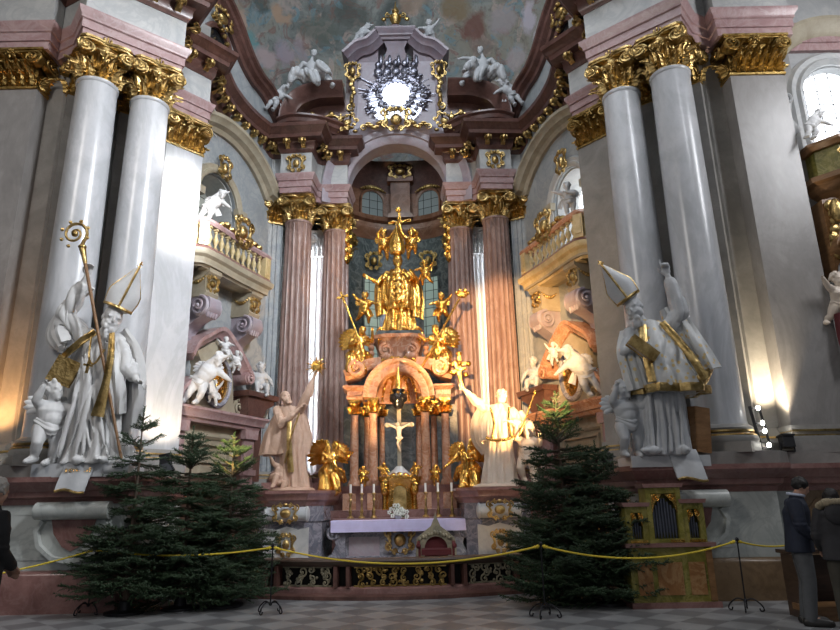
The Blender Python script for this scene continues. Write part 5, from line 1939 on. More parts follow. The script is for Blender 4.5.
obj('gilded_band', mb, M_['oldgold'], t)
t = thing('sunburst_emblem', 'golden sunburst lifted by the rosy priest statue', 'sunburst', (-1.84, 15.4, 4.72))
mb = MB()
for k in range(20):
    a = 2 * PI * k / 20
    L = .27 if k % 2 else .19
    c_, s_ = math.cos(a), math.sin(a)
    mb.tube([(-1.84, 15.4, 4.78), (-1.84 + L * c_, 15.4 - .03 * math.sin(k * 1.7), 4.78 + L * s_)], [.035, .006], 6)
obj('rays', mb, M_['gold'], t)
mb = MB()
mb.lathe([(.02, -.05), (.10, -.04), (.12, 0), (.10, .04), (.02, .05)], n=20, M=Matrix.Translation((-1.84, 15.38, 4.78)) @ Matrix.Rotation(PI / 2, 4, 'X'))
obj('disc', mb, M_['gold'], t)
putto('fallen rosy figure crouching under the priest with the sunburst', (-2.78, 15.45, 2.0), 1.05, 'sit', M_['statuepink'], .7, .5, False, 1, None, seed=8, name='crouching_figure', cat='statue')

# ================================================================== saint with a cross (inner right)
t = adult('cream statue of a priest holding out a small gold cross, right of the altar', 'saint_statue', (2.45, 15.7, 1.93))
J = dict(pel=(2.48, 15.7, 3.0), che=(2.52, 15.64, 3.55), neck=(2.56, 15.58, 3.80), head=(2.60, 15.52, 3.98),
         shL=(2.26, 15.58, 3.66), elL=(1.98, 15.46, 3.86), haL=(1.70, 15.38, 4.14), hdL=V3((-.6, 0, .7)), paL=V3((0, -1, 0)),
         shR=(2.84, 15.62, 3.62), elR=(3.02, 15.46, 3.28), haR=(2.74, 15.30, 3.36), hdR=V3((-1, -.1, .2)), paR=V3((0, .5, -1)))
mb = MB()
body(mb, J, 1.30, 1.05, .245, 1, .4, (-.25, -1, .05), (0, 0, 1), True, .19, 1.05, 5, .6)
robe(mb, [((2.52, 15.64, 3.5), .27, .22, .1), ((2.50, 15.68, 3.0), .31, .26, .4), ((2.48, 15.7, 2.5), .33, .28, .9), ((2.48, 15.7, 1.94), .42, .34, 1)], 9, .14, 9)
mb.tube([J['shR'], J['elR'], V3(J['elR']).lerp(V3(J['haR']), .6)], [.12, .14, .10], 10, True)
mb.tube([J['shL'], J['elL'], V3(J['elL']).lerp(V3(J['haL']), .8)], [.11, .11, .07], 10, True)
carve('figure', mb, M_['statuewarm'], t, .016, 1, None, (.035, 17), [(J['head'], .24), (J['haL'], .18), (J['haR'], .18)], None, 7)
mb = MB()
robe(mb, [((2.54, 15.64, 3.80), .22, .2, .1), ((2.52, 15.62, 3.5), .40, .30, .5), ((2.50, 15.62, 3.2), .44, .33, .9), ((2.50, 15.62, 2.95), .44, .33, 1)], 7, .14, 12)
carve('surplice', mb, M_['statuewarm'], t, .018, 1, None, (.035, 16), (), None, 8)
mb = MB()
drape(mb, [(2.12, 15.6, 3.75), (1.98, 15.7, 3.4), (2.02, 15.75, 3.0), (2.2, 15.75, 2.7)], [.2, .4, .5, .4], (.7, -.7, 0), .04, 3, .06, 19, 5)
drape(mb, [(2.95, 15.6, 3.6), (3.12, 15.66, 3.2), (3.1, 15.7, 2.8), (3.0, 15.72, 2.5)], [.2, .36, .4, .35], (.7, -.7, 0), .04, 3, .06, 19, 6)
obj('cloak', mb, M_['statuewarm'], t)
mb = MB()
mb.tube(spline([(2.16, 15.32, 3.0), (2.35, 15.26, 2.92), (2.6, 15.26, 2.94), (2.85, 15.34, 3.02)], 6), .035, 7)
mb.tube(spline([(2.3, 15.36, 3.7), (2.36, 15.28, 3.3), (2.30, 15.28, 2.98)], 6), .028, 7)
mb.tube(spline([(2.74, 15.36, 3.7), (2.70, 15.28, 3.3), (2.76, 15.28, 2.98)], 6), .028, 7)
obj('gilded_trim', mb, M_['gold'], t)
t = thing('hand_cross', 'small gold crucifix held out by the cream priest statue', 'cross', (1.62, 15.36, 4.2))
mb = MB()
mb.bar((1.68, 15.34, 4.14), (1.50, 15.34, 4.80), .055)
mb.bar((1.40, 15.34, 4.56), (1.72, 15.34, 4.64), .055)
for p in ((1.50, 15.34, 4.81), (1.39, 15.34, 4.555), (1.73, 15.34, 4.645)):
    mb.ell(p, (.05, .04, .05), n=8, m=5)
obj('cross', mb, M_['gold'], t)
putto('cream boy figure kneeling beside the priest with the gold cross', (3.12, 15.45, 1.98), 1.38, 'hold_up', M_['statuewarm'], -.5, .05, False, 1, None, seed=9, name='boy_figure', cat='statue')
t = thing('processional_staff', 'thin gilded staff leaning beside the cream priest statue', 'staff', (2.9, 15.3, 3.1))
mb = MB()
mb.tube([(2.92, 15.28, 3.0), (3.33, 15.28, 3.95)], .022, 8)
mb.ell((3.36, 15.28, 4.02), (.04, .04, .08))
obj('staff', mb, M_['gold'], t)
# ================================================================== the gilded bishop in the niche
G = M_['gold']
t = adult('large gilded statue of a bishop in a tall mitre, highest in the altar niche', 'bishop_statue', (0.05, 18.5, 6.32))
J = dict(pel=(.06, 18.5, 7.40), che=(.05, 18.44, 8.00), neck=(.04, 18.38, 8.36), head=(.04, 18.32, 8.58),
         shL=(-.30, 18.44, 8.18), elL=(-.56, 18.28, 7.86), haL=(-.80, 18.15, 7.98), hdL=V3((-1, -.3, .4)), paL=V3((0, -1, 0)),
         shR=(.40, 18.44, 8.18), elR=(.62, 18.26, 7.86), haR=(.52, 18.02, 8.0), hdR=V3((-.2, -1, .5)), paR=V3((-1, 0, 0)))
mb = MB()
body(mb, J, 1.5, 1.1, .27, 0, .7, (.05, -1, -.15), (0, 0, 1), True, .19, 1.05, 7, .5)
robe(mb, [((.05, 18.45, 7.95), .30, .24, .1), ((.06, 18.5, 7.4), .36, .30, .5), ((.08, 18.5, 6.9), .38, .32, .9), ((.08, 18.5, 6.33), .48, .38, 1)], 9, .18, 4)
mb.ell((-.12, 18.14, 6.38), (.09, .17, .07))
mb.ell((.25, 18.14, 6.38), (.09, .17, .07))
carve('figure', mb, G, t, .018, 1, None, (.05, 13), [(J['head'], .3), (J['haL'], .2), (J['haR'], .2)], None, 2)
mb = MB()
drape(mb, [(-.30, 18.5, 8.28), (-.52, 18.5, 7.95), (-.54, 18.5, 7.4), (-.50, 18.46, 6.9)], [.25, .40, .44, .34], (.7, -.7, 0), .05, 2, .05, 21, 1)
drape(mb, [(.40, 18.5, 8.28), (.60, 18.5, 7.9), (.66, 18.5, 7.4), (.64, 18.46, 6.8)], [.25, .40, .46, .36], (.7, .7, 0), .05, 2, .05, 21, 2)
obj('cope', mb, G, t)
mb = MB()
robe(mb, [((.05, 18.44, 8.30), .22, .18, .1), ((.05, 18.42, 8.0), .42, .30, .3), ((.05, 18.42, 7.6), .46, .34, .6), ((.08, 18.42, 7.25), .44, .36, .9), ((.10, 18.42, 7.02), .40, .34, 1)], 6, .16, 15)
carve('chasuble', mb, G, t, .018, 1, None, (.05, 11), (), None, 3)
mb = MB()
for k in range(5):
    mb.ell((.06, 18.07 - .02 * k, 8.15 - .22 * k), (.10, .03, .13), n=8, m=5)
    for s in (-1, 1):
        mb.ell((.06 + s * .12, 18.09 - .01 * k, 8.10 - .22 * k), (.07, .03, .06), n=8, m=5)
obj('embroidery', mb, G, t)
mitre(t, (.03, 18.32, 8.80), (.0, 18.32, 9.60), .175, .18, G, (.1, -1, 0), G)
t = thing('niche_crucifix', 'gilded crucifix with small figure rising above the tall mitre', 'crucifix', (0.1, 18.7, 9.3))
mb = MB()
mb.bar((.20, 18.75, 9.3), (.08, 18.75, 10.35), .07)
mb.bar((-.25, 18.72, 9.95), (.46, 18.72, 10.05), .07)
obj('cross', mb, G, t)
mb = MB()
mb.tube([(.16, 18.66, 9.45), (.13, 18.62, 9.65), (.10, 18.62, 9.88)], [.03, .06, .075], 8, True)
mb.tube([(.11, 18.62, 9.9), (-.12, 18.64, 10.0), (-.2, 18.66, 9.99)], [.04, .03, .02], 7, True)
mb.tube([(.11, 18.62, 9.9), (.3, 18.64, 10.02), (.42, 18.66, 10.07)], [.04, .03, .02], 7, True)
mb.ell((.07, 18.58, 10.04), (.06, .06, .075))
mb.ell((.06, 18.72, 10.42), (.10, .05, .1))
carve('corpus', mb, G, t, .014, 1)
for lab, base, H, pose, yaw, fl_ in (('gilded putto beside the shoulder of the niche bishop, holding balls', (.86, 18.25, 7.75), .78, 'fly', -.3, -1),
                                     ('gilded flying putto left of the niche bishop', (-.93, 18.2, 6.6), .95, 'fly', .3, 1),
                                     ('gilded flying putto in shade right of the niche bishop', (1.32, 18.4, 6.65), .9, 'fly', -.3, -1),
                                     ('gilded putto head and arms at the left foot of the niche bishop', (-.45, 18.1, 5.85), .6, 'climb', .2, 1),
                                     ('gilded putto head and arms at the right foot of the niche bishop', (.60, 18.1, 5.85), .6, 'climb', -.2, -1),
                                     ('gilded putto behind the mitre, left of the niche crucifix', (-.40, 18.7, 8.75), 1.0, 'climb', .2, 1),
                                     ('gilded putto behind the mitre, right of the niche crucifix', (.46, 18.7, 8.75), 1.0, 'climb', -.2, -1)):
    putto(lab, base, H, pose, G, yaw, 0, True, 1, 'gilded putti around the niche bishop', seed=len(lab), flip=fl_)
# pedestal of the niche bishop
t = thing('statue_pedestal', 'reddish scrolled pedestal carrying the gilded niche bishop', 'pedestal', (.06, 18.5, 4.9))
mb = MB()
mb.sweep([(-.60, 18.9), (-.55, 18.15), (-.3, 18.0), (.42, 18.0), (.67, 18.15), (.72, 18.9)], [(-.5, 0), (.14, 0), (.10, .1), (0, .2), (-.06, .5), (.02, .8), (.06, .95), (.12, 1.0), (.14, 1.1), (-.5, 1.1)], z0=5.1)
obj('block', mb, M_['salmon'], t)
mb = MB()
mb.prism([(-.62, 0), (.74, 0), (.66, .12), (-.54, .12)], (0, 18.5, 6.2), UX, UZ, UY, -.4, .5)
obj('green_slab', mb, M_['greenmarble'], t)
mb = MB()
for x in (-.30, .42):
    mb = MB()
    spiral(mb, (x, 17.96, 5.72), (1 if x > 0 else -1, 0, 0), UZ, UY, .2, 1.6, .05, 1, .12)
    mb.ell((x, 17.94, 5.55), (.2, .12, .14))
    obj('scroll', mb, M_['salmon'], t)
for x in (-.72, .84):
    mb = MB()
    for k in range(5):
        mb.ell((x, 18.0, 5.3 + .17 * k), (.09, .1, .10))
    obj('bead_string', mb, M_['salmon'], t)
mb = MB()
cartouche(mb, (.06, 17.6, 5.12), UX, UZ, UY, .9, .56, 31, .10)
mb.ell((.06, 17.62, 5.12), (.36, .06, .21))
tag(obj('oval_plaque', mb, G), 'bright oval gilded plaque above the domed altar canopy', 'plaque')

# ================================================================== canopy with columns over the altar
t = thing('altar_canopy', 'small domed marble canopy on salmon columns with gilded capitals', 'canopy', (.08, 17.5, 1.7))
cx = .08
scol, scap = None, None


def small_col(x, y, r, parent):
    b = MB()
    b.lathe([(r * 1.5, 0), (r * 1.5, .06), (r * 1.35, .1), (r * 1.2, .14), (r * 1.05, .17), (r, .2), (r * .98, .9), (r * .84, 1.80), (r * .95, 1.84)], n=20)
    o = obj('column_shaft', b, M_['salmon'], None)
    o.parent = parent
    o.location = V3((x, y, 2.0)) - wl(parent)
    c = MB()
    c.lathe([(r * .9, 1.88), (r * 1.0, 1.92), (r * .95, 2.0), (r * 1.2, 2.12), (r * 1.35, 2.16), (r * 1.3, 2.2)], n=16)
    for k in range(8):
        leaf(c, Matrix.Rotation(PI / 4 * k, 4, 'Z') @ Matrix.Translation((0, r * .72, 1.88)), .22, r * .75, .03, t=.008)
    for k in range(4):
        a = PI / 4 + PI / 2 * k
        c.ell((r * 1.25 * math.cos(a), r * 1.25 * math.sin(a), 2.14), (.042, .042, .05), n=8, m=5)
    c.box((0, 0, 2.22), (r * 2.4, r * 2.4, .06))
    k = obj('gilded_capital', c, G, None)
    k.parent = o
    return o


for x, y, r in ((-1.12, 17.45, .115), (-.60, 17.15, .125), (.76, 17.15, .125), (1.30, 17.45, .115), (-.82, 17.9, .09), (1.0, 17.9, .09), (-.42, 18.0, .08), (.58, 18.0, .08)):
    small_col(x, y, r, t)
for s in (-1, 1):
    mb = MB()
    pth = [(cx + s * .98, 17.9), (cx + s * .98, 17.3), (cx + s * 1.38, 17.26), (cx + s * 1.44, 18.0)]
    if s < 0:
        pth = pth[::-1]
    pass
    mb.sweep(pth, [(-.2, 0), (0, 0), (.02, .08), (.0, .10), (.0, .22), (.05, .25), (.12, .31), (.12, .36), (-.2, .36)], z0=4.25)
    obj('entablature', mb, M_['salmon'], t)
mb = MB()
ap = [(-.82, 4.25)] + arc(0, 4.25, .82, 180, 0, 28, .90)[1:-1] + [(.82, 4.25)]
mb.vsweep(ap, [(-.22, -.4), (-.22, .04), (-.16, .08), (-.02, .08), (.02, .14), (.08, .18), (.12, .18), (.12, -.4)], (cx, 17.05, 0), UX, UY)
obj('arch', mb, M_['salmon'], t)
mb = MB()
R = []
for k in range(9):
    e = math.radians(90 * k / 8)
    R.append([(cx - .84 * math.cos(e) * math.cos(math.radians(a)), 17.15 + .84 * math.cos(e) * math.sin(math.radians(a)) + .0, 4.2 + .88 * math.sin(e)) for a in range(0, 181, 10)])
mb.rings(R, closed=False)
obj('half_dome', mb, M_['salmon'], t)
for k in range(9):
    mb = MB()
    a = math.radians(18 + 18 * k)
    for i in range(15):
        e = math.radians(6 + 5.2 * i)
        q = .022 + .014 * (i % 3 == 0)
        mb.ell((cx - .81 * math.cos(e) * math.cos(a), 17.15 + .81 * math.cos(e) * math.sin(a), 4.2 + .85 * math.sin(e)), (q * 1.3, q, .045), n=7, m=5)
    obj('gilded_rib', mb, G, t)
for s in (-1, 1):
    mb = MB()
    sp = spline([(cx + s * .45, 5.05), (cx + s * .8, 5.0), (cx + s * 1.05, 4.82), (cx + s * 1.4, 4.72)], 5)
    if s > 0:
        sp = sp[::-1]
    mb.vsweep(sp, [(0, -.5), (0, .1), (-.1, .14), (-.2, .10), (-.3, .1), (-.3, -.5)] if s < 0 else [(0, -.5), (0, .1), (-.1, .14), (-.2, .10), (-.3, .1), (-.3, -.5)], (0, 17.2, 0), UX, UY)
    spiral(mb, (cx + s * 1.1, 17.0, 5.0), (s, 0, 0), UZ, UY, .22, 1.5, .06, 1, .3)
    obj('roof_scroll', mb, M_['salmon'], t)
mb = MB()
mb.sweep([(cx - 1.6, 18.6), (cx - 1.55, 17.15), (cx - .9, 16.85), (cx - .3, 16.85), (cx - .3, 17.6), (cx + .3, 17.6), (cx + .3, 16.85), (cx + .9, 16.85), (cx + 1.55, 17.15), (cx + 1.6, 18.6)], [(-.15, 0), (.03, 0), (.03, .1), (0, .14), (0, .62), (.04, .68), (.06, .8), (-.15, .8)], z0=1.2)
obj('base', mb, M_['redbase'], t)
for x in (cx - 1.25, cx - .62, cx + .62, cx + 1.25):
    mb = MB()
    mb.prism([(x - .18, 1.42), (x + .18, 1.42), (x + .18, 1.82), (x - .18, 1.82)], (0, 16.98 if abs(x - cx) > 1 else 16.84, 0), UX, UZ, UY, 0, .04)
    obj('base_panel', mb, M_['salmon'], t)
mb = MB()
mb.prism([(-1.5, 2.0), (1.66, 2.0), (1.66, 4.2), (-1.5, 4.2)], (0, 18.2, 0), UX, UZ, UY, -.1, 0)
obj('dark_back', mb, M_['greenmarble'], t)
t = thing('hanging_lamp', 'black urn shaped vessel with gilded top hanging in the small dome', 'lamp', (.08, 16.9, 4.0))
mb = MB()
mb.lathe([(.03, -.20), (.10, -.17), (.13, -.12), (.15, -.05), (.22, .02), (.235, .10), (.22, .18), (.14, .22), (.12, .25), (.17, .28), (.16, .32), (.06, .34)], c=(.08, 16.7, 4.08), n=24)
obj('urn', mb, M_['black'], t)
mb = MB()
mb.lathe([(.10, .33), (.08, .4), (.10, .5), (.07, .62), (.05, .75), (.02, .9)], c=(.08, 16.72, 4.08), n=14)
for k in range(8):
    mb.ell((.08 + .2 * math.cos(PI / 4 * k), 16.7 + .2 * math.sin(PI / 4 * k), 4.29), (.04, .04, .05), n=6, m=4)
obj('gilded_top', mb, G, t)

# crucifix and tabernacle
t = thing('altar_crucifix', 'large pale gold crucifix standing on the tabernacle in the middle of the altar', 'crucifix', (.09, 16.8, 2.4))
mb = MB()
mb.bar((.09, 16.8, 2.45), (.09, 16.8, 3.86), .10, .06, (0, 1, 0))
mb.bar((-.21, 16.8, 3.50), (.40, 16.8, 3.50), .06, .10)
for p in ((.09, 16.8, 3.88), (-.23, 16.8, 3.5), (.42, 16.8, 3.5)):
    mb.ell(p, (.06, .04, .06), n=8, m=5)
obj('cross', mb, M_['tan'], t)
mb = MB()
mb.tube([(.12, 16.72, 2.84), (.05, 16.70, 3.02), (.10, 16.72, 3.16)], [.022, .035, .045], 8, True)
mb.tube([(.10, 16.72, 3.14), (.09, 16.70, 3.28), (.09, 16.71, 3.40)], [.055, .06, .07], 8, True)
for s in (-1, 1):
    mb.tube([(.09 + s * .06, 16.71, 3.40), (.09 + s * .16, 16.72, 3.46), (.09 + s * .26, 16.74, 3.51)], [.035, .026, .018], 7, True)
mb.ell((.06, 16.67, 3.50), (.045, .045, .058))
mb.tube([(.03, 16.68, 3.16), (.10, 16.66, 3.12), (.17, 16.69, 3.16)], [.035, .04, .03], 7, True)
carve('corpus', mb, M_['statuewarm'], t, .011, 1)
t = thing('tabernacle', 'gilded tabernacle with white cap below the altar crucifix', 'tabernacle', (.1, 16.7, 1.2))
mb = MB()
mb.sweep([(-.36, 17.1), (-.34, 16.62), (-.15, 16.5), (.35, 16.5), (.54, 16.62), (.56, 17.1)], [(-.4, 0), (.06, 0), (.06, .08), (0, .12), (-.03, .6), (.03, .85), (.08, .92), (.1, 1.0), (-.4, 1.0)], z0=1.2)
for x in (-.27, .47):
    mb.lathe([(.06, 0), (.05, .06), (.045, .7), (.07, .78), (.05, .85)], c=(x, 16.52, 1.28), n=12)
    mb.ell((x, 16.5, 1.9), (.10, .08, .16))
for k in range(9):
    a = PI * k / 8
    mb.ell((.1 + .38 * math.cos(a), 16.48, 2.0 + .22 * math.sin(a)), (.09, .07, .09), n=8, m=6)
obj('gilded_case', mb, G, t)
mb = MB()
mb.prism([(-.05, 1.32)] + arc(.1, 1.82, .16, 180, 0, 12)[::1] + [(.26, 1.32)], (0, 16.47, 0), UX, UZ, UY, 0, .03)
obj('door', mb, M_['oldgold'], t)
mb = MB()
mb.lathe([(.33, 0), (.36, .04), (.30, .08), (.22, .11), (.20, .15), (.14, .19), (.10, .24), (.08, .26)], c=(.09, 16.78, 2.20), n=20)
obj('white_cap', mb, M_['statue'], t)
for lab, base, H, pose, fl_ in (('small gilded putto sitting left on the tabernacle', (-.30, 16.55, 2.22), .44, 'sit', 1),
                                ('small gilded putto sitting right on the tabernacle', (.50, 16.55, 2.22), .44, 'sit', -1),
                                ('gilded putto standing between the left canopy columns', (-.82, 16.75, 1.98), .50, 'hold_up', 1),
                                ('gilded putto standing between the right canopy columns', (1.0, 16.75, 1.98), .50, 'hold_up', -1)):
    putto(lab, base, H, pose, G, .2 * fl_, 0, True, 1, 'small gilded putti at the tabernacle', seed=len(lab), flip=fl_)

# ================================================================== gilded angels
AJ = dict(pel=(0, 0, .42), che=(.06, -.04, .70), neck=(.10, -.06, .86), head=(.14, -.09, .985),
          shL=(-.10, -.03, .79), elL=(-.16, -.18, .62), haL=(.02, -.30, .66), shR=(.24, -.06, .79), elR=(.36, -.2, .70), haR=(.46, -.32, .80),
          hipL=(-.09, 0, .40), knL=(-.10, -.30, .30), anL=(-.14, -.16, .05), hipR=(.09, 0, .40), knR=(.14, -.16, .08), anR=(.02, .14, .04))


def angel(label, base, H, S, mat, yaw=0.0, over=None, group=None, wings=(.62, .5), seed=1):
    base = V3(base)
    U = dict(AJ)
    U.update(over or {})
    R = Matrix.Rotation(yaw, 3, 'Z')

    def T(p):
        return base + R @ (V3((p[0] * S, p[1], p[2])) * H)
    J = {k: T(v) for k, v in U.items()}
    if S < 0:
        J = {(k[:-1] + ('R' if k[-1] == 'L' else 'L') if k[-1] in 'LR' else k): v for k, v in J.items()}
    t = thing('angel', label, 'angel', base, group)
    mb = MB()
    body(mb, J, H * .64, 1.15, .30, 2, 0, R @ V3((.5 * S, -1, -.1)), R @ V3((0, 0, 1)), True, .18, 1.35, seed, .5)
    kn = (J['knL'] + J['knR']) / 2
    carve('figure', mb, mat, t, max(.014, H * .012), 1, None, (.02, 18), [(J['head'], .2 * H)], None, seed)
    mb = MB()
    p = J['pel']
    mb.ell(p + V3((0, 0, .02 * H)), (.19 * H, .18 * H, .17 * H))
    mb.tube([J['che'].lerp(p, .35), p], [.15 * H, .17 * H], 12, True)
    for q in 'LR':
        hp, kq, an = J['hip' + q], J['kn' + q], J['an' + q]
        mb.tube([hp, hp.lerp(kq, .5), kq], [.14 * H, .135 * H, .105 * H], 12, True)
        mb.tube([kq, kq.lerp(an, .6), an + V3((0, 0, .03 * H))], [.105 * H, .10 * H, .07 * H], 12, True)
        mb.tube([kq, V3((kq.x, kq.y - .02 * H, base.z + .06 * H))], [.10 * H, .13 * H], 12, True)
    mb.tube([p + R @ V3((.12 * S * H, -.04 * H, .06 * H)), p + R @ V3((.27 * S * H, .1 * H, -.02 * H)), p + R @ V3((.36 * S * H, .16 * H, -.18 * H))], [.10 * H, .11 * H, .05 * H], 10, True)
    mb.tube([J['shL'] + V3((0, -.05 * H, .01 * H)), J['che'] + V3((0, -.10 * H, -.06 * H)), p + R @ V3((.14 * S * H, -.09 * H, .05 * H))], [.045 * H, .06 * H, .07 * H], 10, True)
    carve('robe', mb, mat, t, max(.014, H * .013), 1, None, (.045 * H, 19 / H), (), None, seed)
    c = J['che'] + R @ V3((0, .12 * H, .04 * H))
    for s in (-1, 1):
        w = MB()
        wing(w, c + R @ V3((.04 * s * H, 0, 0)), R @ V3((s * .85, .4, .15)), R @ V3((s * .2, .15, 1)), wings[0 if s * S < 0 else 1] * H, .018 * H, 9)
        obj('wing', w, mat, t)
    return t


angel('gilded kneeling angel low beside the altar, right of the sunburst priest', (-1.62, 16.3, 1.85), 1.12, 1, G, .2, None, 'gilded angels', seed=2)
angel('gilded bowing angel low beside the altar, left of the cross bearing priest', (1.85, 16.3, 1.85), 1.12, -1, G, -.2, dict(head=(.22, -.12, .90), che=(.10, -.06, .68), neck=(.16, -.09, .81), haR=(.50, -.3, .50), elR=(.38, -.18, .60)), 'gilded angels', seed=3)
angel('gilded angel with curled wing on the left end of the canopy', (-1.08, 17.35, 4.95), 1.2, 1, G, .1, dict(haR=(.36, -.3, .92)), 'gilded angels', (.55, .3), 4)
angel('gilded angel with curled wing on the right end of the canopy', (1.26, 17.35, 4.95), 1.2, -1, G, -.1, None, 'gilded angels', (.55, .3), 5)
t = thing('gilded_cross_staff', 'gilded staff with cross head held by the left canopy angel', 'staff', (-1.2, 17.2, 6.2))
mb = MB()
mb.tube([(-.95, 17.2, 5.75), (-1.42, 17.15, 7.0)], .028, 8)
mb.bar((-1.40, 17.15, 6.92), (-1.50, 17.15, 7.22), .06)
mb.bar((-1.62, 17.15, 7.04), (-1.30, 17.15, 7.12), .06)
obj('staff', mb, G, t)
t = thing('gilded_crozier', 'long gilded pole with ornate head slanting across the right canopy angel', 'staff', (1.2, 17.0, 6.0))
mb = MB()
mb.tube([(.66, 16.95, 4.95), (1.76, 16.95, 6.9)], .030, 8)
obj('pole', mb, G, t)
mb = MB()
mb.ell((1.84, 16.95, 7.02), (.16, .08, .10))
for k in range(6):
    mb.ell((1.84 + .15 * math.cos(k), 16.92, 7.05 + .09 * math.sin(k)), (.06, .06, .06), n=7, m=5)
obj('head', mb, G, t)
mb = MB()
mb.ell((.64, 16.95, 4.92), (.05, .05, .07))
obj('tip', mb, G, t)
t = thing('gilded_cross', 'small gilded cross of blossoms on the right shoulder of the canopy', 'cross', (1.72, 17.0, 4.9))
mb = MB()
mb.bar((1.70, 17.0, 4.72), (1.70, 17.0, 5.36), .08)
mb.bar((1.48, 17.0, 5.1), (1.92, 17.0, 5.1), .08)
for p in ((1.70, 17, 5.38), (1.46, 17, 5.1), (1.94, 17, 5.1), (1.55, 16.95, 4.85), (1.85, 16.95, 4.8), (1.7, 16.93, 5.1)):
    mb.ell(p, (.08, .07, .08), n=8, m=5)
obj('cross', mb, G, t)

# ================================================================== altar table
t = thing('altar_table', 'blue grey marble altar with gilded centre ornament and scroll ends', 'altar', (.1, 15.8, 0))
mb = MB()
mb.sweep([(-1.25, 16.9), (-1.2, 15.75), (1.42, 15.75), (1.47, 16.9)], [(-.6, 0), (.16, 0), (.16, .1), (.10, .14), (.0, .2), (-.04, .3), (-.04, .72), (.04, .80), (.06, .92), (-.6, .92)], z0=.2)
obj('front', mb, M_['altar'], t)
mb = MB()
mb.prism([(-1.35, 15.55), (1.57, 15.55), (1.57, 17.0), (-1.35, 17.0)], (0, 0, 0), UX, (0, 1, 0), UZ, 1.10, 1.18)
obj('table_slab', mb, M_['altar'], t)
for s, x in ((-1, -1.32), (1, 1.54)):
    mb = MB()
    mb.prism(spline([(0, .2), (.16, .25), (.1, .5), (.02, .7), (.12, .95), (.0, 1.1)], 5) + [(-.2, 1.1), (-.2, .2)], (x, 15.75, 0), V3((s, 0, 0)), UZ, UY, -.1, .12)
    spiral(mb, (x + s * .06, 15.62, .93), (s, 0, 0), UZ, UY, .15, 1.6, .04, 1, .1)
    spiral(mb, (x + s * .08, 15.62, .36), (s, 0, 0), -UZ, UY, .12, 1.5, .035, 1, .1)
    obj('scroll_console', mb, M_['altar'], t)
mb = MB()
cartouche(mb, (.12, 15.72, .76), UX, UZ, UY, .62, .5, 17, .07)
obj('gilded_medallion', mb, M_['oldgold'], t)
for x0, x1 in ((-1.05, -.35), (.6, 1.25)):
    mb = MB()
    mb.prism([(x0, .42), (x1, .42), (x1, .84), (x0, .84)], (0, 15.79, 0), UX, UZ, UY, 0, .03)
    obj('panel', mb, M_['lavender'], t)
t = thing('altar_cloth', 'white linen cloth with violet tint hanging over the altar front', 'cloth', (.1, 15.5, 1.2))
mb = MB()
G_ = []
for i in range(10):
    row = []
    for j in range(41):
        x = -1.44 + 3.06 * j / 40
        if i < 3:
            p = (x, 16.3 - .38 * i, 1.205)
        else:
            q = (i - 3) / 6
            p = (x + .02 * math.sin(j) * q, 15.49 - .02 * math.sin(j * .9) * q, 1.195 - .24 * q)
        row.append(p)
    G_.append(row)
mb.sheet(G_, .015)
obj('linen', mb, M_['cloth'], t)
# predella shelf and candlesticks
mb = MB()
mb.prism([(-1.5, 16.0), (1.7, 16.0), (1.7, 17.0), (-1.5, 17.0)], (0, 0, 0), UX, (0, 1, 0), UZ, 1.21, 1.24)
mb.prism([(-1.6, 16.42), (1.8, 16.42), (1.8, 17.2), (-1.6, 17.2)], (0, 0, 0), UX, (0, 1, 0), UZ, .9, 1.42)
tag(obj('predella', mb, M_['redbase']), 'reddish marble step behind the candles on the altar', 'step')
cs = thing('candlestick', 'x', 'candlestick', (0, 0, 0), 'altar candlesticks')
mb = MB()
mb.lathe([(.085, 0), (.08, .03), (.04, .06), (.03, .1), (.045, .16), (.025, .22), (.02, .36), (.04, .42), (.022, .46), (.03, .53), (.055, .56), (.05, .58)], n=14)
obj('stick', mb, M_['oldgold'], cs)
mb = MB()
mb.lathe([(.028, .57), (.028, .78), (.022, .785)], n=12)
obj('candle', mb, M_['wax'], cs)
spots = [(-1.07, 'leftmost of the six gilded altar candlesticks'), (-.80, 'second from left of the altar candlesticks'), (-.51, 'altar candlestick just left of the tabernacle'), (.73, 'altar candlestick just right of the tabernacle'), (1.03, 'second from right of the altar candlesticks'), (1.36, 'rightmost of the six gilded altar candlesticks')]
for k, (x, lab) in enumerate(spots):
    o = cs if k == 0 else copy_tree(cs)
    o.location = (x, 16.18, 1.24)
    o['label'] = lab + ', white candle'
t = thing('flower_bouquet', 'white bouquet in a low vase on the altar cloth before the tabernacle', 'flowers', (.1, 15.75, 1.21))
mb = MB()
mb.lathe([(.05, 0), (.08, .05), (.07, .1), (.09, .13)], c=(.08, 15.75, 1.21), n=14)
obj('vase', mb, M_['statuegrey'], t)
mb, lf = MB(), MB()
rnd = random.Random(2)
for k in range(34):
    a, r, z = rnd.uniform(0, 6.28), rnd.uniform(0, .22), rnd.uniform(.12, .36)
    c = V3((.08 + r * math.cos(a), 15.75 + r * .7 * math.sin(a), 1.21 + z - r * .4))
    for q in range(5):
        b = c + V3((.03 * math.cos(q * 1.256), .0, .03 * math.sin(q * 1.256)))
        mb.ell(b, (.022, .015, .022), n=6, m=4)
    lf.tube([(.08, 15.75, 1.32), c - V3((0, 0, .02)), c + V3((rnd.uniform(-.05, .05), 0, rnd.uniform(-.02, .06)))], [.004, .012, .002], 5)
M_['petal'] = plain('white_petals', (.72, .74, .68), .6, 0, .1)
M_['leafgreen'] = plain('leaf_green', (.10, .17, .06), .6, 0, .3)
obj('blossoms', mb, M_['petal'], t)
obj('leaves', lf, M_['leafgreen'], t)

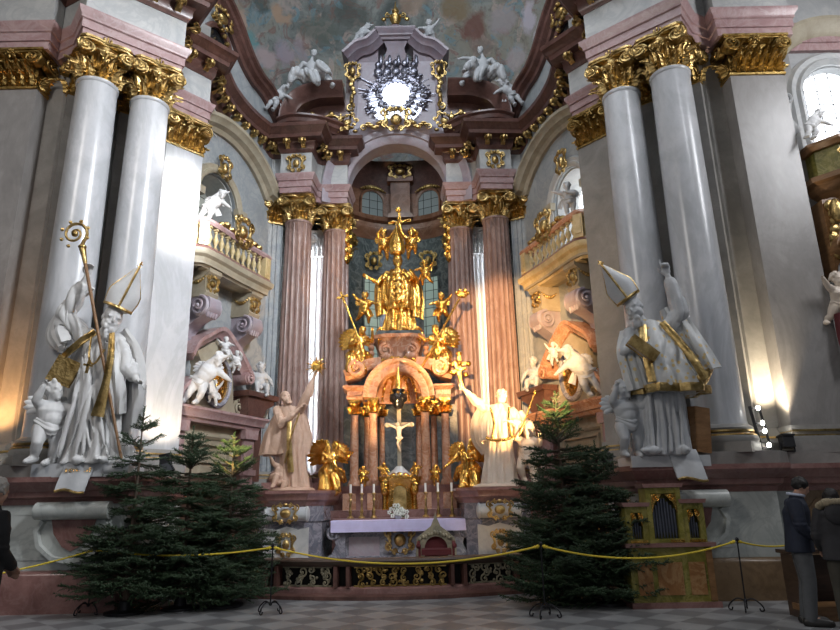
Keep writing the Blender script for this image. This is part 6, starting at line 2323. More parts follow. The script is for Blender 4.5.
# side pedestals carrying the priests and low angels
for S in (1, -1):
    x0 = .08
    lab = {1: 'stepped grey and red pedestal under the rosy sunburst priest', -1: 'stepped grey and red pedestal under the cream cross priest'}[S]
    t = thing('side_pedestal', lab, 'pedestal', (-2.3 * S, 15.6, 0))
    pth = [(-3.2, 16.9), (-3.1, 15.35), (-2.75, 15.05), (-1.95, 15.05), (-1.75, 15.35), (-1.60, 15.5), (-1.55, 16.9)]
    mb = MB()
    mb.sweep(pth, [(-.9, 1.55), (.0, 1.55), (.04, 1.64), (.10, 1.68), (.12, 1.76), (.18, 1.82), (.18, 1.88), (-.9, 1.9)])
    obj('ledge', mb, M_['redbase'], t, S=S)
    mb = MB()
    mb.sweep(pth, [(-.9, 0), (.12, 0), (.12, .3), (.04, .36), (-.04, .42), (-.04, 1.18), (.0, 1.22), (-.02, 1.55), (-.9, 1.55)])
    obj('dado', mb, M_['altar'], t, S=S)
    mb = MB()
    mb.tube([(-2.8, 15.02, 1.38), (-1.9, 15.02, 1.38)], .15, 18)
    for x in (-2.8, -1.9):
        mb.ell((x, 15.02, 1.38), (.06, .17, .17))
    obj('roll', mb, M_['statuegrey'], t, S=S)
    mb = MB()
    cartouche(mb, (-2.35, 14.86, 1.40), UX, UZ, UY, .55, .36, 13, .06)
    obj('gilded_relief', mb, M_['oldgold'], t, S=S)
    mb = MB()
    cartouche(mb, (-2.35, 15.04, .74), UX, UZ, UY, .36, .42, 14, .06)
    obj('gilded_relief', mb, M_['oldgold'], t, S=S)
    mb = MB()
    mb.prism([(-2.85, .45), (-1.86, .45), (-1.86, 1.1), (-2.1, 1.05), (-2.35, 1.12), (-2.6, 1.05), (-2.85, 1.1)], (0, 15.08, 0), UX, UZ, UY, 0, .04)
    obj('panel', mb, M_['frieze'], t, S=S)
    mb = MB()
    mb.ell((-2.38 * S, 15.65, 1.90), (.55, .42, .10))
    o = obj('rock_base', mb, M_['statuepink' if S > 0 else 'statuewarm'])
    tag(o, 'low rocky mound under the %s priest statue' % ('sunburst' if S > 0 else 'cross holding'), 'base')
# stepped back wall blocks below the apse columns
for S in (1, -1):
    mb = MB()
    mb.sweep([(-4.4, 18.6), (-3.7, 18.5), (-2.6, 18.5), (-2.55, 19.3), (-1.55, 19.3), (-1.5, 20.2)], [(-1, 0), (.1, 0), (.1, .4), (0, .5), (0, 1.55), (.08, 1.65), (.14, 1.8), (.16, 2.0), (-1, 2.0)])
    struct('trim_23_column_pedestal' if S > 0 else 'trim_24_column_pedestal', mb, M_['redbase'], S=S)
mb = MB()
mb.prism([(-4.3, 14.2), (4.3, 14.2), (4.3, 21), (-4.3, 21)], (0, 0, 0), UX, (0, 1, 0), UZ, 0, .2)
struct('floor_altar_step', mb, M_['redbase'])
mb = MB()
mb.sweep([(-1.4, 17.0), (-1.4, 16.98), (1.55, 16.98), (1.55, 17)], [(-1.4, 0), (0, 0), (0, 1.2), (-1.4, 1.2)])
struct('trim_25_retable_base', mb, M_['greenmarble'])

# ================================================================== communion rail
t = thing('communion_rail', 'long low bowed altar rail of pierced grey gilt panels with dark brown top', 'railing', (0, 12.2, 0))
line = spline([(-4.2, 12.85), (-3.2, 12.72), (-2.2, 12.5), (-1.2, 12.2), (-.2, 12.05), (.9, 12.12), (1.9, 12.4), (2.9, 12.7), (4.0, 12.85)], 6)
mb = MB()
mb.sweep(line, [(-.7, 0), (.16, 0), (.16, .06), (.08, .09), (-.7, .09)])
obj('kerb', mb, M_['cornice'], t)
mb = MB()
mb.sweep(line, [(-.22, .09), (.06, .09), (.06, .17), (.02, .20), (-.22, .20)])
obj('plinth', mb, M_['redbase'], t)
mb = MB()
mb.sweep(line, [(-.26, .53), (.04, .53), (.08, .57), (.10, .62), (.08, .65), (-.28, .65)])
obj('top_rail', mb, M_['wood'], t)
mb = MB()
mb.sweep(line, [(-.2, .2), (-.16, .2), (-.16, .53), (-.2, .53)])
obj('opening_shade', mb, M_['shade_black'], t)  # near-black sheet painted as the shade behind the pierced panels


def rail_at(x):
    for i in range(len(line) - 1):
        if line[i][0] <= x <= line[i + 1][0]:
            f = (x - line[i][0]) / (line[i + 1][0] - line[i][0])
            d = V3((line[i + 1][0] - line[i][0], line[i + 1][1] - line[i][1], 0)).normalized()
            return V3((x, line[i][1] + f * (line[i + 1][1] - line[i][1]), 0)), d
    return V3((x, 12.8, 0)), V3((1, 0, 0))


def rail_panel(x0, x1, seed, mat):
    mb = MB()
    rnd = random.Random(seed)
    n = max(2, int((x1 - x0) / .2))
    for k in range(n):
        x = x0 + (x1 - x0) * (k + .5) / n
        p, d = rail_at(x)
        nn = V3((d.y, -d.x, 0))
        for q in range(3):
            z = .26 + .1 * q + rnd.uniform(-.02, .02)
            sx = rnd.choice((-1, 1))
            spiral(mb, p + d * rnd.uniform(-.05, .05) + V3((0, 0, z)), d * sx, UZ * rnd.choice((-1, 1)), nn, rnd.uniform(.05, .085), 1.3, .018, 1, .03, False)
        for q in range(5):
            mb.ell(p + d * rnd.uniform(-.09, .09) + V3((0, 0, rnd.uniform(.22, .5))), (rnd.uniform(.02, .04),) * 3, n=6, m=4)
    p0, d = rail_at(x0)
    p1, _ = rail_at(x1)
    for z in (.21, .52):
        mb.bar(p0 + UZ * z, p1 + UZ * z, .03)
    obj('pierced_panel', mb, mat, t)


for k, (a, b) in enumerate(((-4.1, -3.2), (-2.95, -2.15), (-1.85, -.95), (-.55, 1.05), (1.45, 2.3), (2.55, 3.3), (3.4, 3.95))):
    rail_panel(a, b, 40 + k, M_['carved'] if k != 3 else M_['dimgold'])
for x in (-3.08, -2.05, -.75, 1.25, 2.42):
    mb = MB()
    for q in (-.11, .11):
        p, d = rail_at(x + q)
        mb.box((p.x, p.y, .365), (.06, .2, .34), math.atan2(d.y, d.x))
    obj('pier', mb, M_['cornice'], t)
# carved throne behind the rail
t = thing('carved_chair', 'carved pointed back chair with dark red seat standing before the altar, right of centre', 'chair', (.92, 14.2, .2))
mb = MB()
pl = [(-.42, .62), (-.40, .86), (-.26, .98), (-.1, 1.10), (-.03, 1.26), (0, 1.40), (.03, 1.26), (.1, 1.10), (.26, .98), (.40, .86), (.42, .62), (.42, .2), (.26, .2), (.26, .62)] + arc(0, .66, .24, 0, 180, 12) + [(-.26, .62), (-.26, .2), (-.42, .2)]
mb.prism(pl, (.92, 14.3, 0), UX, UZ, UY, 0, .07)
for k in range(12):
    x = -.33 + .06 * k
    mb.ell((.92 + x, 14.22, .98 - abs(x) * .4 + .02 * (k % 2)), (.035, .03, .04), n=7, m=5)
obj('back_frame', mb, M_['carved'], t)
mb = MB()
mb.prism([(-.25, .3)] + [(.25, .3), (.25, .64)] + arc(0, .66, .24, 0, 180, 12) + [(-.25, .64)], (.92, 14.32, 0), UX, UZ, UY, 0, .03)
obj('backrest', mb, M_['red'], t)
mb = MB()
mb.box((.92, 14.0, .62), (.6, .5, .10))
obj('seat', mb, M_['red'], t)
for sx in (-1, 1):
    mb = MB()
    mb.bar((.92 + sx * .36, 14.25, .78), (.92 + sx * .36, 13.78, .74), .06)
    mb.ell((.92 + sx * .36, 13.78, .74), (.05, .06, .05))
    mb.bar((.92 + sx * .34, 13.8, .74), (.92 + sx * .34, 13.8, .22), .05)
    obj('arm', mb, M_['red'], t)
for sx in (-1, 1):
    mb = MB()
    mb.tube([(.92 + sx * .28, 13.8, .57), (.92 + sx * .30, 13.78, .4), (.92 + sx * .27, 13.78, .2)], [.04, .03, .035], 8)
    obj('leg', mb, M_['carved'], t)

# ================================================================== reclining figures on the broken pediments and gable
RJ = dict(pel=(0, 0, .16), che=(-.06, -.02, .52), neck=(-.05, -.02, .70), head=(0, -.05, .84),
          shL=(-.24, 0, .62), elL=(-.40, .02, .40), haL=(-.50, -.04, .16), shR=(.13, -.02, .62), elR=(.30, -.08, .46), haR=(.34, -.18, .30),
          hipL=(-.08, -.04, .15), knL=(-.34, -.28, .22), anL=(-.52, -.24, -.16), hipR=(.1, -.04, .14), knR=(.20, -.38, .30), anR=(.42, -.36, .08))


def reclining(label, base, H, S, mat, over=None, seed=1, name='reclining_figure'):
    base = V3(base)
    U = dict(RJ)
    U.update(over or {})

    def T(p):
        return base + V3((p[0] * S, p[1], p[2])) * H
    J = {k: T(v) for k, v in U.items()}
    if S < 0:
        J = {(k[:-1] + ('R' if k[-1] == 'L' else 'L') if k[-1] in 'LR' else k): v for k, v in J.items()}
    t = thing(name, label, 'statue', base, 'figures above the cornice')
    mb = MB()
    body(mb, J, H * .60, 1.25, .27, 1, .2, (.4 * S, -1, -.2), (0, 0, 1), True, .18, 1.5, seed, .5)
    carve('figure', mb, mat, t, H * .014, 1)
    mb = MB()
    mb.ell(T((.0, -.06, .20)), (.24 * H, .20 * H, .17 * H))
    for q in 'LR':
        hp, kq, an = J['hip' + q], J['kn' + q], J['an' + q]
        mb.tube([hp, hp.lerp(kq, .5), kq], [.13 * H, .13 * H, .10 * H], 12, True)
        mb.tube([kq, kq.lerp(an, .6)], [.10 * H, .075 * H], 12, True)
    mb.tube([T((-.1, -.24, .24)), T((.05, -.30, .12)), T((.12, -.30, -.05))], [.09 * H, .11 * H, .09 * H], 10, True)
    mb.tube([T((.12, .05, .5)), T((.24, .05, .32)), T((.32, -.02, .14)), T((.42, -.08, .0))], [.05 * H, .09 * H, .10 * H, .06 * H], 10, True)
    carve('drapery', mb, mat, t, H * .014, 1, None, (.05 * H, 15 / H), (), None, seed)
    return t


SG = M_['statuegrey']
reclining('grey reclining statue on the curved pediment left of the sunburst, leaning on one arm', (-2.75, 18.85, 15.0), 1.55, 1, SG, None, 3)
reclining('grey reclining statue with crown like hair on the curved pediment right of the sunburst', (2.9, 18.85, 15.0), 1.55, -1, SG, dict(haR=(.45, -.1, .6), elR=(.34, -.08, .62)), 4)
putto('grey putto climbing on the cornice left of the reclining statue', (-3.85, 18.6, 13.95), 1.05, 'lean', SG, .2, 0, False, 1, 'putti above the cornice', seed=3)
putto('grey putto leaning on the cornice right of the reclining statue', (3.75, 18.6, 13.95), 1.15, 'lean', SG, -.2, 0, False, 1, 'putti above the cornice', seed=4, flip=-1)
putto('grey putto perched on the upper left shoulder of the sunburst aedicule', (-1.15, 19.4, 17.1), .95, 'lean', SG, .2, 0, False, 1, 'putti above the cornice', seed=5)
putto('grey putto with spread arms on the upper right shoulder of the sunburst aedicule', (1.2, 19.4, 17.1), 1.0, 'fly', SG, -.2, 0, False, 1, 'putti above the cornice', seed=6, flip=-1)

# ================================================================== putti of the side bays
MW, MG = M_['statue'], M_['statuegrey']


def bput(label, u, n, z, H, pose, S, mat, yaw=.5, flip=1, seed=1, wings=True, tilt=0, lk=(0, -1, -.1)):
    p = bay(u, n, z)
    return putto(label, (p.x, p.y, p.z), H, pose, mat, yaw, tilt, wings, S, 'putti of the side portals', seed=seed, flip=flip, lk=lk)


bput('white putto leaning against the gold medallion, left portal', .95, .75, 3.95, 1.35, 'lean', 1, MW, .3, 1, 11)
bput('grey putto leaning against the gold medallion, right portal', .95, .75, 3.95, 1.35, 'lean', -1, MG, .3, 1, 12)
bput('small white putto below the left medallion pediment', 1.5, .55, 3.98, .65, 'climb', 1, MW, .4, 1, 13, False)
bput('white winged putto seated on the dark block, left portal', 3.55, .45, 4.62, 1.15, 'sit', 1, MG, .6, 1, 14)
bput('grey winged putto seated on the dark red block, right portal', 3.55, .45, 4.62, 1.15, 'sit', -1, MG, .6, 1, 15)
bput('white cherub pair under the top curve of the left portal, upper one', 1.85, .55, 5.22, .6, 'fly', 1, MW, .4, 1, 16)
bput('white cherub close to the scroll of the left portal top', 2.35, .55, 4.95, .6, 'climb', 1, MW, .4, -1, 17)
bput('pale cherub under the top curve of the right portal', 2.35, .55, 5.0, .62, 'climb', -1, MW, .4, 1, 18)
bput('white putto standing on the rail of the left balcony', .78, .72, 8.58, 1.0, 'lean', 1, MW, .3, 1, 19)
bput('dark winged putto standing on the rail of the right balcony against the window', .78, .72, 8.58, .95, 'reach_r', -1, MG, .3, 1, 20)
# ================================================================== spruces
M_['needle'] = plain('spruce_needles', (.024, .052, .019), .6, 0, .45, 3)
M_['needle2'] = plain('young_spruce_needles', (.09, .12, .035), .6, 0, .35, 3)
M_['bark'] = plain('spruce_bark', (.10, .07, .05), .85, 0, .3, 12)


def spruce(label, base, H, R0, seed, mat, start=.10, sparse_top=.0):
    rnd = random.Random(seed)
    t = thing('spruce_tree', label, 'tree', base, 'christmas spruces')
    tr = MB()
    tr.tube([(base[0], base[1], base[2] + z * H) for z in (0, .3, .7, 1)], [.05, .042, .022, .006], 8)
    obj('trunk', tr, M_['bark'], t)
    st = MB()
    st.lathe([(.30, 0), (.30, .04), (.10, .06), (.09, .18), (.07, .2)], c=base, n=16)
    obj('tree_stand', st, M_['iron'], t)
    Ps, Ds, Ls = [], [], []
    bm_ = MB()

    def needles(a, d, L, step, ln):
        k = max(2, int(L / step))
        side = d.cross(V3((0, 0, 1)))
        side = side.normalized() if side.length > 1e-3 else V3((1, 0, 0))
        up = side.cross(d)
        for i in range(k):
            p = a + d * (L * (i + rnd.random()) / k)
            an = rnd.uniform(0, 2 * PI)
            v = (d * .75 + side * math.cos(an) * .8 + up * math.sin(an) * .8).normalized()
            Ps.append(tuple(p))
            Ds.append(tuple(v))
            Ls.append(ln * rnd.uniform(.7, 1.25))
    z = start * H
    while z < H * .985:
        f = z / H
        nb = 9 if f < .8 else 5
        Lm = R0 * (1 - f) ** .85 * (1 if f > .16 else .82) + .07
        for k in range(nb):
            an = rnd.uniform(0, 2 * PI)
            L = Lm * rnd.uniform(.72, 1.12)
            dr = rnd.uniform(-.30, .05) if f < .75 else rnd.uniform(.2, .7)
            d0 = V3((math.cos(an), math.sin(an), dr)).normalized()
            p0 = V3((base[0], base[1], base[2] + z + rnd.uniform(-.05, .05)))
            pts = [p0]
            n = max(3, int(L / .12))
            d = d0.copy()
            for i in range(n):
                d = (d + V3((0, 0, .06))).normalized()
                pts.append(pts[-1] + d * (L / n))
            bm_.tube(pts, [.012 * (1 - .8 * i / n) + .002 for i in range(n + 1)], 4)
            for i in range(n):
                a, b = pts[i], pts[i + 1]
                dd = (b - a).normalized()
                if i > 0 or f > .6:
                    needles(a, dd, L / n, .010, .042)
                if i >= 1 and f < .96:
                    for s in (-1, 1):
                        for q in range(2):
                            sd = dd.cross(V3((0, 0, 1))).normalized() * s
                            tl = min(.34, (.30 * (1 - i / n) + .10) * (.55 + .5 * L))
                            td = (dd * .75 + sd * rnd.uniform(.5, .95) + V3((0, 0, rnd.uniform(-.3, .2)))).normalized()
                            needles(a + dd * (L / n * (q * .5 + rnd.random() * .4)), td, tl, .0125, .040)
        z += (.105 + .05 * f) * (1 + sparse_top * f * 1.6)
    needles(V3((base[0], base[1], base[2] + H * .93)), V3((0, 0, 1)), H * .07 + .08, .006, .045)
    obj('branches', bm_, M_['bark'], t)
    P, D, L = np.array(Ps), np.array(Ds), np.array(Ls)[:, None]
    rs = np.random.RandomState(seed)
    a = np.cross(D, rs.normal(size=D.shape))
    a /= np.linalg.norm(a, axis=1, keepdims=True) + 1e-9
    b = np.cross(D, a)
    w = .0075
    n = len(P)
    V = np.empty((n, 4, 3))
    V[:, 0] = P + a * w
    V[:, 1] = P - a * w * .5 + b * w * .87
    V[:, 2] = P - a * w * .5 - b * w * .87
    V[:, 3] = P + D * L
    V -= np.array(base)
    idx = np.arange(n)[:, None] * 4
    F = np.concatenate([idx + np.array([[0, 1, 3]]), idx + np.array([[1, 2, 3]]), idx + np.array([[2, 0, 3]])], axis=1).reshape(-1)
    me = bpy.data.meshes.new('needles')
    me.vertices.add(n * 4)
    me.vertices.foreach_set('co', V.reshape(-1))
    me.loops.add(len(F))
    me.loops.foreach_set('vertex_index', F)
    me.polygons.add(n * 3)
    me.polygons.foreach_set('loop_start', np.arange(n * 3) * 3)
    me.update(calc_edges=True)
    me.materials.append(mat)
    link('foliage', me, t)
    return t


spruce('dark spruce farthest left in front of the pedestal, with a thin bare looking top', (-4.02, 11.0, 0), 3.15, 1.05, 1, M_['needle'], .12, .5)
spruce('dark spruce in the middle of the left group, between two others', (-3.28, 11.35, 0), 2.85, 1.2, 2, M_['needle'], .08)
spruce('dark spruce with a warmly lit tip beside the rosy priest statue', (-2.62, 11.55, 0), 2.75, 1.1, 3, M_['needle'], .08)
spruce('tall dark spruce right of the altar with a yellow lit tip', (2.98, 11.15, 0), 3.30, 1.35, 4, M_['needle'], .05)
spruce('shorter dark spruce at the right of the tall one, before the small organ', (3.55, 11.05, 0), 2.45, 1.1, 5, M_['needle'], .05)

# ================================================================== rope barrier
ST = [(-4.60, 11.0, .03), (-1.69, 10.75, 0), (2.36, 9.95, 0), (5.28, 10.15, .01)]
stl = ['leftmost thin iron stanchion before the left spruces', 'thin iron stanchion left of the altar steps', 'thin iron stanchion before the tall right spruce', 'thin iron stanchion beside the small organ']
sm = MB()
sm.tube([(0, 0, .14), (0, 0, .97)], .011, 8)
sm.ell((0, 0, .98), (.025, .025, .03), n=8, m=6)
sm.ell((0, 0, .14), (.03, .03, .03), n=8, m=6)
POLE = mesh_of('pole', sm, M_['iron'])
sm = MB()
P = spline([(0, 0, .14), (.10, 0, .17), (.20, 0, .10), (.23, 0, .03), (.19, 0, .015), (.175, 0, .05)], 5)
sm.tube(P, .010, 7)
FOOT = mesh_of('foot', sm, M_['iron'])
sm = MB()
sm.tube([(.03 * math.cos(2 * PI * k / 12), 0, .95 + .03 * math.sin(2 * PI * k / 12)) for k in range(13)], .006, 6)
RING = mesh_of('ring', sm, M_['iron'])
for (x, y, tl), lab in zip(ST, stl):
    t = thing('stanchion', lab, 'stanchion', (x, y, 0), 'rope stanchions')
    t.rotation_euler = (0, tl, 0)
    link('pole', POLE, t)
    link('ring', RING, t)
    for k in range(4):
        o = link('foot', FOOT, t)
        o.rotation_euler = (0, 0, PI / 4 + PI / 2 * k + .3)


def rope(label, a, b, sag):
    a, b = V3(a), V3(b)
    t = thing('barrier_rope', label, 'rope', tuple((a + b) / 2), 'yellow barrier ropes')
    mb = MB()
    P = []
    n = 26
    for i in range(n + 1):
        f = i / n
        P.append(a.lerp(b, f) - V3((0, 0, 4 * sag * f * (1 - f))))
    mb.tube(P, .013, 8)
    obj('cord', mb, M_['rope'], t)
    mb = MB()
    for p, q in ((P[0], P[1]), (P[-1], P[-2])):
        d = (q - p).normalized()
        mb = MB()
        mb.ell(p + d * .03, (.026, .026, .026), n=8, m=6)
        mb.ell(p + d * .068, (.022, .022, .022), n=8, m=6)
        obj('knot', mb, M_['rope'], t)


h = .95
rope('yellow rope running out of view at the left from the leftmost stanchion', (-4.60, 10.98, h), (-6.2, 9.4, .62), .06)
rope('yellow rope hanging before the left spruces', (-4.58, 11.0, h), (-1.71, 10.75, h), .10)
rope('yellow rope hanging before the altar between two stanchions', (-1.67, 10.75, h), (2.34, 9.95, h), .24)
rope('yellow rope hanging before the right spruces and organ', (2.38, 9.95, h), (5.26, 10.15, h), .20)
rope('short yellow rope behind the man at the right edge', (5.30, 10.15, h), (6.5, 10.9, .84), .05)

# ================================================================== small organ
M_['greenpaint'] = stone('green_marbled_paint', (.10, .10, .015), (.30, .26, .05), (.40, .34, .12), 3, .4, 2.4, .5)
M_['orangepaint'] = stone('orange_marbled_paint', (.20, .085, .025), (.38, .19, .07), (.48, .30, .14), 3, .4, 2.0, .5)
M_['pipe'] = plain('grey_tin_pipes', (.10, .11, .14), .35, .5, .1)
t = thing('positive_organ', 'small green marbled cabinet organ with grey pipes standing before the right pedestal', 'organ', (4.45, 10.75, 0))
ox0, ox1, oy = 3.80, 5.06, 10.55
mb = MB()
mb.prism([(ox0 - .04, oy - .05), (ox1 + .04, oy - .05), (ox1 + .04, 10.98), (ox0 - .04, 10.98)], (0, 0, 0), UX, (0, 1, 0), UZ, 0, .08)
obj('plinth', mb, M_['redbase'], t)
mb = MB()
mb.prism([(ox0 - .06, oy - .06), (ox1 + .06, oy - .06), (ox1 + .06, 10.98), (ox0 - .06, 10.98)], (0, 0, 0), UX, (0, 1, 0), UZ, .86, .92)
obj('moulding', mb, M_['redbase'], t)
mb = MB()
mb.prism([(ox0, oy), (ox1, oy), (ox1, 10.96), (ox0, 10.96)], (0, 0, 0), UX, (0, 1, 0), UZ, .08, .86)
obj('lower_case', mb, M_['greenpaint'], t)
for a, b in ((3.90, 4.12), (4.20, 4.58), (4.68, 4.92)):
    mb = MB()
    mb.prism([(a, .18), (b, .18), (b, .64), (a, .64)], (0, oy, 0), UX, UZ, UY, 0, .015)
    obj('painted_panel', mb, M_['orangepaint'], t)
mb = MB()
mb.prism([(4.96, .1), (5.05, .1), (5.05, .84), (4.96, .84)], (0, oy, 0), UX, UZ, UY, 0, .03)
obj('corner_board', mb, M_['brownwood'], t)
for nm, a, b, top, npipe in (('side_tower', 3.80, 4.14, 1.46, 4), ('centre_tower', 4.14, 4.68, 1.74, 8), ('side_tower', 4.68, 5.02, 1.50, 4)):
    w = .075 if npipe > 4 else .085
    mb = MB()
    yf = oy - (.02 if npipe > 4 else 0)
    mb.prism([(a, .92), (a + w, .92), (a + w, top), (a, top)], (0, yf, 0), UX, UZ, UY, -.35, 0)
    mb.prism([(b - w, .92), (b, .92), (b, top), (b - w, top)], (0, yf, 0), UX, UZ, UY, -.35, 0)
    mb.prism([(a + .004, top - .09), (b - .004, top - .09), (b - .004, top - .003), (a + .004, top - .003)], (0, yf, 0), UX, UZ, UY, -.34, -.006)
    mb.prism([(a + .004, .923), (b - .004, .923), (b - .004, .98), (a + .004, .98)], (0, yf, 0), UX, UZ, UY, -.34, -.006)
    mb.prism([(a + .006, .925), (b - .006, .925), (b - .006, top - .006), (a + .006, top - .006)], (0, yf, 0), UX, UZ, UY, -.345, -.2)
    tw = obj(nm, mb, M_['greenpaint'], t)
    mb = MB()
    mb.prism([(a - .03, top), (b + .03, top), (b + .05, top + .06), (a - .05, top + .06)], (0, yf, 0), UX, UZ, UY, -.36, .03)
    obj('tower_cornice', mb, M_['redbase'], tw)
    xs = [a + w + .01 + (b - a - 2 * w - .02) * (k + .5) / npipe for k in range(npipe)]
    r = (b - a - 2 * w - .02) / npipe * .48
    for k, x in enumerate(xs):
        mb = MB()
        hh = (top - .14) - abs(k - (npipe - 1) / 2) / npipe * .40
        mb.lathe([(r * .35, .98), (r, 1.10), (r, hh)], c=(x, yf + .06, 0), n=12)
        mb.box((x, yf + .06 - r, 1.14), (r * 1.1, .01, .03))
        obj('pipe', mb, M_['pipe'], tw)
    mb = MB()
    for s in (-1, 1):
        xm = (a + b) / 2
        hw_ = (b - a) / 2 - w
        mb.prism(spline([(xm + s * hw_, top - .10), (xm + s * hw_, top - .32 * (1.2 if npipe > 4 else .9)), (xm + s * hw_ * .75, top - .24), (xm + s * hw_ * .4, top - .17), (xm + s * .02, top - .10)], 4), (0, yf, 0), UX, UZ, UY, -.02, .0)
        spiral(mb, (xm + s * hw_ * .55, yf - .01, top - .16), (s, 0, 0), UZ, UY, .05, 1.3, .012, 1, .02, False)
    obj('gilded_fretwork', mb, M_['gold'], tw)
for a, b in ((3.84, 4.1), (4.45, 4.66), (4.74, 4.98)):
    mb = MB()
    mb.prism([(a, .925), (b, .925), (b, .965), (a, .965)], (0, oy - .02, 0), UX, UZ, UY, 0, .02)
    obj('gilded_strip', mb, M_['gold'], t)

# ================================================================== visitors
M_['skin'] = plain('skin', (.48, .28, .20), .55, 0, .08)
M_['navy'] = plain('navy_jacket', (.012, .017, .034), .75, 0, .2)
M_['greycloth'] = plain('grey_trousers', (.10, .105, .11), .85, 0, .15)
M_['darkcloth'] = plain('charcoal_jacket', (.030, .029, .032), .8, 0, .2)
M_['olive'] = plain('olive_trousers', (.055, .05, .038), .85, 0, .15)
M_['blackcloth'] = plain('black_coat', (.010, .010, .011), .85, 0, .2)
M_['hair_dark'] = plain('dark_hair', (.012, .010, .009), .6, 0, .2)
M_['hair_grey'] = plain('grey_hair', (.32, .30, .27), .6, 0, .2, bmp=.4)
M_['fur'] = plain('beige_fur', (.36, .30, .20), .9, 0, .3, 30, bmp=.6)
M_['shirt'] = plain('pale_blue_collar', (.55, .60, .72), .7)
M_['shoe'] = plain('dark_shoes', (.02, .018, .016), .45)


def person(label, base, H, yaw, over, jacket, trousers, hairm, coat=.0, hood=None, collar=None, lookdn=-.1, hairlong=False, seed=1):
    s = H / 1.75
    base = V3(base)
    R = Matrix.Rotation(yaw, 3, 'Z')
    U = dict(pel=(0, 0, .98), che=(0, -.02, 1.32), neck=(0, -.01, 1.50), head=(0, -.05, 1.63), shL=(-.19, 0, 1.42), elL=(-.25, -.03, 1.14), haL=(-.20, -.20, .98), shR=(.19, 0, 1.42), elR=(.25, -.03, 1.14), haR=(.20, -.20, .98),
             hipL=(-.09, 0, .95), knL=(-.10, -.03, .50), anL=(-.11, .02, .08), hipR=(.09, 0, .95), knR=(.10, -.01, .50), anR=(.11, .05, .08))
    U.update(over)
    J = {k: base + R @ (V3(v) * s) for k, v in U.items()}
    J['ftL'] = J['ftR'] = R @ V3((0, -1, -.2))
    t = thing('person', label, 'person', base)
    look = R @ V3((0, -1, lookdn))
    mb = MB()
    body(mb, J, s, 1, .235, 0, 0, look, (0, 0, 1), True, .18, 1, seed, .6)
    carve('body', mb, M_['skin'], t, .014, 1)
    side = R @ V3((1, 0, 0))
    mb = MB()               # jacket
    n = 20
    RR = []
    for c, a, b in ((J['pel'].lerp(J['che'], -.32 - coat) , .215, .17), (J['pel'], .205, .16), (J['pel'].lerp(J['che'], .5), .19, .15), (J['che'], .215, .16), (J['che'].lerp(J['neck'], .45), .20, .13), (J['che'].lerp(J['neck'], .8), .12, .10), (J['neck'], .085, .085), (J['neck'] + V3((0, 0, .03 * s)), .08, .08)):
        f = R @ V3((0, 1, 0))
        a *= 1.1
        RR.append([c + side * (a * s * math.cos(2 * PI * j / n)) + f * (b * s * math.sin(2 * PI * j / n)) for j in range(n)])
    mb.rings(RR)
    for q in 'LR':
        sh, el, ha = J['sh' + q], J['el' + q], J['ha' + q]
        mb.tube([J['che'].lerp(sh, .5), sh, sh.lerp(el, .5), el], [.10 * s, .092 * s, .082 * s, .07 * s], 12, True)
        mb.tube([el, el.lerp(ha, .5), el.lerp(ha, .97)], [.07 * s, .062 * s, .050 * s], 12, True)
        for k in range(3):
            p = sh.lerp(el, .5 + .2 * k)
            mb.ell(p, (.085 * s, .085 * s, .02 * s))
    jk = carve('jacket', mb, jacket, t, .015, 1)
    mb = MB()
    for q in 'LR':
        hp, kn, an = J['hip' + q], J['kn' + q], J['an' + q]
        mb.tube([J['pel'].lerp(hp, .8), hp.lerp(kn, .4), kn, kn.lerp(an, .5), an + V3((0, 0, -.0))], [.115 * s, .105 * s, .082 * s, .078 * s, .072 * s], 12, True)
    mb.ell(J['pel'] + V3((0, 0, -.05 * s)), (.19 * s, .15 * s, .14 * s), R)
    carve('trousers', mb, trousers, t, .016, 1)
    for q in 'LR':
        mb = MB()
        an = J['an' + q]
        f = R @ V3((0, -1, 0))
        mb.tube([an + V3((0, 0, -.035 * s)) - f * .04 * s, an + V3((0, 0, -.04 * s)) + f * .08 * s, an + V3((0, 0, -.045 * s)) + f * .20 * s], [.062 * s, .062 * s, .050 * s], 10, True)
        carve('shoe', mb, M_['shoe'], t, .012, 1)
    mb = MB()
    rnd = random.Random(seed)
    B = basis(look)
    hc = J['head']
    hh = .235 * s
    mb.ell(hc + B @ V3((0, -.09, .16)) * hh, (.385 * hh, .43 * hh, .40 * hh), B, 16, 10)
    for k in range(60):
        a = rnd.uniform(-2.1, 2.1) - PI / 2
        tt = rnd.uniform(-.5 if not hairlong else -1.0, 1.2)
        mb.ell(hc + B @ V3((.37 * math.cos(tt) * math.cos(a), -.06 + .42 * math.cos(tt) * math.sin(a), .14 + .40 * math.sin(tt))) * hh, (.07 * hh,) * 3, n=7, m=5)
    if hairlong:
        mb.ell(hc + B @ V3((0, -.22, -.25)) * hh, (.36 * hh, .26 * hh, .45 * hh), B, 14, 9)
    carve('hair', mb, hairm, t, .010, 1)
    if collar:
        mb = MB()
        P = [J['neck'] + R @ V3((.09 * s * math.cos(a), .09 * s * math.sin(a), .035 * s + .015 * s * math.sin(a))) for a in [2 * PI * i / 20 for i in range(20)]]
        mb.tube(P + [P[0]], .018 * s, 8)
        obj('collar', mb, collar, t)
    if hood:
        mb = MB()
        for i in range(40):
            a = 2 * PI * i / 40
            p = J['neck'] + R @ V3((.17 * s * math.cos(a), .05 * s + .13 * s * math.sin(a), .02 * s + .05 * s * math.sin(a)))
            q = rnd.uniform(.035, .055) * s
            mb.ell(p, (q, q, q), n=7, m=5)
        obj('fur_trim', mb, hood, t)
        mb = MB()
        mb.ell(J['neck'] + R @ V3((0, .15, -.08)) * s, (.16 * s, .08 * s, .14 * s), R)
        carve('hood', mb, jacket, t, .015, 1)
    return t


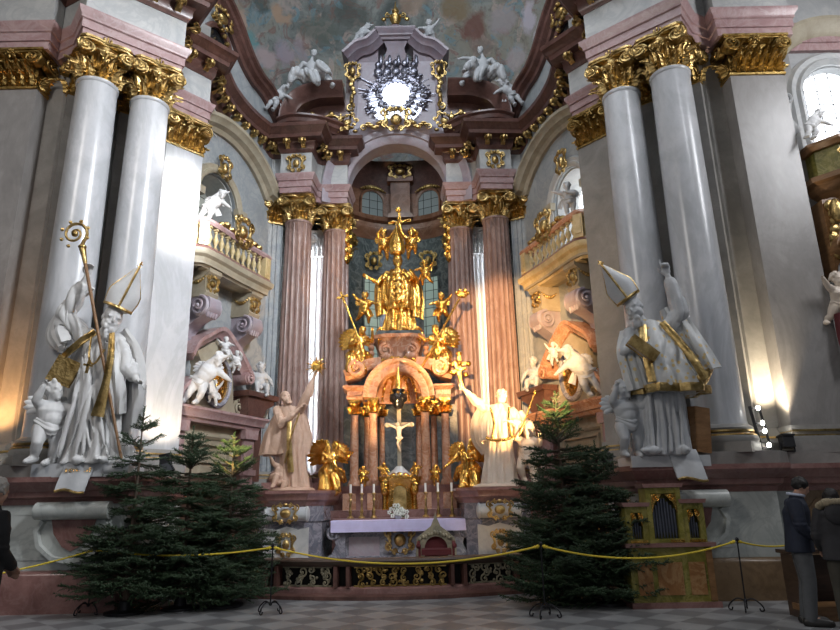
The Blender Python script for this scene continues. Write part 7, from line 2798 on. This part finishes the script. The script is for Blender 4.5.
person('man in navy jacket and grey trousers looking down to the right, right edge', (5.60, 9.05, 0), 1.83, 1.15, dict(head=(0, -.12, 1.61), neck=(0, -.05, 1.49)), M_['navy'], M_['greycloth'], M_['hair_dark'], .1, None, M_['shirt'], -.45, False, 3)
person('person in charcoal jacket with beige fur hood seen from behind, right edge', (5.78, 8.45, 0), 1.68, PI - .35, dict(head=(.0, -.10, 1.60)), M_['darkcloth'], M_['olive'], M_['hair_dark'], .05, M_['fur'], None, -.3, True, 4)
person('person with grey hair in a black coat cut off by the left edge', (-3.50, 6.5, 0), 1.88, PI - .5, dict(head=(-.04, -.03, 1.64), elL=(-.21, -.03, 1.14), haL=(-.10, -.22, 1.0), elR=(.20, -.05, 1.14), haR=(.10, -.24, 1.0)), M_['blackcloth'], M_['blackcloth'], M_['hair_grey'], .7, None, None, -.2, False, 5)
t = thing('kneeler', 'dark wooden kneeling bench behind the legs of the man in navy jacket', 'bench', (6.0, 9.75, 0))
mb = MB()
mb.box((6.25, 9.45, .14), (1.1, .45, .08))
mb.box((6.25, 9.28, .06), (1.15, .1, .12))
obj('step', mb, M_['brownwood'], t)
for x in (5.74, 6.80):
    mb = MB()
    mb.box((x, 9.6, .40), (.06, .4, .8))
    obj('side_board', mb, M_['wood'], t)
mb = MB()
mb.box((6.27, 9.75, .83), (1.14, .3, .05))
mb.box((6.27, 9.8, .42), (1.0, .05, .7))
obj('desk', mb, M_['wood'], t)

# ================================================================== outer right: pulpit canopy with figure
t = thing('wooden_balcony', 'brown wooden cornice with green and gold panel below the bright window, upper right edge', 'balcony', (9.6, 11.9, 7.6))
mb = MB()
pth = [(8.75, 12.4), (8.75, 11.95), (9.1, 11.55), (10.8, 11.55)]
mb.sweep(pth, [(-.6, 0), (-.25, 0), (-.2, .12), (-.05, .22), (0, .34), (.10, .38), (.12, .48), (-.6, .5)], z0=7.25)
mb.sweep(pth, [(-.6, 0), (-.02, 0), (.06, .08), (.06, .14), (-.6, .14)], z0=8.35)
obj('cornice', mb, M_['brownwood'], t)
mb = MB()
mb.sweep(pth, [(-.6, 0), (-.10, 0), (-.10, .62), (-.6, .62)], z0=7.74)
obj('panel', mb, M_['greenpaint'], t)
mb = MB()
for k in range(4):
    cartouche(mb, (9.25 + .4 * k, 11.62, 8.05), UX, UZ, UY, .3, .4, 60 + k, .05)
obj('gilding', mb, M_['oldgold'], t)
mb = MB()
mb.ell((8.9, 11.75, 6.95), (.12, .12, .25))
for k in range(7):
    mb.ell((8.85 + .05 * math.sin(k), 11.85, 7.1 - .17 * k), (.10, .09, .12), n=8, m=5)
obj('gilding', mb, M_['oldgold'], t)
mb = MB()
spiral(mb, (8.95, 11.8, 6.2), UX, UZ, UY, .25, 1.8, .06, 1, .3)
mb.prism(spline([(8.75, 5.6), (8.85, 5.9), (9.2, 6.1), (9.3, 6.6), (9.1, 7.25), (8.75, 7.25)], 5), (0, 12.1, 0), UX, UZ, UY, -.3, .2)
obj('scroll_bracket', mb, M_['brownwood'], t)
putto('white putto with raised arm at the right edge beside the brown scroll bracket', (8.62, 11.75, 4.55), 1.1, 'fly', M_['statuewarm'], .2, 0, False, 1, None, seed=31)
putto('sparkling white putto on top of the wooden cornice below the bright window', (8.8, 11.75, 8.5), .75, 'lean', M_['statue'], .2, 0, False, 1, None, seed=32)
t = thing('red_curtain', 'dark red drapery under the white putto at the right edge', 'drapery', (8.8, 11.8, 4.2))
mb = MB()
drape(mb, [(8.62, 11.7, 4.85), (8.66, 11.68, 4.4), (8.72, 11.7, 3.9)], [.35, .5, .6], (1, 0, 0), .03, 4, .05, 21, 3)
obj('cloth', mb, M_['red'], t)

# ================================================================== lamps of the place
M_['bulb'] = plain('glowing_halogen_bulb', (1.0, .96, .88), .3, 0, 0, emit=25)
t = thing('light_bar', 'upright bar with four glowing lamps between right column and wide pilaster', 'lamp', (6.62, 11.62, 2.4))
mb = MB()
a, b = V3((6.60, 11.60, 3.12)), V3((6.70, 11.60, 2.36))
mb.bar(a + V3((-.09, 0, 0)), b + V3((-.09, 0, 0)), .04)
mb.bar(a + V3((.09, 0.03, 0)), b + V3((.09, 0.03, 0)), .03)
for f in (.05, .4, .58, .95):
    p = a.lerp(b, f)
    mb.bar(p + V3((-.09, 0, 0)), p + V3((.09, .03, 0)), .025)
obj('bar', mb, M_['iron'], t)
for f in (.05, .4, .58, .90):
    p = a.lerp(b, f)
    mb = MB()
    mb.ell(p + V3((.04, -.03, 0)), (.034, .03, .045), n=10, m=7)
    obj('bulb', mb, M_['bulb'], t)


def floodlight(label, x, y, z, aim):
    t = thing('floodlight', label, 'lamp', (x, y, z), 'floodlights on the ledges')
    d = (V3(aim) - V3((x, y, z))).normalized()
    q = V3((0, 0, 1)).rotation_difference(d).to_matrix().to_4x4()
    Mx = Matrix.Translation((x, y, z + .17)) @ q
    mb = MB()
    mb.box((0, 0, 0), (.20, .16, .20), M=Mx)
    mb.box((0, 0, .11), (.24, .20, .03), M=Mx)
    obj('housing', mb, M_['iron'], t)
    mb = MB()
    mb.bar((x - .12, y, z), (x - .12, y, z + .18), .02)
    mb.bar((x + .12, y, z), (x + .12, y, z + .18), .02)
    mb.bar((x - .12, y, z + .01), (x + .12, y, z + .01), .03)
    obj('yoke', mb, M_['iron'], t)
    mb = MB()
    mb.box((0, 0, .128), (.18, .14, .008), M=Mx)
    obj('lens', mb, M_['bulb'], t)
    return V3((x, y, z + .17)) + d * .22, d


def spot(name, loc, aim, power, col, size=60, blend=.6, rad=.05):
    l = bpy.data.lights.new(name, 'SPOT')
    l.energy = power
    l.color = col
    l.spot_size = math.radians(size)
    l.spot_blend = blend
    l.shadow_soft_size = rad
    o = bpy.data.objects.new(name, l)
    C.objects.link(o)
    o.location = loc
    o.rotation_euler = (V3(aim) - V3(loc)).to_track_quat('-Z', 'Y').to_euler()
    return o


def area(name, loc, aim, power, col, sx, sy, spread=180):
    l = bpy.data.lights.new(name, 'AREA')
    l.energy = power
    l.color = col
    l.shape = 'RECTANGLE'
    l.size, l.size_y = sx, sy
    o = bpy.data.objects.new(name, l)
    C.objects.link(o)
    l.spread = math.radians(spread)
    o.location = loc
    o.rotation_euler = (V3(aim) - V3(loc)).to_track_quat('-Z', 'Y').to_euler()
    return o


WARM = (1.0, .60, .25)
WARM2 = (1.0, .72, .42)
COOL = (.84, .91, 1.0)
p, d = floodlight('dark lamp box on the ledge shining up the wall left of the wide right pilaster', 7.12, 11.70, 2.32, (7.16, 12.0, 4.0))
spot('uplight_right', p, p + V3((.05, .36, 1.0)), 750, (1, .82, .58), 60, .8)
p, d = floodlight('lamp box on the ledge behind the left column, mostly hidden', -7.0, 11.55, 2.12, (-7.2, 12.1, 4.0))
spot('uplight_left', p, p + V3((-.25, .35, 1.0)), 520, (1, .50, .18), 70, .8)
p, d = floodlight('lamp box behind the plinth of the crozier statue, mostly hidden', -4.62, 13.7, 2.32, (-5.0, 14.6, 4.0))
spot('uplight_white_pilaster', p, p + V3((-.25, .6, 1.0)), 160, (1, .80, .6), 90, .8)
# warm floodlights for the altar; some spots are added without a fixture
p, d = floodlight('lamp box on the ledge by the left portal aimed at the altar', -4.42, 13.2, 2.12, (2.4, 19.5, 4.5))
spot('added_tip_spot', (0.0, 2.0, 8.0), (2.98, 11.2, 3.14), 42000, (1.0, .80, .28), 4.6, .8, .05)  # added mid-air spot, no fixture, only yellows the right tree tip
p, d = floodlight('small lamp box on the floor behind the altar rail, right of centre', 1.75, 12.85, .09, (3.0, 19.0, 5.0))
spot('altar_flood_centre', p, (3.0, 19.0, 4.6), 40, (1.0, .64, .30), 66, .5, .06)
spot('unseen_nave_spot', (0, -1.0, 4.2), (3.2, 19.0, 5.6), 40000, (1.0, .58, .25), 16, .5, .08)  # unseen spot added behind the camera to warm the right apse columns
p, d = floodlight('small lamp box on the floor behind the altar rail, left of centre', -1.0, 13.4, .2, (.1, 18.4, 7.0))
spot('niche_flood_left', p, (.1, 18.4, 6.6), 2200, WARM, 36, .7, .06)
p, d = floodlight('lamp box on the ledge by the right portal aimed at the altar', 4.42, 13.2, 2.12, (0, 18.5, 5.0))
spot('added_tip_spot', (0.5, 2.0, 8.0), (-2.60, 11.6, 2.58), 42000, (1.0, .80, .28), 4.6, .8, .05)  # second added spot without a lamp, for the left tree tip
spot('altar_flood_right', p, (-.3, 17.8, 5.2), 2200, WARM, 40, .7, .06)
spot('bay_flood', (-3.4, 12.9, 2.4), (4.6, 16.6, 6.6), 1200, WARM, 46, .8, .06)
# daylight: nave windows and the dome above the crossing
area('nave_window_right', (7.5, 4.0, 13.5), (-4.0, 14.6, 7.3), 460, (.92, .95, 1.0), 1.6, 3.0, 66)
spot('sunbeam_on_left_pilaster', (4.5, 3.0, 14.0), (-5.2, 14.5, 8.6), 42000, (1.0, .97, .94), 9, .6, .35)
area('dome_daylight', (0, 7.5, 20), (0, 16.5, 9), 480, COOL, 7, 5)
area('nave_window_left', (-7.5, 2.5, 12), (6.0, 12.0, 6.0), 470, (1.0, .94, .88), 2.0, 3.5)
area('side_window_right', (11.0, 8.0, 10.5), (6.2, 12.0, 6.5), 300, (.95, .96, 1.0), 1.2, 3.0)
area('fresco_fill', (0, 10.5, 20.5), (0, 21, 17.5), 520, COOL, 6, 2.5)  # area fill added to brighten the fresco
area('west_window', (0, -9, 7), (0, 12, 6), 260, (.95, .95, 1.0), 8, 8)
# strip lights added behind the outer columns, standing in for hidden side windows
for S in (1, -1):
    area('apse_gap_strip', (-3.28 * S, 19.98, 6.2), (-2.62 * S, 20.25, 6.2), 95 if S > 0 else 20, COOL, .12, 7, 70)
area('apse_top_window', (0, 20.6, 13.0), (0, 22.5, 9), 45, (.8, .95, 1), 1.2, .8)

W = bpy.data.worlds.new('church_air')
bpy.context.scene.world = W
W.use_nodes = True
bg = W.node_tree.nodes['Background']
bg.inputs[0].default_value = (.72, .80, .95, 1)
bg.inputs[1].default_value = .05

# ================================================================== camera
cd = bpy.data.cameras.new('camera')
cd.lens = 650 / 840 * 36
cd.sensor_width = 36
cd.clip_end = 200
cam = bpy.data.objects.new('camera', cd)
C.objects.link(cam)
cam.matrix_world = Matrix.Translation((.68, 0, 1.6)) @ Matrix.Rotation(math.radians(106), 4, 'X') @ Matrix.Rotation(math.radians(-1.1), 4, 'Z')
sc = bpy.context.scene
sc.camera = cam
sc.view_settings.view_transform = 'Standard'
sc.view_settings.look = 'None'
sc.view_settings.gamma = 1
sc.view_settings.use_curve_mapping = False
sc.view_settings.exposure = 0.0
